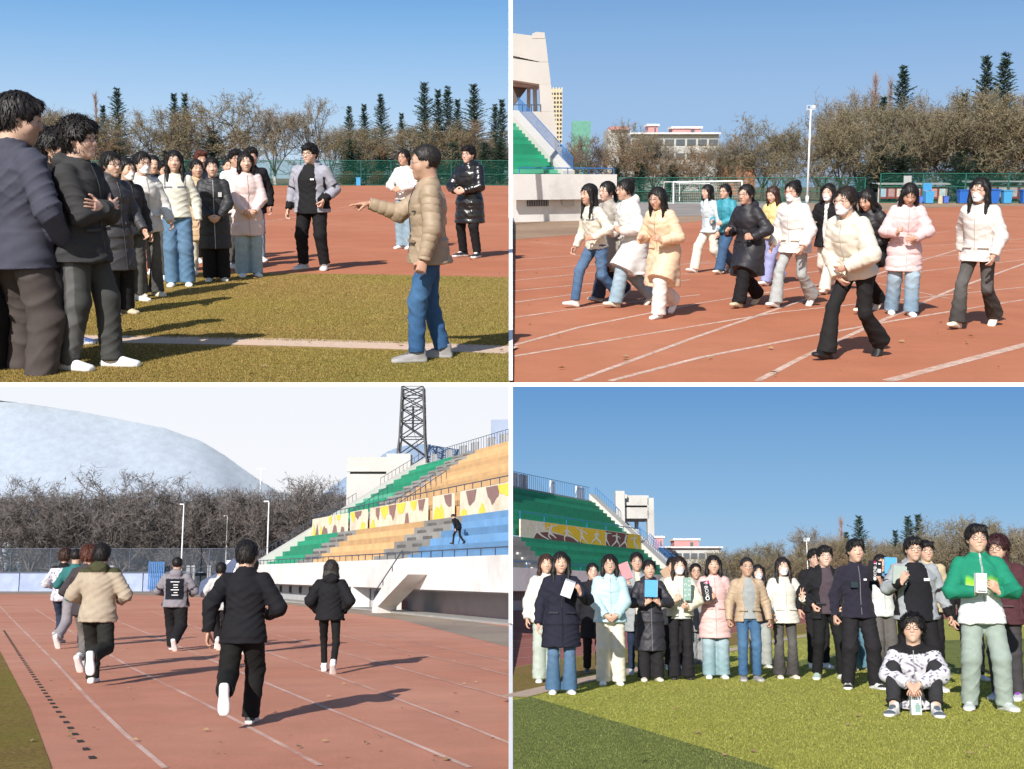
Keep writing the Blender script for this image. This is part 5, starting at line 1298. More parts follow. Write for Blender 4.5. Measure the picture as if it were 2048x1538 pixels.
def tree(place, kind, px, top, dist, label, group, sx=1.0, whitewash=False):
    p = place.at(px, top, dist); h = p.z; s = h / 10.0
    M = place.M @ Matrix.Translation((p.x, dist, 0)) @ Matrix.Rotation(rnd.random() * 6.28, 4, 'Z') @ Matrix.Diagonal((s * sx, s * sx, s, 1))
    o = link(TREE_KIND[kind], None, M, None, label=label, category='tree', group=group)
    t, w, l = PT[kind]
    link('trunk', t, None, o); link('needles' if 'con' in kind else 'twigs', w, None, o)
    if l: link('leaves', l, None, o)
    if whitewash:
        b = MB(); b.tube((0, 0, 0), (.03, 0, 1.0), .205, .19, 10, True); part('whitewash', b, pmat('whitewash', (.75, .74, .72), .9), o)
    return o
ORD = 'first second third fourth fifth sixth seventh eighth ninth tenth eleventh twelfth thirteenth fourteenth fifteenth sixteenth seventeenth'.split()
SHORT = {'grey': 'greyish leafless tree', 'dark': 'dark leafless tree', 'conf': 'low dense evergreen'}
def row(place, lst, dist, where, group):
    xs = sorted(i[1] for i in lst)
    for i, it in enumerate(lst):
        kind, px, top = it[:3]; kw = it[3] if len(it) > 3 else {}
        d = dist + kw.pop('d', 0); lab = kw.pop('lab', None)
        tree(place, kind, px, top, d, lab or (SHORT.get(kind, DESC[kind]) + ' ' + where + ', ' + ORD[xs.index(px)] + ' from the left'), group, **kw)
GU = 'trees beyond the green fence, upper left'
row(UL, [('wide', 20, 215), ('grey', 75, 205, {'lab': 'pale leafless tree rising above the shoulder of the broad man'}), ('vase', 130, 215, {'lab': 'olive tree just right of the dark-haired broad man'}), ('brown', 195, 235, {'lab': 'brown-leaved tree over the fluffy-haired man'}), ('wide', 262, 222, {'lab': 'broad olive tree right of the lone left conifer'}), ('vase', 330, 208, {'lab': 'olive tree over the long-haired girl in cream'}),
  ('wide', 452, 172, {'lab': 'biggest bare tree, above the black school coat and pink coat', 'sx': 1.15, 'whitewash': True}), ('grey', 545, 204, {'lab': 'rounded grey leafless tree with whitewashed foot left of the heavy man', 'whitewash': True, 'sx': 1.1}), ('tall', 627, 186, {'lab': 'gnarled tall bare tree directly above the heavy man'}), ('weep', 690, 236, {'lab': 'drooping tree right of the heavy man'}),
  ('vase', 742, 246, {'whitewash': True, 'lab': 'young tree with whitewashed trunk between two round bushes'}), ('brown', 800, 250, {'sx': 1.2, 'lab': 'brown-leaved tree left above the teacher'}), ('wide', 868, 232, {'sx': 1.35, 'lab': 'spreading bare tree right behind the head of the teacher'}), ('weep', 925, 240, {'lab': 'drooping tree between the teacher and the glossy coat'}), ('brown', 985, 232, {'sx': 1.2, 'lab': 'brown-leaved tree at the far right above the glossy coat'})],
  126, 'beyond the green fence', GU)
row(UL, [('grey', x, t + 18) for i, (x, t) in enumerate(((-20, 230), (50, 222), (105, 190), (165, 215), (300, 225), (385, 235), (500, 232), (590, 225), (660, 225), (715, 232), (775, 228), (835, 225), (900, 222), (960, 225))) if i % 3 != 1], 142, 'in the second row beyond the left fence', 'leafless second-row trees, upper left')
row(UL, [('pop', 190, 184, {'lab': 'single reddish poplar spire left of the first conifer'})], 150, '', GU)
row(UL, [('con', 233, 173, {'lab': 'lone dark conifer above the fluffy-haired man'}), ('con2', 347, 184, {'lab': 'left of two small conifers over the long-haired girl'}), ('con2', 369, 184, {'lab': 'right of two small conifers over the long-haired girl'}), ('con2', 205, 208, {'lab': 'tiny conifer tip just left of the lone conifer'}),
  ('con', 761, 186, {'lab': 'conifer rising left of the teacher, over the round bush'}), ('con2', 728, 206, {'lab': 'short conifer between the heavy man and teacher, right one'}), ('con2', 698, 210, {'lab': 'short conifer between the heavy man and teacher, left one'}), ('con2', 803, 224, {'lab': 'low conifer tip directly left of the conifer cluster'}),
  ('con3', 848, 163, {'lab': 'first and widest conifer of the cluster above the teacher', 'sx': .85}), ('con2', 876, 176, {'lab': 'second conifer of the cluster above the teacher'}), ('con', 895, 170, {'lab': 'third conifer of the cluster above the teacher'}), ('con2', 915, 196, {'lab': 'last and lowest conifer of the cluster above the teacher'}),
  ('con3', 948, 167, {'lab': 'big spreading conifer above the man in the glossy coat'}), ('con2', 1004, 196, {'lab': 'conifer at the white post on the far right'}), ('con', 990, 206, {'d': 4, 'lab': 'smaller conifer behind the one at the white post'})], 136, '', 'conifers beyond the green fence, upper left')
row(UL, [('conf', x, t, {'sx': 1.5}) for x, t in ((230, 285), (425, 262), (700, 280), (760, 285), (845, 285), (905, 285), (970, 285), (1000, 280), (150, 300), (330, 300))], 123.5, 'low behind the left fence', 'low evergreens behind the fence, upper left')
GT_ = 'trees beyond the fence, upper right'
row(TR, [('dark', 1172, 262, {'lab': 'dark leafless tree nearest the tall apartment block'}), ('brown', 1215, 242, {'lab': 'brown tree left of the school building'}), ('tall', 1262, 234, {'lab': 'upright bare tree crossing the left end of the school building'}), ('grey', 1310, 262, {'lab': 'grey tree in front of the school building middle'}), ('brown', 1362, 282, {'sx': 1.3, 'lab': 'low brown-leaved tree under the pink roof box'}), ('wide', 1408, 285, {'lab': 'low olive tree above the goal'}), ('grey', 1450, 262, {'lab': 'grey tree right of the school building'}),
  ('wide', 1530, 224, {'sx': 1.15, 'lab': 'large olive tree left of the floodlight'}), ('vase', 1585, 250, {'lab': 'olive tree close left of the floodlight mast'}), ('wide', 1650, 212, {'lab': 'olive tree close right of the floodlight mast'}), ('vase', 1725, 200, {'lab': 'large forked tree behind the leading masked girl'}), ('vase', 1790, 202, {'lab': 'forked tree left of the notice boards'}), ('tall', 1850, 178, {'lab': 'tall upright bare tree over the left notice board'}), ('wide', 1905, 205, {'lab': 'olive tree over the gap between the notice boards'}),
  ('vase', 1960, 165, {'sx': 1.1, 'lab': 'big olive tree over the girl with the long ponytail'}), ('wide', 2003, 172, {'sx': 1.1, 'lab': 'large tree with a forked pale trunk beside the blue bins'}), ('brown', 2045, 168, {'lab': 'brown-leaved tree at the right picture edge'})], 97, '', GT_)
row(TR, [('grey', x, t + 20) for i, (x, t) in enumerate(((1140, 268), (1195, 255), (1285, 300), (1340, 300), (1395, 305), (1480, 262), (1555, 240), (1625, 205), (1640, 228), (1700, 190), (1770, 195), (1822, 185), (1880, 172), (1935, 180), (1990, 190), (2060, 150), (2080, 190))) if i % 3 != 1], 112, 'in the second row beyond the right fence', 'leafless second-row trees, upper right')
row(TR, [('grey', 1690, 164, {'lab': 'pinkish high-crowned leafless tree right of the floodlight'}), ('pop', 1752, 146, {'lab': 'tallest reddish poplar, left of the highest conifer'}), ('pop2', 1782, 158, {'lab': 'thin poplar directly left of the highest conifer'})], 116, '', GT_)
row(TR, [('con', 1808, 128, {'lab': 'highest single conifer, above the girl in pink'}), ('con2', 1768, 190, {'lab': 'small conifer left of the highest one'}), ('con3', 1975, 110, {'sx': .8, 'lab': 'left one of the twin conifers at the right edge'}), ('con', 2013, 102, {'lab': 'right one of the twin conifers at the right edge'}), ('con2', 1930, 182, {'lab': 'low conifer tip left of the twin conifers'})], 106, '', 'conifers beyond the fence, upper right')
row(TR, [('conf', x, t, {'sx': 1.5}) for x, t in ((1235, 335), (1280, 325), (1345, 330), (1762, 292), (1805, 285), (1925, 300), (1730, 330), (1965, 305))], 94.5, 'low behind the right fence', 'low evergreens behind the fence, upper right')
GB_ = 'dark leafless trees along the far end, lower left'
row(BL, [('dark', 20, 940, {'sx': 1.1, 'lab': 'dark leafless tree at the left picture edge'}), ('dark2', 70, 968, {'lab': 'second dark tree from the left picture edge'}), ('dark', 120, 968, {'lab': 'dark tree over the teal-jacketed runner'}), ('dark2', 175, 965, {'lab': 'dark tree above the beige parka'}), ('dark', 250, 930, {'sx': 1.25, 'lab': 'biggest dark crown, between beige parka and stout runner'}), ('dark2', 320, 955, {'lab': 'dark tree left of the near lamp mast'}), ('dark', 385, 968, {'lab': 'dark tree right of the near lamp mast'}),
  ('dark2', 430, 955, {'lab': 'upright dark tree left of the nearest runner'}), ('dark', 480, 965, {'lab': 'dark tree above the nearest runner'}), ('dark2', 540, 960, {'lab': 'dark tree at the twin-armed lamp mast'}), ('dark', 590, 955, {'sx': 1.1, 'lab': 'dark tree over the lower end of the stand stairs'}), ('dark', 638, 940, {'lab': 'tall dark tree beside the pale stand tower'}), ('dark2', 680, 962, {'lab': 'dark tree touching the pale stand tower'})], 114, '', GB_)
row(BL, [('dark', x, t, {'sx': 1.2}) for x, t in ((-20, 975), (45, 985), (95, 980), (150, 985), (210, 975), (285, 985), (350, 985), (410, 985), (455, 985), (515, 980), (565, 985), (615, 980), (660, 975), (700, 985))], 128, 'in the second row beyond the hazy track', 'second row of dark trees, lower left')
row(BL, [('conf', x, t, {'sx': .8}) for x, t in ((25, 1085), (70, 1090), (255, 1075), (305, 1072), (352, 1075), (405, 1080), (440, 1085), (200, 1090), (130, 1090), (490, 1085), (560, 1080), (620, 1070))], 121, 'between trunks beyond the far wall', 'low evergreens between the trunks, lower left')
GR_ = 'trees behind the group photo'
row(BR, [('wide', 1395, 1100, {'lab': 'olive tree right of the stand stairs'}), ('vase', 1455, 1092, {'lab': 'olive tree above the girl in pink'}), ('wide', 1500, 1088, {'lab': 'olive tree above the teacher in tan'}), ('vase', 1545, 1077, {'sx': 1.2, 'lab': 'olive tree above the peace-sign girl'}), ('wide', 1590, 1090, {'lab': 'broad olive tree left of the lamp mast'}), ('brown', 1632, 1080, {'lab': 'brown tree right of the lamp mast'}), ('vase', 1680, 1070, {'lab': 'olive tree over the plum sweater'}), ('tall', 1735, 1070, {'lab': 'slender bare tree over the navy fleece'}),
  ('wide', 1785, 1080, {'lab': 'broad olive tree over the blue book'}), ('vase', 1840, 1062, {'lab': 'olive tree over the heavy man'}), ('wide', 1900, 1028, {'sx': 1.1, 'lab': 'big spreading bare tree between the heavy and the tall man'}), ('vase', 1950, 1025, {'lab': 'bare tree directly above the tall man in green'}), ('wide', 2000, 1045, {'lab': 'olive tree at the maroon jacket'}), ('grey', 2040, 1040, {'lab': 'grey tree at the right edge of the group photo'})], 132, '', GR_)
row(BR, [('grey', x, t + 6) for x, t in ((1370, 1118), (1425, 1102), (1480, 1098), (1525, 1092), (1570, 1086), (1612, 1070), (1660, 1060), (1712, 1072), (1762, 1072), (1812, 1065), (1870, 1050), (1930, 1052), (1985, 1040), (2060, 1050))], 150, 'in the second row behind the group photo', 'leafless second-row trees behind the group')
row(BR, [('grey', 1640, 1046, {'lab': 'pinkish leafless crown right of the lamp mast'}), ('pop', 1681, 1034, {'lab': 'reddish poplar left of the small conifer'})], 156, '', GR_)
row(BR, [('con', 1717, 1029, {'lab': 'conifer right above the navy fleece'}), ('con2', 1692, 1062, {'lab': 'tiny conifer tip by the reddish poplar'}), ('con', 1815, 1030, {'lab': 'left one of two conifers above the heavy man'}), ('con2', 1836, 1026, {'lab': 'right one of two conifers above the heavy man'}), ('con2', 1790, 1058, {'lab': 'short yellowish conifer over the blue book'})], 142, '', 'conifers behind the group photo')
row(BR, [('conf', x, t, {'sx': 1.6}) for x, t in ((1500, 1150), (1560, 1148), (1610, 1145), (1870, 1110), (1905, 1105), (1940, 1115), (1700, 1140), (1790, 1130), (1400, 1155), (2030, 1120))], 138, 'low behind the group', 'low evergreens behind the group')
for px in (696, 756):
    p = UL.at(px, 369, 121); o = thing('round_bush', UL, (p.x, 121, 0), 0, 1.0, 'clipped brown round bush %s whitewashed young tree' % ('left of the' if px < 720 else 'right of the'), 'bush', 'clipped round bushes')
    bm_ = PT.setdefault('bushb', bush(31, ((.22, .13, .07), (.26, .16, .09), (.16, .10, .06)), 5200, .8, .05))
    link('foliage', bm_, None, o)
# ------------------------------------------------------------------ fences
def net_mat(name, c, cover):
    m = bpy.data.materials.new(name); m.use_nodes = True; nt = m.node_tree; nt.nodes.clear()
    o = N(nt, 'ShaderNodeOutputMaterial'); d = N(nt, 'ShaderNodeBsdfDiffuse'); t = N(nt, 'ShaderNodeBsdfTransparent'); mx = N(nt, 'ShaderNodeMixShader')
    tc = N(nt, 'ShaderNodeTexCoord'); f = noise(nt, tc.outputs['Object'], 2.0, 3)
    r = ramp(nt, f, .3, .7, (cover * .85,) * 3 + (1,), (cover * 1.15,) * 3 + (1,))
    d.inputs[0].default_value = (*c, 1); nt.links.new(r, mx.inputs[0]); nt.links.new(t.outputs[0], mx.inputs[1]); nt.links.new(d.outputs[0], mx.inputs[2]); nt.links.new(mx.outputs[0], o.inputs[0])
    return m
M_net = net_mat('green_wire_mesh', (.010, .075, .055), .36); M_netb = net_mat('grey_wire_mesh', (.12, .14, .17), .30); M_scaf = net_mat('scaffold_net', (.18, .42, .33), .80)
M_green = pmat('green_painted_steel', (.015, .13, .10), .5); M_blue = pmat('blue_painted_steel', (.03, .16, .42), .45, .1, 5); M_dkblue = pmat('dark_rail_steel', (.055, .075, .115), .5, .1, 5)
M_black = pmat('black_opening', (.018, .017, .018), .9)
def fence(place, A, B, h, label, group=None, step=3.0, net=M_net, steel=M_green, rails=(.03, .5, 1.0), pr=.045):
    A = Vector(A); B = Vector(B); d = B - A; L = d.length; o = thing('fence', place, A, math.atan2(d.y, d.x), 1, label, 'fence', group)
    n = max(1, round(L / step))
    post = MB().tube((0, 0, 0), (0, 0, h), pr, pr, 6).mesh('post', steel)
    for i in range(n + 1): link('post', post, Matrix.Translation((L * i / n, 0, 0)), o)
    rail = MB().box((L / 2, 0, 0), (L, .05, .05)).mesh('rail', steel)
    for k in rails: link('rail', rail, Matrix.Translation((0, -.03, h * k)), o)
    if net:
        t = MB(); t.add([(0, .012, 0), (L, .012, 0), (L, .012, h), (0, .012, h)], [(0, 1, 2, 3)]); part('wire_mesh', t, net, o)
    return o
fence(UL, (-62, 119.5, 0), (-.05, 119.5, 0), 2.42, 'tall green wire mesh fence across the upper left field', rails=(.02, .45, 1.0))
y = 90.0
fence(TR, (7.9, y - .2, 0), (25.9, y - .8, 0), 1.82, 'green wire mesh fence left and middle, behind the football goal', rails=(.02, .45, 1.0))
fence(TR, (26.6, y - 2.2, 0), (60, y - 3.2, 0), 2.12, 'green wire mesh fence in front of the notice boards', rails=(.02, .55, 1.0))
t = thing('sign_plate', TR, TR.at(1815, 363, 87.6), 0, 1, 'small grey plate hanging high on the green fence by the notice boards', 'sign')
part('plate', MB().box((0, 0, 0), (.56, .03, .82)), pmat('grey_plate', (.38, .40, .40), .6), t)
# blue and white wall with fence at the far end of the lower left track
W0 = Vector((-70, 103.3, 0)); W1 = Vector((-26.0, 103.3, 0))
o = thing('low_wall', BL, (0, 0, 0), 0, 1, 'low blue-white wall at the far end of the hazy track', 'wall')
mp = pmat('faded_blue_paint', (.33, .39, .56), .85, .25, .6, .2, 12, stain=(.22, .28, .47))
pan = MB().box((0, 0, .78), (3.42, .25, 1.56)).mesh('panel', mp)
for i in range(12): link('panel', pan, Matrix.Translation((-69 + 3.5 * i + .9, 103.4, 0)), o)
part('coping', MB().box((-48, 103.35, 1.60), (43.6, .34, .09)), M_dkblue, o)
fence(BL, (-70, 103.7, 0), (-22.5, 103.7, 0), 3.6, 'thin grey mesh fence rising behind the blue-white wall', net=M_netb, steel=M_dkblue, step=3.5, rails=(.45, 1.0))
fence(BL, (-26.0, 106, 0), (-21.4, 104, 0), 2.0, 'dark wire fence piece behind the little seat stand', net=M_netb, steel=M_dkblue, step=2)
o = thing('gate', BL, BL.at(311, 1180, 103.0), 0, 1, 'bright blue barred gate in the low wall', 'gate')
bar = MB().box((0, 0, 1.2), (.09, .06, 2.35)).mesh('bar', M_blue)
for i in range(9): link('bar', bar, Matrix.Translation((-.62 + .155 * i, 0, 0)), o)
for z in (.25, 1.2, 2.25): part('rail', MB().box((0, .05, z), (1.36, .04, .08)), M_blue, o)
grass_strip = sheet('dry_grass', BL, [(-75, 104.2), (-20, 104.2), (-20, 108), (-75, 108)], 0.01, ground_mat('dry_grass', (.30, .28, .17), (.40, .36, .23), 3, .3))
# concrete stakes between wall and trees
stk = MB().box((0, 0, 1.1), (.3, .2, 2.2)).mesh('stake', pmat('pale_concrete', (.5, .5, .5), .9))
for px in (133, 222, 385, 417, 920 - 545):
    p = BL.at(px, 1180, 107); o = link('concrete_post', stk, BL.M @ Matrix.Translation((p.x, 107, 0)), label='pale concrete stake standing behind the low blue-white wall', category='post', group='concrete stakes behind the far wall')

# ------------------------------------------------------------------ masts, pylon, hills
def mast(place, px, base, top, label, twin=False, y=None, r=.07, arms=0):
    y = y or place.ground(px, base).y; p = place.at(px, top, y); h = p.z
    o = thing('floodlight_mast', place, (p.x, y, 0), 0, 1, label, 'lamp mast')
    mw = pmat('mast_paint', (.80, .82, .84), .5, .04)
    part('pole', MB().tube((0, 0, 0), (0, 0, h * .97), r, r * .62, 10), mw, o, True)
    part('base', MB().tube((0, 0, 0), (0, 0, .5), r * 1.5, r * 1.4, 10), mw, o, True)
    if twin:
        part('crossbar', MB().box((0, 0, h * .965), (.62, .05, .05)), mw, o)
        for sx, c in ((-1, (.10, .25, .42)), (1, (.75, .72, .66))):
            l = part('lamp_head', MB().box((.17 * sx, 0, h * .985 + .04), (.26, .16, .24)), mw, o)
            part('lamp_glass', MB().box((.17 * sx, -.085, h * .985 + .04), (.21, .012, .19)), pmat('lamp_glass_%d' % sx, c, .2), l)
    elif arms:
        for k in range(arms): part('arm', MB().box((0, 0, h * (.96 - .26 * k)), (.9 - .2 * k, .06, .05)), mw, o)
    else: part('lamp_head', MB().box((-.16, 0, h * .975), (.34, .12, .08)), mw, o)
    return o
mast(TR, 1622, 404, 212, 'tall white floodlight mast with two square lamp heads beside the fence', True, y=88.2, r=.085)
mast(BR, 1613, 1212, 1077, 'slim white floodlight mast above the young man in the plum sweater', True, y=128, r=.06)
mast(BL, 368, 1188, 1004, 'near pale lamp mast standing between stout runner and nearest man in black', y=101)
mast(BL, 538, 1190, 998, 'short pale lamp mast in front of the stand stairs', y=82, r=.06)
mast(BL, 522, 1185, 928, 'tall thin mast with cross arms rising over the dark trees', y=118, arms=2, r=.06)
mast(BL, 455, 1185, 1028, 'small distant lamp mast among the dark trunks', y=112, r=.045)
o = thing('pylon', BL, BL.at(822, 1148, 140) - Vector((0, 0, BL.at(822, 1148, 140).z)), 0, 1, 'dark steel lattice pylon rising behind the colourful stand', 'pylon')
sm = pmat('dark_steel', (.055, .055, .06), .6)
def pyl(z):   # half width at height
    return np.interp(z, [0, 12, 17, 26], [2.5, 2.0, 1.45, 1.15])
zs = [0, 4.6, 8.8, 12.4, 15.0, 17.2, 19.1, 20.7, 22.1, 23.2]
cs = [(-1, -1), (1, -1), (1, 1), (-1, 1)]
for c in cs:
    t = MB()
    for a, b in zip(zs, zs[1:]): t.tube((c[0] * pyl(a), c[1] * pyl(a), a), (c[0] * pyl(b), c[1] * pyl(b), b), .14, .13, 4)
    part('leg', t, sm, o)
br = 0
for k in range(4):
    c0, c1 = cs[k], cs[(k + 1) % 4]
    for a, b in zip(zs, zs[1:]):
        pa = lambda c, z: Vector((c[0] * pyl(z), c[1] * pyl(z), z))
        part('brace', MB().tube(pa(c0, a), pa(c1, b), .065, n=4), sm, o); part('brace', MB().tube(pa(c1, a), pa(c0, b), .065, n=4), sm, o)
        if b > 16: part('strut', MB().tube(pa(c0, b), pa(c1, b), .055, n=4), sm, o)
part('insulator', MB().tube((0, 0, 21.0), (0, 0, 18.0), .13, n=8), sm, o)
part('cable', MB().path([Vector((.1 + .6 * math.sin(t * .45), 0, 18.0 - t * .8)) for t in range(9)], .03, 3), sm, o)
def hills(place, prof, y0, y1, c, zb):
    n = len(prof); rr = random.Random(5); V = []; Q = []; K = 9
    fine = []
    for (x0, t0), (x1, t1) in zip(prof, prof[1:]):
        for j in range(6): fine.append((x0 + (x1 - x0) * j / 6, t0 + (t1 - t0) * j / 6 + rr.uniform(-.5, .5)))
    fine.append(prof[-1]); n = len(fine)
    for j in range(K):
        f = j / (K - 1); y = y0 + (y1 - y0) * f
        for px, t in fine:
            p = place.at(px, t, y1); x = p.x * y / y1 if j < K - 1 else p.x
            z = zb + (p.z - zb) * f ** .75 + (math.sin(px * .021 + j * .9) * .28 + math.sin(px * .05 + j * 1.7) * .12) * (0 < j < K - 1)
            V.append((p.x, y, z))
    for j in range(K - 1):
        for i in range(n - 1): Q.append((j * n + i, j * n + i + 1, (j + 1) * n + i + 1, (j + 1) * n + i))
    me = bpy.data.meshes.new('hills'); me.from_pydata(V, [], Q); me.materials.append(c); me.polygons.foreach_set('use_smooth', [True] * len(me.polygons)); me.update()
    return link('hills', me, place.M, kind='structure')
M_hill = ground_mat('haze_pale_hill', (.36, .415, .49), (.375, .43, .505), .10, .08, (.355, .41, .485), .05)  # haze is put into the hill's own pale blue colour
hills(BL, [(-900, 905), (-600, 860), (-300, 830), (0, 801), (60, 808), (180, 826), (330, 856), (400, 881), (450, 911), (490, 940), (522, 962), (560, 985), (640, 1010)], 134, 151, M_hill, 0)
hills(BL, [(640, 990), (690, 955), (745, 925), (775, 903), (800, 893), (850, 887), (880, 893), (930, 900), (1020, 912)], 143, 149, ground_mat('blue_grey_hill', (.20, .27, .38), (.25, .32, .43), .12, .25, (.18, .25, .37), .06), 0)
# ------------------------------------------------------------------ stands
M_sg = pmat('green_step_paint', (.02, .33, .18), .75, .12, 1.2, .15, 20); M_sg2 = pmat('faded_green_step_paint', (.10, .42, .27), .75, .15, 1.2, .15, 20); M_so = pmat('orange_step_paint', (.70, .45, .22), .8, .08, 1.2, .15, 20); M_sb = pmat('blue_step_paint', (.16, .34, .58), .8, .15, 1.2, .15, 20, stain=(.30, .45, .62))
M_sgr = pmat('grey_concrete_step', (.33, .32, .30), .9, .12, 1.5, .2, 20); M_dkc = pmat('dark_shade_concrete', (.12, .115, .11), .9, .15, 2)  # last one is dark grey; on aisle half steps it paints in shade
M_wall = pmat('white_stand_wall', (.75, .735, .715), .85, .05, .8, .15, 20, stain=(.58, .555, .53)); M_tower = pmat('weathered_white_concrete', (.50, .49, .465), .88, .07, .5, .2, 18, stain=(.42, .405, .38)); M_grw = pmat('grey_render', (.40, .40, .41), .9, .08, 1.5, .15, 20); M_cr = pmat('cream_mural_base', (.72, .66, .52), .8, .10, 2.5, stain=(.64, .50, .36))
M_ye = pmat('mural_yellow', (.80, .50, .02), .75, .08, 2); M_mar = pmat('mural_maroon', (.17, .055, .05), .75, .12, 2); M_brn = pmat('mural_brown', (.27, .16, .145), .8, .12, 2); M_ye2 = pmat('mural_pale_yellow', (.80, .62, .08), .8, .12, 2)
class Stand:
    def __init__(s, place, A, u, w, amax=None, amin=None):
        s.pl = place; s.A = Vector((*A, 0)); s.u = Vector((*u, 0)); s.w = Vector((*w, 0)); s.amax = amax; s.amin = amin
    def P(s, a, b, z): return s.A + s.u * a + s.w * b + Vector((0, 0, z))
    def lim(s, a, b):
        if s.amax: a = min(a, s.amax(b))
        if s.amin: a = max(a, s.amin(b))
        return a
    def blk(s, mb, a0, a1, b0, b1, z0, z1, z1b=None):
        """block; its ends are cut where the field ends. z1b: top height at b1 when sloping"""
        q = [(s.lim(a0, b0), b0), (s.lim(a1, b0), b0), (s.lim(a1, b1), b1), (s.lim(a0, b1), b1)]
        if q[1][0] - q[0][0] < .02 and q[2][0] - q[3][0] < .02: return False
        z1b = z1 if z1b is None else z1b
        zt = [z1, z1, z1b, z1b]
        vs = [s.P(a, b, z0 if not callable(z0) else z0(b)) for a, b in q] + [s.P(a, b, t) for (a, b), t in zip(q, zt)]
        fl = s.u.cross(s.w).z < 0
        fs = [(3, 2, 1, 0), (4, 5, 6, 7), (0, 1, 5, 4), (1, 2, 6, 5), (2, 3, 7, 6), (3, 0, 4, 7)]
        if fl: fs = [tuple(reversed(f)) for f in fs]
        mb.add(vs, fs); return True
    def a_at(s, px, b):
        k = (px - CX) / F; B = s.A + s.w * b    # B.x + u.x a = k' (B.y + u.y a)
        kk = k / s.pl.ray(px, CY).y * 1.0
        r = s.pl.ray(px, CY - (CY - s.pl_h)); kk = r.x / r.y
        return (kk * B.y - B.x) / (s.u.x - kk * s.u.y)
def railing(o, pts, h, m, step=.9, r=.018, mid=False):
    mb_top = MB()
    for a, b in zip(pts, pts[1:]):
        part('rail', MB().tube(a + Vector((0, 0, h)), b + Vector((0, 0, h)), r * 1.3, n=5), m, o)
        if mid: part('rail', MB().tube(a + Vector((0, 0, h * .12)), b + Vector((0, 0, h * .12)), r, n=4), m, o)
        L = (b - a).length; n = max(1, int(L / step))
        for i in range(n + 1):
            p = a.lerp(b, i / n); part('post', MB().tube(p, p + Vector((0, 0, h)), r, n=4), m, o)
# --- lower left stand
S = Stand(BL, (-15.5, 74.5), (.373, -.928), (.928, .373), amax=lambda b: (15.48 - .928 * b) / .373); S.pl_h = 1148
st = thing('grandstand', BL, (0, 0, 0), 0, 1, 'terraced stand with green, orange and blue steps along the right of the track', 'grandstand')
BLK_ = [(0, 8.6, M_sg), (8.6, 12.6, M_sgr), (12.6, 24.4, M_so), (24.4, 29.4, M_sgr), (29.4, 60, M_sb)]
WORN = {}
def worn(m, k):
    base = {'green_step_paint': (.02, .33, .18), 'orange_step_paint': (.70, .45, .22), 'blue_step_paint': (.16, .34, .58), 'grey_concrete_step': (.33, .32, .30)}.get(m.name.split('.')[0])
    if base is None: return m
    f = (1.0, .86, .74)[k]
    return pmat(m.name.split('.')[0] + '_worn', tuple(v * f for v in base), .8, .14, 1.2, .15, 20, stain=tuple(v * f * .82 + .03 for v in base))
def rows(S, o, b0, z0, n, tread, rise, blocks, aisle=M_dkc, odd=M_sg2):  # default aisle colour is darkened to imitate shade on the half steps
    r = random.Random(3)
    for i in range(n):
        b = b0 + i * tread; z = z0 + i * rise
        for k, (a0, a1, m) in enumerate(blocks):
            sh = .30 * math.sin(i * 1.3 + k) if a0 > 0 else 0
            t = MB()
            if S.blk(t, a0 + sh * 0, a1, b, b + tread + .02, z - rise - .15, z): 
                part('step', t, (odd if (m is M_sg and r.random() < .18) else worn(m, r.randrange(3))), o)
            if m is M_sgr:
                for q in (.28, .72):
                    t = MB(); ac = a0 + (a1 - a0) * q
                    if S.lim(ac - .3, b) < ac - .29: pass
                    if S.amax and ac + .4 > S.amax(b): continue
                    if S.amin and ac - .4 < S.amin(b): continue
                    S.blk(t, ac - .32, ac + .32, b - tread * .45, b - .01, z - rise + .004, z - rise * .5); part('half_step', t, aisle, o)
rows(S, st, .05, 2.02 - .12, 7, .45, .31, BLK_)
BU = [(0, 7.2, M_sg), (7.2, 11.2, M_sgr), (11.2, 60, M_so)]
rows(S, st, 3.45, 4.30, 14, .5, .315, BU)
t = MB(); S.blk(t, 0, 60, 10.4, 11.6, 6, 8.4); part('top_walkway', t, M_sgr, st)
t = MB(); S.blk(t, -.1, 60, -.28, -.06, .92, 2.02); part('front_wall', t, M_wall, st)
t = MB(); S.blk(t, -.1, 60, -.06, .9, .86, .98); part('soffit', t, M_grw, st)
t = MB(); S.blk(t, -.1, 27.5, .55, .70, 0, .86); part('ground_floor_wall', t, M_grw, st)
t = MB(); S.blk(t, 27.5, 60, 1.1, 1.25, 0, .86); part('ground_floor_wall', t, M_grw, st)
t = MB(); S.blk(t, -.3, 60, -.45, .55, .0, .07); part('kerb', t, M_sgr, st)
for px in (528, 545, 563, 582, 602, 622, 645, 668, 690, 715):
    a = S.a_at(px, .54); f = MB(); S.blk(f, a - .28, a + .28, .50, .545, .42, .80); w_ = part('window', f, M_dkc, st)
    f = MB(); S.blk(f, a - .22, a + .22, .49, .498, .46, .76); part('pane', f, M_black, w_)
for px in (707, 768): 
    a = S.a_at(px, -.2); t = MB(); S.blk(t, a - .12, a + .12, -.27, .5, 0, .92); part('column', t, M_wall, st)
for px0, px1 in ((727, 740), (750, 761)):
    a0, a1 = S.a_at(px0, .53), S.a_at(px1, .53); t = MB(); S.blk(t, a0, a1, .48, .545, .25, .74); part('door', t, M_dkc if px0 > 745 else M_wall, st)
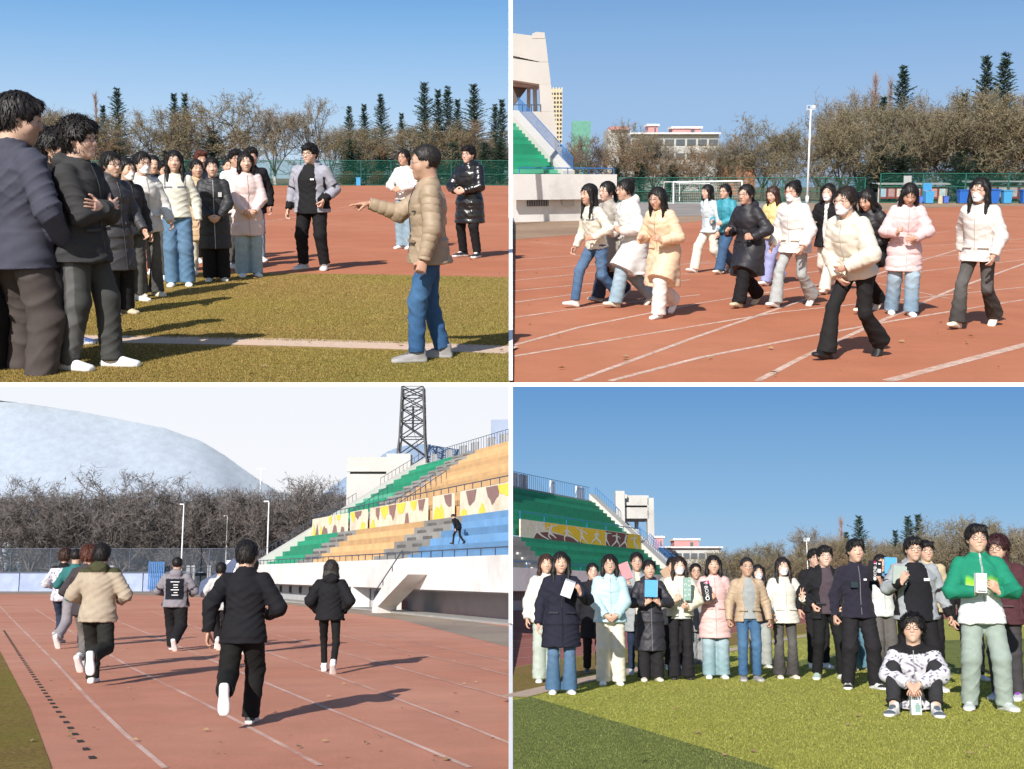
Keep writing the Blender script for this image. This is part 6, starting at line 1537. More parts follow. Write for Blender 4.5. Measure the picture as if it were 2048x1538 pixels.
# stair flight running down from the walkway
a0, a1, a2, a3 = S.a_at(768, -.6), S.a_at(800, -.6), S.a_at(838, -.6), S.a_at(792, -.6)
for bb in (-1.0,):
    pts = [S.P(a0 - .2, bb, 0), S.P(a0 + .5, bb, 0), S.P(a0 + .6, bb, .25), S.P(a2, bb, 1.45), S.P(a2, bb, 2.02), S.P(a2 - .9, bb, 2.0), S.P(a0 - .1, bb, .42)]
    t = MB(); t.extrude(list(reversed(pts)), S.w * .75); part('stair_flight', t, M_wall, st)
railing(st, [S.P(a0, -.98, .45), S.P(a2 - .8, -.98, 2.0)], .28, M_dkblue, 1.2)
railing(st, [S.P(.1, -.17, 2.02), S.P(a2, -.17, 2.02), S.P(S.amax(-.17) - .05, -.17, 2.02)], .24, M_dkblue, 1.1)
# side parapet with rail
def par(S, o, a0, a1, b0, b1, z0, z1, m):
    t = MB(); q = [(a0, b0), (a1, b0), (a1, b1), (a0, b1)]
    vs = [S.P(a, b, (z0 if b == b0 else z1) - 1.4) for a, b in q] + [S.P(a, b, z0 if b == b0 else z1) for a, b in q]
    fs = [(3, 2, 1, 0), (4, 5, 6, 7), (0, 1, 5, 4), (1, 2, 6, 5), (2, 3, 7, 6), (3, 0, 4, 7)]
    if S.u.cross(S.w).z < 0: fs = [tuple(reversed(f)) for f in fs]
    t.add(vs, fs); part('side_parapet', t, M_tower, o)
par(S, st, -1.0, -.02, -.3, 10.6, 2.1, 8.95, M_wall)
railing(st, [S.P(-.8, -.3, 2.1), S.P(-.8, 6.2, 6.2)], .42, M_dkblue, .28, .014)
railing(st, [S.P(-.8, 7.8, 7.2), S.P(-.8, 10.6, 8.95)], .42, M_dkblue, .28, .014)
# mural wall: separate panels, painted patches
rr = random.Random(8)
PX = [(622, 690), (698, 729), (738, 850), (864, 903), (919, 1030)]
for i, (p0, p1) in enumerate(PX):
    a0, a1 = S.a_at(p0, 3.2), min(S.a_at(p1, 3.2), S.amax(3.2) - .01)
    t = MB(); S.blk(t, a0, a1, 3.2, 3.32, 3.75, 4.85); pn = part('mural_panel', t, M_cr, st)
    k = 0; a = a0 + .08
    while a < a1 - .5:
        wd = rr.uniform(.7, 1.7); hgt = rr.uniform(.35, .85); c = (M_ye2, M_brn)[k % 2]; k += 1
        up = rr.random() < .5; z0 = 3.79 if up else 4.81; s_ = 1 if up else -1
        n = 7; pts = []
        for j in range(n + 1):
            f = j / n; pts.append((min(a + wd * f, a1 - .05), z0 + s_ * hgt * (math.sin(f * 3.14) ** .6) * rr.uniform(.55, 1.0)))
        pts = [(pts[0][0], z0)] + pts[1:-1] + [(pts[-1][0], z0)]
        vs = [S.P(x, 3.19 - .002 * (k % 3), z) for x, z in pts]
        m_ = MB(); m_.add(vs, [tuple(range(len(vs)))]); part('painted_patch', m_, c, pn)
        a += wd * rr.uniform(.75, 1.2)
railing(st, [S.P(.1, 3.26, 4.85), S.P(S.amax(3.3) - .1, 3.26, 4.85)], .26, M_dkblue, 1.0)
for (pa_, pb_) in ((690, 698), (729, 738), (850, 864), (903, 919)):
    a0, a1 = S.a_at(pa_, 3.25), S.a_at(pb_, 3.25); t = MB(); S.blk(t, a0 + .05, a1 - .05, 3.6, 3.66, 3.7, 4.3); part('doorway', t, M_dkc, st)
for a0, a1 in ((7.4, 7.5), (15.4, 15.5), (17.2, 17.3)):
    railing(st, [S.P(a0, 3.5, 4.35), S.P(a0, 6.2, 6.2)], .45, M_dkblue, .30, .016)
# top railing with pillars
railing(st, [S.P(.6, 10.9, 8.4), S.P(S.amax(10.9) - .05, 10.9, 8.4)], .95, M_dkblue, .42, .014, True)
for px in (862, 893, 921, 945, 978, 1003):
    a = S.a_at(px, 10.95); 
    if a + .3 < S.amax(11.2): t = MB(); S.blk(t, a - .35, a + .35, 10.95, 11.2, 8.4, 9.2); part('pillar', t, M_grw, st)
# end tower of the stand
tw = thing('stand_tower', BL, (0, 0, 0), 0, 1, 'pale concrete end tower with a slot, above the green steps of the colourful stand', 'tower')
zt = lambda py, y: 1.46 + (1148 - py) / F * y
for nm, x0, x1, y0_, y1_, p0, p1, m in (('front_slab', -11.05, -8.15, 80.2, 80.6, 946, 917, M_tower), ('front_slab', -11.05, -8.2, 80.2, 80.6, 1046, 951, M_tower), ('back_slab', -10.9, -8.3, 80.7, 80.9, 960, 940, M_dkc), ('column', -8.35, -6.75, 79.6, 81.2, 1040, 912, M_tower), ('side_wall', -6.75, -3.3, 81.3, 81.6, 1000, 926, M_tower)):
    t = MB(); za, zb2 = zt(p0, 80.5), zt(p1, 80.5); t.box(((x0 + x1) / 2, (y0_ + y1_) / 2, (za + zb2) / 2), (x1 - x0, y1_ - y0_, zb2 - za)); part(nm, t, m, tw)
o = thing('building', BL, (-.72, 128, 0), 0, 1, 'bluish block behind the top railing at the seam post', 'building')
part('wall', MB().box((-.45, 1, 7.5 + 1.46 + 2.2), (2.2, 2, 13.4)), pmat('hazy_blue_wall', (.30, .36, .48), .8, .08, .5), o)
# man on the stand
person(BL, 916, 1088, 1028, 230, 'lone man in black leaning over on the blue steps of the stand', None, fem=False, lean=32, legs='walk', arms=('down', 'swingf'), hp=24, hair=('crop', HB), top=jkt((.012, .012, .014), hem=.84), bot=('slim', (.011, .011, .012)), shoe=SH_K, skin=SK3,
       pos=tuple(S.P(S.a_at(916, 1.2), 1.2, 1.90 + .31 * 2 + .0)))
# little judges' stand and round-topped wall
o = thing('seat_stand', BL, BL.at(438, 1188, 88) - Vector((0, 0, BL.at(438, 1188, 88).z)), 0, 1, 'small stepped stand with white bucket seats at the far right of the track', 'stand')
mb_ = pmat('navy_sheet', (.06, .085, .17), .6, .15, 3)
t = MB(); t.extrude([(-1.5, -.2, 0), (.35, -.2, 0), (1.35, -.2, 2.6), (1.0, -.2, 2.6), (-.2, -.2, 1.5), (-1.3, -.2, .95)], (0, .2, 0)); part('side_sheet', t, mb_, o)
seat = MB(); seat.box((0, 0, .04), (.42, .4, .07)); seat.box((0, .17, .26), (.42, .07, .42)); sme = seat.mesh('seat', pmat('white_plastic', (.72, .73, .74), .4))
for k in range(4):
    for j in range(3): link('seat', sme, Matrix.Translation((.45 + .52 * j + .12 * k - .6, .3 + .5 * k, .35 + .55 * k)), o)
    part('tier', MB().box((.25 + .12 * k, .3 + .5 * k, .17 + .275 * k), (1.9, .5, .34 + .55 * k - .02)), pmat('tier_grey', (.38, .39, .41), .8), o)
o = thing('round_topped_wall', BL, BL.at(505, 1186, 80) - Vector((0, 0, BL.at(505, 1186, 80).z)), 0, 1, 'dark blue-grey wall with rounded top corner at the foot of the colourful stand', 'wall')
t = MB(); pts = [(-.75, 0, 0), (.62, 0, 0), (.66, 0, 1.9), (.58, 0, 2.25), (.40, 0, 2.42), (-.05, 0, 2.45), (-1.1, 0, 1.75), (-1.1, 0, 1.2)]; t.extrude(pts, (0, .5, 0)); part('slab', t, mb_, o)
part('edge', MB().extrude([(-1.16, -.02, 1.74), (-.06, -.02, 2.46), (-.06, -.02, 2.58), (-1.16, -.02, 1.88)], (0, .54, 0)), M_grw, o)

# --- lower right stand
S2 = Stand(BR, (.2, 110), (.44, .90), (-.90, .44), amin=lambda b: (.9 * b - .18) / .44); S2.pl_h = 1196
s2 = thing('grandstand', BR, (0, 0, 0), 0, 1, 'green terraced stand with athlete mural behind the left of the group photo', 'grandstand')
AE = 44.6
B2 = [(-5, 9.0, M_sgr), (9.0, AE, M_sg)]
rows(S2, s2, .1, 3.75, 8, .5, .475, B2, pmat('pale_step', (.55, .54, .50), .9))
rows(S2, s2, 4.35, 7.95, 12, .52, .475, [(9, AE, M_sg)])
t = MB(); S2.blk(t, -5, AE + 6, -.32, -.05, 1.75, 3.85); part('front_wall', t, M_wall, s2)
t = MB(); S2.blk(t, -5, AE + 5, .5, .7, 0, 1.75); part('ground_floor_wall', t, M_grw, s2)
t = MB(); S2.blk(t, -5, AE + 5, -.05, .7, 1.70, 1.80); part('soffit', t, M_grw, s2)
t = MB(); S2.blk(t, -5, 4.6, .44, .50, .9, 1.65); gr = part('window_grille', t, M_dkc, s2)
for i in range(12):
    t = MB(); a = .5 + i * .36; S2.blk(t, a, a + .06, .41, .435, .9, 1.65); part('bar', t, M_grw, gr)
railing(s2, [S2.P(S2.amin(-.2) + .05, -.2, 3.85), S2.P(AE + 5, -.2, 3.85)], .55, M_blue, 3.0, .035)
t = MB(); S2.blk(t, 5, AE, 10.6, 11.4, 11, 13.45); part('top_walkway', t, M_sgr, s2)
railing(s2, [S2.P(S2.amin(11.0) + .1, 11.0, 13.3), S2.P(AE, 11.0, 13.3)], 1.9, M_blue, .55, .022, True)
for px in (1032, 1046, 1052, 1108, 1160, 1168):
    a = S2.a_at(px, 11.1)
    if a - .5 > S2.amin(11.3): t = MB(); S2.blk(t, a - .55, a + .55, 11.1, 11.4, 13.4, 15.1); part('pillar', t, M_wall, s2)
par(S2, s2, AE + .02, AE + 2.4, -.1, 11.0, 4.2, 14.4, M_wall)
railing(s2, [S2.P(AE + 2.2, 0, 4.3), S2.P(AE + 2.2, 5.2, 9.1)], 1.15, M_blue, .32, .024)
railing(s2, [S2.P(AE + 2.2, 7.6, 11.3), S2.P(AE + 2.2, 11, 14.4)], 1.0, M_blue, .4, .024)
par(S2, s2, AE + 5.0, AE + 5.6, -.1, 8.0, 3.9, 11.0, M_wall)
railing(s2, [S2.P(AE + 5.3, 0, 4.0), S2.P(AE + 5.3, 5.0, 8.5)], 1.1, M_blue, .32, .024)
a0 = S2.a_at(1045, 3.75)
t = MB(); S2.blk(t, a0, AE - .2, 3.95, 4.1, 7.05, 8.9); mu = part('mural_panel', t, M_cr, s2)
def mpoly(pts, m, off, nm='painted_patch'):
    vs = [S2.P(a0 + (AE - .2 - a0) * x, 3.95 - off, 7.08 + 1.78 * z) for x, z in pts]
    mm = MB(); mm.add(vs, [tuple(range(len(vs)))]); part(nm, mm, m, mu)
mpoly([(.17, 1), (.17, .62), (.30, .42), (.40, .10), (.47, 0), (.998, 0), (.998, 1)], M_ye, .004)
mpoly([(.085, .02), (.10, .34), (.18, .46), (.26, .40), (.36, .30), (.47, .02)], M_mar, .008)
mpoly([(.655, 1), (.655, .30), (.66, .02), (.85, .02), (.86, .6), (.87, .98)], M_mar, .008)
def athlete(x, lean, arms, legs, s=1.0):
    """painted silhouette: joints in panel units (x along, z up)"""
    W_ = 1 / 26.0; c = pmat('mural_white', (.74, .70, .62), .8, .12, 3)
    def seg(p, q, w0, w1, o):
        d = Vector((q[0] - p[0], q[1] - p[1])); n = Vector((-d.y, d.x)).normalized()
        P4 = [(p[0] + n.x * w0, p[1] + n.y * w0), (p[0] - n.x * w0, p[1] - n.y * w0), (q[0] - n.x * w1, q[1] - n.y * w1), (q[0] + n.x * w1, q[1] + n.y * w1)]
        mpoly([(x + a * W_ * s, .45 + b * .42 * s) for a, b in P4], c, o, 'painted_figure')
    hip = (0, 0); sh = (lean, .72); seg(hip, sh, .20, .24, .012)
    hd = (lean * 1.35, 1.0); mpoly([(x + (hd[0] + .16 * math.cos(t)) * W_ * s, .45 + (hd[1] + .16 * math.sin(t)) * .42 * s) for t in [k * math.pi / 4 for k in range(8)]], c, .013, 'painted_figure')
    for k, (e, h) in enumerate(arms): seg(sh, e, .10, .08, .014 + .001 * k); seg(e, h, .08, .05, .016 + .001 * k)
    for k, (e, h) in enumerate(legs): seg(hip, e, .17, .12, .018 + .001 * k); seg(e, h, .12, .07, .020 + .001 * k)
AT = [(.11, .1, [((-.5, .9), (-1.0, 1.0)), ((.5, .5), (.9, .4))], [((-.4, -.5), (-.6, -1.0)), ((.8, -.5), (2.2, -1.0))]), (.20, .3, [((.8, 1.0), (1.6, 1.1)), ((-.3, .7), (-.6, .4))], [((-.2, -.5), (.3, -.9)), ((.8, -.4), (1.3, -.7))]), (.33, .1, [((.7, .3), (1.2, .1)), ((-.4, .4), (-.7, .2))], [((-.5, -.4), (-.4, -1)), ((1.2, -.3), (2.4, -.9))]),
      (.45, .0, [((-.7, 1.0), (-1.2, 1.2)), ((.7, .7), (1.3, .3))], [((-.3, -.5), (-.3, -1)), ((.6, -.5), (1.4, -1))]), (.575, .1, [((.6, .6), (.5, .2)), ((-.4, .5), (-.2, .1))], [((-.8, -.5), (-1.2, -1)), ((.8, -.5), (1.2, -1))]), (.66, .0, [((.5, 1.0), (1.3, 1.0)), ((-.3, .9), (.5, .95))], [((-.2, -.5), (-.1, -1)), ((.4, -.5), (.8, -1))]),
      (.76, .0, [((-.6, .7), (-1.2, .6)), ((.6, .6), (.9, .3))], [((-.6, -.5), (-1.3, -1)), ((.5, -.5), (.7, -1))]), (.84, .2, [((.4, .9), (.9, .95)), ((-.1, .4), (.3, .3))], [((-.8, -.5), (-1.6, -1)), ((.3, -.6), (.4, -1))]), (.93, .1, [((.6, .8), (1.0, .9)), ((-.6, .6), (-1.0, .5))], [((.2, -.6), (.9, -1)), ((.6, -.4), (1.2, -.9))])]
for a in AT: athlete(*a)
railing(s2, [S2.P(a0, 4.0, 8.9), S2.P(AE - .3, 4.0, 8.9)], .75, M_blue, 5.2, .04)
# gate-like tower at the end
tw = thing('stand_tower', BR, (0, 0, 0), 0, 1, 'tall white concrete portal tower at the right end of the green stand', 'tower')
X = lambda px, y=157.: (px - CX) / F * y * 1.0
Z = lambda py, y=157.: 1.12 + (1196 - py) / F * y
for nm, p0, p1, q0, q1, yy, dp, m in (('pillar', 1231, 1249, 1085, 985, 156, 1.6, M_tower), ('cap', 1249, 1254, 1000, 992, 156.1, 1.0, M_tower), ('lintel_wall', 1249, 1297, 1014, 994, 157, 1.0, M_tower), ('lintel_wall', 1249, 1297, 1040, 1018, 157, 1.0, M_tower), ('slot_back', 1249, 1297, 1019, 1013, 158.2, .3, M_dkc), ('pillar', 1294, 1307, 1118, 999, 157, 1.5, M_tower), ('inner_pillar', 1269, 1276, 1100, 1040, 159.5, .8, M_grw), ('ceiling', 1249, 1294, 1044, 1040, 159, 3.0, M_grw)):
    t = MB(); xa, xb, za, zb2 = X(p0, yy), X(p1, yy), Z(q0, yy), Z(q1, yy); t.box(((xa + xb) / 2, yy + dp / 2, (za + zb2) / 2), (xb - xa, dp, zb2 - za)); part(nm, t, m, tw)

# --- upper right stand
S3 = Stand(TR, (.02, 47.7), (.85, .527), (-.527, .85), amin=lambda b: (.527 * b - .01) / .85); S3.pl_h = 360
s3 = thing('grandstand', TR, (0, 0, 0), 0, 1, 'white-walled stand with bright green steps at the left of the jogging group', 'grandstand')
rows(S3, s3, .12, 1.92, 16, .245, .150, [(-2, 2.36, M_sg)])
t = MB(); S3.blk(t, -1, 4.9, -.25, -.10, .88, 1.88); part('front_wall', t, M_wall, s3)
t = MB(); S3.blk(t, -1, 4.9, -.10, 2.6, 1.76, 1.86); part('walkway', t, M_sgr, s3)
t = MB(); S3.blk(t, -1, 3.8, .12, .25, 0, .88); part('ground_floor_wall', t, M_wall, s3)
t = MB(); S3.blk(t, 3.8, 4.85, .45, .6, 0, .88); part('ground_floor_wall', t, M_grw, s3)
t = MB(); S3.blk(t, 0.75, 1.75, .08, .118, .62, .86); gr = part('window_grille', t, M_black, s3)
for i in range(12):
    t = MB(); a = .77 + i * .082; S3.blk(t, a, a + .025, .06, .078, .62, .86); part('bar', t, M_grw, gr)
railing(s3, [S3.P(.2, -.17, 1.88), S3.P(4.8, -.17, 1.88)], .24, M_blue, 1.7, .018)
par(S3, s3, 2.38, 2.95, .0, 4.2, 2.02, 4.60, M_wall)
railing(s3, [S3.P(2.9, .05, 2.04), S3.P(2.9, 4.2, 4.62)], .52, M_blue, .085, .012)
railing(s3, [S3.P(3.2, .6, 1.86), S3.P(4.4, .6, 1.86)], .28, M_blue, .3, .012)
tw = thing('stand_tower', TR, (0, 0, 0), 0, 1, 'white leaning-sided tower above the green steps, against the blue sky', 'tower')
yy = 60.0; X = lambda px, y=yy: (px - CX) / F * y; Z = lambda py, y=yy: 1.65 + (360 - py) / F * y
def fr(x): return np.interp(x, [80, 345], [1087.5, 1121])
def prism_px(nm, pts, y, dp, m):
    t = MB(); t.extrude([(X(a, y), y, Z(b, y)) for a, b in pts], (0, dp, 0)); part(nm, t, m, tw)
prism_px('top_wall', [(1024.6, 122), (fr(122) - 14, 134), (fr(134), 134), (fr(88), 88), (1024.6, 80)][::-1][::-1], yy, 1.2, M_tower)
prism_px('cap', [(1063, 90), (1088, 90), (1087, 79), (1071, 78), (1063, 81)], yy - .02, 1.0, M_tower)
prism_px('middle_wall', [(1024.6, 168), (1077, 176), (fr(176), 176), (fr(134.5), 134.5), (1074, 134.5), (1024.6, 127)], yy, 1.2, M_tower)
prism_px('right_column', [(1080, 228), (fr(228), 228), (fr(176.2), 176.2), (1077, 176.2)], yy, 1.2, M_tower)
prism_px('lower_wall', [(1024.6, 350), (fr(350), 350), (fr(228.2), 228.2), (1024.6, 228.2)], yy, 1.2, M_tower)
prism_px('ceiling', [(1024.6, 176), (1077, 180), (1077, 172), (1024.6, 166)], yy + 1.25, 2.5, M_grw)
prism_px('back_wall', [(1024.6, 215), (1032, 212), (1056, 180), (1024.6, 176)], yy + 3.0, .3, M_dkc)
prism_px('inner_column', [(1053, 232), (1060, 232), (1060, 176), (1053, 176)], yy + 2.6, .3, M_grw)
prism_px('inner_column', [(1066, 232), (1074, 232), (1072, 176), (1064, 176)], yy + 1.6, .3, M_grw)
railing(tw, [Vector((X(1026), yy - .02, Z(228.2))), Vector((X(1080), yy - .02, Z(228.2)))], .32, M_dkblue, .4, .02)

# ------------------------------------------------------------------ far buildings
def block(place, px0, px1, top, y, dp, name, label, wall, cat='building'):
    a = place.at(px0, top, y); b = place.at(px1, top, y)
    o = thing(name, place, (a.x, y, 0), 0, 1, label, cat)
    part('wall', MB().box(((b.x - a.x) / 2, dp / 2, a.z / 2), (b.x - a.x, dp, a.z)), wall, o)
    return o, b.x - a.x, a.z
mb_b = pmat('beige_facade', (.60, .52, .36), .85, .05, .3)
o, w, h = block(TR, 1099, 1125, 178, 250, 6, 'apartment_block', 'tall beige apartment block with dark window grid beside the stand tower', mb_b)
win = MB().box((0, -.05, 0), (.34, .12, .38)).mesh('window', pmat('dark_glass', (.05, .05, .07), .3)); 
for i in range(4):
    for j in range(13): link('window', win, Matrix.Translation((.45 + i * .62, 0, h - .9 - j * .86)), o)
for i in range(5): part('parapet_tooth', MB().box((.2 + i * .58, .3, h + .16), (.28, .4, .30)), mb_b, o)
o, w, h = block(TR, 1093, 1098.6, 146, 256, 4, 'apartment_block', 'narrow dark blue-grey tower edge peeping beside the white stand tower', pmat('dark_facade', (.09, .10, .14), .6, .2, .8))
for j in range(14): link('window', win, Matrix.Translation((.3, 0, h - 1.4 - j * 1.1)), o)
o, w, h = block(TR, 1146, 1180, 243, 235, 5, 'scaffolded_building', 'building wrapped in pale green netting above the bare trees', pmat('netted_green', (.16, .34, .28), .8, .2, 1.5))
part('scaffold_net', MB().box((w / 2, -.3, h / 2 + .1), (w + .3, .05, h)), M_scaf, o)
M_school = pmat('pale_tile_facade', (.48, .48, .46), .8, .06, .4); M_pink = pmat('pink_render', (.56, .27, .27), .8, .08, .5)
def school(place, px0, px1, top, y, boxes, label, k=1.0):
    o, w, h = block(place, px0, px1, top, y, 14, 'school_building', label, M_school)
    nw = 8
    ww = w / nw
    wm = MB().box((0, -.06, 0), (ww * .78, .14, h * .10)).mesh('window', pmat('grey_glass', (.10, .12, .14), .3))
    for j in range(2):
        for i in range(nw): link('window', wm, Matrix.Translation((ww * (i + .5), 0, h * (.86 - .24 * j))), o)
    part('cornice', MB().box((w / 2, -.2, h + .08), (w + .4, .8, .22)), M_wall, o)
    for a, b, t in boxes:
        A = place.at(a, t, y + 3); B = place.at(b, t, y + 3); x0 = A.x - place.at(px0, t, y).x; x1 = B.x - place.at(px0, t, y).x
        r_ = part('roof_room', MB().box(((x0 + x1) / 2, 4, (A.z + h) / 2), (x1 - x0, 4, A.z - h)), M_pink, o)
        part('roof_slab', MB().box(((x0 + x1) / 2, 4, A.z + .1), (x1 - x0 + .4, 4.4, .28)), M_wall, r_)
        part('roof_window', MB().box((x0 + (x1 - x0) * .7, 1.95, (A.z + h) / 2), ((x1 - x0) * .12, .1, (A.z - h) * .5)), pmat('grey_glass', (.10, .12, .14), .3), r_)
school(TR, 1262, 1438, 268, 170, [(1343, 1400, 257), (1295, 1314, 252)], 'white school building with pink roof rooms behind the bare trees')
o, w, h = block(TR, 1216, 1262, 259, 185, 10, 'school_wing', 'lower wing with brown roof edge at the left end of the white school', M_school)
part('roof', MB().box((w / 2, 3, h + .2), (w * .8, 7, .5)), M_pink, o)
o, w, h = block(TR, 1448, 1512, 312, 140, 4, 'brick_house', 'small orange brick house glimpsed behind the trees above the goal', pmat('orange_brick', (.45, .17, .08), .9, .15, 3))
for i in range(4): link('window', win, Matrix.Translation((.5 + i * .9, 0, h - .8)), o)
school(BR, 1318, 1442, 1096, 172, [(1347, 1396, 1081), (1309, 1325, 1076)], 'white school building with pink roof rooms right of the portal tower')

# ------------------------------------------------------------------ goal, boards, bins
y = 86.0
def PXY(px, py, yy=y): return TR.at(px, py, yy)
o = thing('football_goal', TR, (0, 0, 0), 0, 1, 'white football goal with net in front of the green fence', 'goal')
mwg = pmat('goal_white', (.82, .83, .84), .4)
c = {k: PXY(*v) for k, v in dict(a=(1347, 403), b=(1347, 364), c=(1411, 363), d=(1411, 402), e=(1484, 362), f=(1484, 401)).items()}
for k in c: c[k].z = max(c[k].z, 0) if k in 'bce' else 0
part('left_post', MB().tube(c['a'], c['b'], .055, n=8), mwg, o); part('crossbar', MB().tube(c['b'], c['e'], .055, n=8), mwg, o); part('right_post', MB().tube(c['f'], c['e'], .055, n=8), mwg, o)
bk = Vector((-.9, 1.6, 0)); 
for p, nm in ((c['a'], 'back_stay'), (c['f'], 'back_stay')):
    top = c['b'] if p is c['a'] else c['e']; q = p + Vector((-.6 if p is c['a'] else .6, 1.7, 0)); q2 = top + Vector((-.55 if p is c['a'] else .5, .8, 0))
    part(nm, MB().path([top, q2, q, p], .03, 5), mwg, o)
part('ground_bar', MB().tube(c['a'] + Vector((-.6, 1.7, 0)), c['f'] + Vector((.6, 1.7, 0)), .03, n=5), mwg, o)
nt_ = MB(); A_, B_ = c['b'] + Vector((0, .8, 0)), c['e'] + Vector((0, .8, 0)); A2, B2_ = c['a'] + Vector((0, 1.7, 0)), c['f'] + Vector((0, 1.7, 0))
for i in range(37): f = i / 36; nt_.path([c['b'].lerp(c['e'], f), A_.lerp(B_, f), A2.lerp(B2_, f)], .006, 3)
for i in range(9): f = i / 8; nt_.tube(A_.lerp(A2, f), B_.lerp(B2_, f), .006, n=3)
part('net', nt_, pmat('net_cord', (.6, .62, .62), .8), o, kind='stuff')
o = thing('football_goal', TR, (0, 0, 0), 0, 1, 'second narrow white goal frame standing inside the larger one', 'goal')
part('post', MB().tube(PXY(1359, 402, 87), PXY(1359, 362, 87), .03, n=6), mwg, o); part('post', MB().tube(PXY(1413.5, 402, 87), PXY(1413.5, 368, 87), .03, n=6), mwg, o); part('crossbar', MB().tube(PXY(1352, 366, 87), PXY(1420, 367, 87), .03, n=6), mwg, o)
def board(px0, px1, top, y, label, cols):
    a = TR.at(px0, top, y); b = TR.at(px1, top, y); o = thing('notice_board', TR, (a.x, y, 0), 0, 1, label, 'notice board'); w = b.x - a.x; h = a.z
    part('roof', MB().extrude([(-.15, -.35, h - .12), (-.15, .35, h - .05), (-.15, .35, h + .02), (-.15, -.35, h - .04)], (w + .3, 0, 0)), pmat('board_roof', (.42, .42, .41), .7), o)
    n = len(cols); pw = w / n
    for i, cc in enumerate(cols):
        p_ = part('panel', MB().box((pw * (i + .5), 0, h * .50), (pw * .93, .08, h * .60)), pmat('board_frame', (.36, .05, .05), .6), o)
        q_ = part('sheet', MB().box((pw * (i + .5), -.05, h * .50), (pw * .72, .02, h * .42)), pmat('board_sheet_%d' % (hash(cc) % 97), cc, .6, .2, 6), p_)
    for i in (0, n): part('post', MB().box((pw * i, 0, h * .45), (.08, .08, h * .9)), pmat('board_post', (.5, .5, .5), .5), o)
board(1758, 1894, 366, 90.5, 'left notice board with red frames and small roof behind the fence', [(.45, .60, .75), (.5, .3, .3), (.72, .68, .60), (.45, .55, .50), (.70, .66, .60), (.5, .5, .48), (.65, .35, .32), (.55, .68, .70)])
board(1931, 2060, 362, 88.5, 'right notice board with red frames behind the blue bins', [(.55, .62, .66), (.62, .60, .55), (.45, .30, .28), (.60, .66, .64), (.66, .60, .58), (.5, .42, .40)])
def bin_(px, top, base, y, c, label, s=1.0, open_=False):
    p = TR.at(px, top, y); h = p.z; w = h * .62
    o = thing('wheelie_bin', TR, (p.x, y, 0), 0, 1, label, 'bin', 'blue bins in front of the notice boards')
    m = pmat('bin_plastic', c, .45, .08, 6); t = MB()
    t.add([(-w * .40, -w * .40, .05), (w * .40, -w * .40, .05), (w * .40, w * .40, .05), (-w * .40, w * .40, .05), (-w / 2, -w / 2, h * .86), (w / 2, -w / 2, h * .86), (w / 2, w / 2, h * .86), (-w / 2, w / 2, h * .86)], [(3, 2, 1, 0), (4, 5, 6, 7), (0, 1, 5, 4), (1, 2, 6, 5), (2, 3, 7, 6), (3, 0, 4, 7)])
    part('tub', t, m, o)
    part('lid', MB().box((0, 0, h * .90), (w * 1.1, w * 1.12, h * .08)) if not open_ else MB().box((0, w * .55, h * 1.15), (w, .06, h * .5)), pmat('bin_lid', tuple(v * .85 for v in c), .45), o)
    for sx in (-1, 1): part('wheel', MB().tube((sx * w * .36, w * .42, .09), (sx * w * .46, w * .42, .09), .09, n=10), M_black, o)
DB = (.02, .13, .50); LB = (.06, .32, .62)
bin_(1858, 378, 406, 85.8, LB, 'light blue wheelie bin with its lid standing open, by the left notice board', open_=True)
bin_(1843, 391, 406, 86.3, (.10, .20, .62), 'small violet-blue bin left of the open bin')
bin_(1892, 391, 406, 86.3, (.08, .16, .60), 'small deep blue bin right of the beige bucket')
bin_(1926, 377, 406, 85.8, DB, 'deep blue wheelie bin half behind the masked face on the right')
bin_(1988, 376, 407, 85.6, DB, 'deep blue wheelie bin with white recycling mark near the right edge')
bin_(2014, 378, 407, 85.6, LB, 'light blue wheelie bin second from the right edge')
bin_(2052, 377, 407, 85.6, DB, 'deep blue wheelie bin cut by the right picture edge')
o = thing('bucket', TR, (TR.at(1881, 400, 86.3).x, 86.3, 0), 0, 1, 'beige paper sack between the two small blue bins', 'sack'); part('sack_body', MB().tube((0, 0, 0), (0, 0, .52), .18, .14, 8), pmat('beige_sack', (.55, .45, .32), .9), o)
b = UL.at(717, 355, 118.6); o = thing('wheelie_bin', UL, (b.x, 118.6, 0), 0, 1, 'blue bin far off behind the fence beside the left round bush', 'bin'); part('tub', MB().box((0, 0, .38), (.42, .4, .72)), pmat('bin_plastic', LB, .45, .08, 6), o); part('lid', MB().box((0, 0, .78), (.48, .45, .07)), pmat('bin_lid', (.05, .27, .52), .45), o)
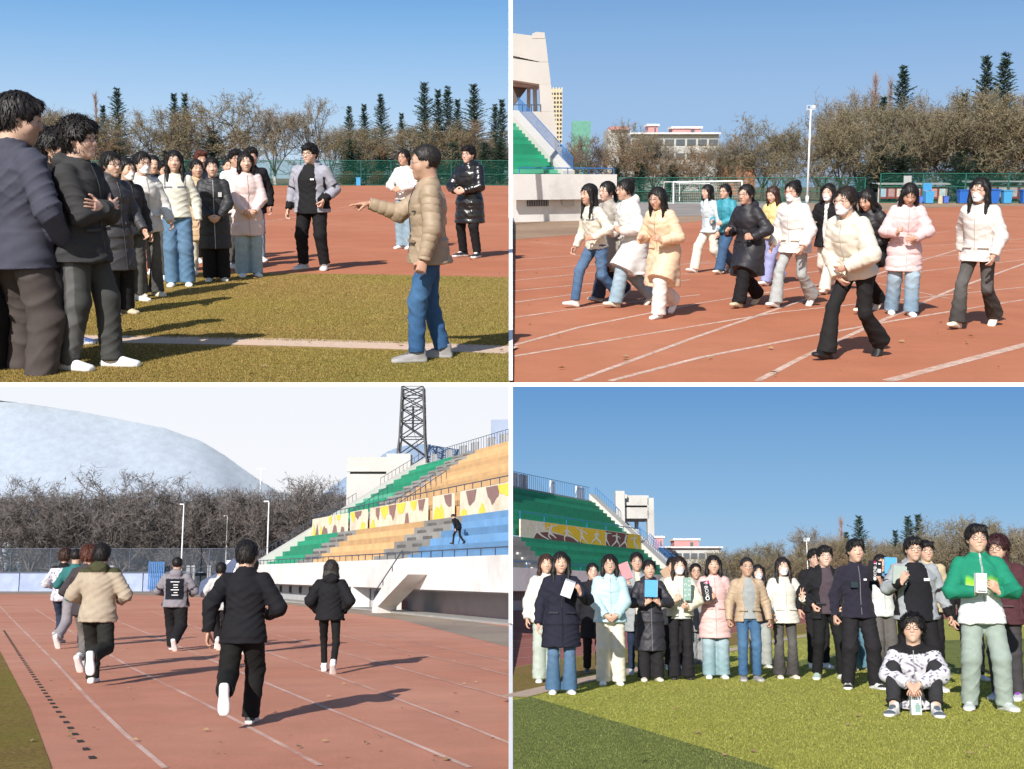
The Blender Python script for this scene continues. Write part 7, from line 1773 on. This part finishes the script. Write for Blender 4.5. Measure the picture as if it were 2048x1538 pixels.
# ------------------------------------------------------------------ things held in hands or set on the turf
def text_mesh(s, size, ext=.001):
    c = bpy.data.curves.new('t', 'FONT'); c.body = s; c.size = size; c.extrude = ext; c.align_x = 'CENTER'; c.align_y = 'CENTER'
    o = bpy.data.objects.new('t', c); COL.objects.link(o); bpy.context.view_layer.update()
    me = bpy.data.meshes.new_from_object(o.evaluated_get(bpy.context.evaluated_depsgraph_get()))
    bpy.data.objects.remove(o); bpy.data.curves.remove(c); return me
def lettering(s, size, m, parent, x, z, y, rot=0.0, bold=1.0):
    me = text_mesh(s, size); me.name = 'lettering'; me.materials.clear(); me.materials.append(m)
    return link('lettering', me, Matrix.Translation((x, y, z)) @ Matrix.Rotation(rot, 4, 'Y') @ Matrix.Rotation(R(90), 4, 'X') @ Matrix.Diagonal((bold, 1, 1, 1)), parent)
def held(name, p, px, py, w, h, dp, tilt, m, label, cat, dy=.32, yaw=0.0):
    """upright slab centred at a picture point, at arm's length in front of person p; w and h in picture units"""
    pl = p['place']; y = p['y'] - dy; c = pl.at(px, py, y); k = y / F
    M = pl.M @ Matrix.Translation(c) @ Matrix.Rotation(R(tilt), 4, 'Y') @ Matrix.Rotation(R(yaw), 4, 'Z')
    o = link(name, None, M, None, label=label, category=cat)
    part('cover' if cat == 'book' else 'box', MB().box((0, 0, 0), (w * k, dp, h * k)), m, o)
    if cat == 'book': part('pages', MB().box((w * k * .03, 0, 0), (w * k * .98, dp * .7, h * k * .97)), pmat('page_white', (.75, .73, .68), .8), o)
    return o, w * k, h * k
W1_ = pmat('print_white', (.80, .80, .80), .6); MK = pmat('carton_black', (.016, .015, .018), .35, .1, 10); MG = pmat('print_magenta', (.50, .01, .12), .5)
o, w, h = held('gift_box', P1, 1136, 1177, 21, 34, .03, 20, pmat('carton_white', (.66, .69, .73), .5, .04, 8), 'white gift box with a grey lid strip held by the girl in the navy parka', 'box')
part('lid_strip', MB().box((0, -.001, h * .45), (w * 1.01, .033, h * .09)), pmat('strip_grey', (.25, .28, .33), .5), o)
for i in range(3): part('print_line', MB().box((0, -.0165, -h * .05 - i * .02), (w * .55, .001, .004)), pmat('print_grey', (.5, .53, .57), .6), o)
o, w, h = held('book', P3, 1302, 1177, 25, 33, .022, 2, pmat('book_blue', (.09, .36, .66), .5, .06, 8), 'bright blue book held at the chest of the girl in the long black coat', 'book')
o, w, h = held('book', BB, 1251, 1142, 20, 33, .022, -20, pmat('book_rose', (.60, .24, .26), .5, .08, 8), 'rose-red book held up between the light blue jacket and the checked scarf', 'book', dy=.10)
o, w, h = held('book', BC, 1337, 1147, 24, 27, .022, -35, pmat('book_kraft', (.42, .29, .19), .7, .08, 8), 'tilted kraft-brown book above the shoulder of the long black coat', 'book', dy=.05)
o, w, h = held('carton', P4, 1374, 1178, 15, 44, .05, 2, pmat('carton_sage', (.24, .37, .32), .5, .06, 8), 'tall sage green carton with white letters held by the masked girl', 'box')
for i, ch in enumerate('SSTA'): lettering(ch, .046, W1_, o, w * .24, h * .36 - i * .062, -.027, R(90))
for i, ch in enumerate('CLA'): lettering(ch, .046, W1_, o, -w * .24, h * .20 - i * .075, -.027, R(90))
o, w, h = held('carton', P5, 1412, 1182, 17, 39, .07, -8, MK, 'black carton lettered T BOX with a magenta corner held before the pink coat', 'box')
part('colour_corner', MB().box((w * .25, -.0005, h * .42), (w * .5, .071, h * .14)), MG, o)
lettering('T·BOX', .068, W1_, o, w * .02, h * .10, -.037, R(90), 1.05)
t = MB(); t.tube((0, -.0362, -h * .36), (0, -.0372, -h * .36), .030, n=12); part('emblem', t, W1_, o); t = MB(); t.tube((0, -.0372, -h * .36), (0, -.0382, -h * .36), .019, n=12); part('emblem_centre', t, MK, o)
o, w, h = held('carton', P9, 1750, 1142, 21, 40, .10, 4, MK, 'dark tube-like carton lettered T BOX held up by the man in the navy fleece', 'box', yaw=18)
lettering('T·BOX', .060, W1_, o, -w * .28, h * .06, -.052, R(90), 1.05)
part('colour_corner', MB().box((-w * .30, -.0505, h * .40), (w * .24, .002, h * .14)), MG, o)
part('print_patch', MB().box((w * .20, -.0505, h * .02), (w * .38, .002, h * .18)), W1_, o); part('print_patch', MB().box((w * .20, -.0505, h * .36), (w * .22, .002, h * .07)), W1_, o)
part('emblem', MB().tube((-w * .26, -.0505, -h * .38), (-w * .26, -.0515, -h * .38), .022, n=10), W1_, o)
o, w, h = held('book', BX, 1781, 1131, 24, 32, .022, 2, pmat('book_blue', (.09, .36, .66), .5, .06, 8), 'bright blue book held in front of the hidden face beside the heavy man', 'book', dy=.25)
o, w, h = held('book', P10, 1799, 1150, 26, 35, .022, 5, pmat('book_sage', (.34, .40, .36), .5, .06, 8), 'grey-green book held up by the heavy man in black tee', 'book')
o, w, h = held('gift_box', P12, 1961, 1166, 21, 38, .06, 3, pmat('carton_white2', (.72, .72, .70), .5, .04, 8), 'white printed box held by the tall man in the green and white jacket', 'box')
for i in range(3): part('print_line', MB().box((-w * .05, -.031, h * (.36 - .07 * i)), (w * .6, .001, .005)), pmat('print_ochre', (.5, .33, .16), .6), o)
part('side_print', MB().box((w * .36, -.031, -.02), (w * .16, .001, h * .7)), pmat('print_grey', (.5, .53, .57), .6), o)
part('side_print', MB().box((0, -.031, -h * .42), (w * .8, .001, .012)), pmat('print_dark', (.12, .12, .13), .6), o)
# bottle carton on the turf
g = BR.ground(1832, 1431); k = g.y / F
o = thing('bottle_carton', BR, g, R(-6), 1, 'white bottle carton with a sage bottle picture standing on the turf before the seated man', 'box')
w, h = 19 * k, 52 * k
part('box', MB().box((0, 0, h / 2), (w, w * .9, h)), pmat('carton_white', (.66, .69, .73), .5, .04, 8), o)
ms = pmat('print_sage', (.22, .36, .32), .6); yf = -w * .45 - .001
part('bottle_print', MB().box((w * .12, yf, h * .27), (w * .50, .001, h * .28)), ms, o); part('bottle_print', MB().box((w * .12, yf, h * .44), (w * .28, .001, h * .05)), ms, o); part('bottle_print', MB().box((w * .42, yf, h * .30), (w * .06, .001, h * .14)), ms, o)
mt_ = pmat('print_text', (.25, .30, .30), .6)
lettering('SHARK', .034, mt_, o, -w * .05, h * .70, yf - .001); lettering('CUP-', .034, mt_, o, -w * .12, h * .61, yf - .001); part('logo', MB().box((-w * .25, yf, h * .88), (w * .22, .001, h * .03)), mt_, o)
# chest details
def badge(p, x, z, w, h, m, nm='logo', f=.150, text=None, size=.03):
    tp = p['tp']; c = tp(x, f, z)
    part(nm, MB().box(c, (w, .004, h)), m, p['root'])
badge(BG, .085, 1.27, .055, .022, W1_, f=.176); badge(P10, .085, 1.27, .060, .030, W1_, f=.176)
badge(P9, .06, 1.28, .035, .022, W1_, f=.146)
part('camera_clip', MB().box(P9['tp'](-.075, .155, 1.22), (.085, .03, .065)), pmat('device_black', (.02, .035, .04), .3), P9['root'])
badge(CG, .09, 1.24, .05, .065, pmat('badge_outline', (.55, .55, .56), .6), 'badge', f=.150)
for z, w in ((1.30, .16), (1.245, .09), (1.20, .08), (1.155, .15), (1.105, .07), (1.06, .12)):
    part('print_line', MB().box(BK['tp'](-.05 + w * .2, -.185, z), (w, .004, .013)), W1_, BK['root'])
part('chest_pocket_zip', MB().box(TE['tp'](.145, .10, 1.235), (.006, .09, .014)), pmat('zip_dark', (.03, .03, .03), .4), TE['root'])
o, w, h = held('phone', dict(place=TR, y=TR.ground(1192, 614).y), 1207, 479, 11, 13, .012, -30, pmat('phone_case', (.60, .66, .62), .4), 'phone in pale case held at the hip of the girl in cream sweater', 'phone', dy=.05)
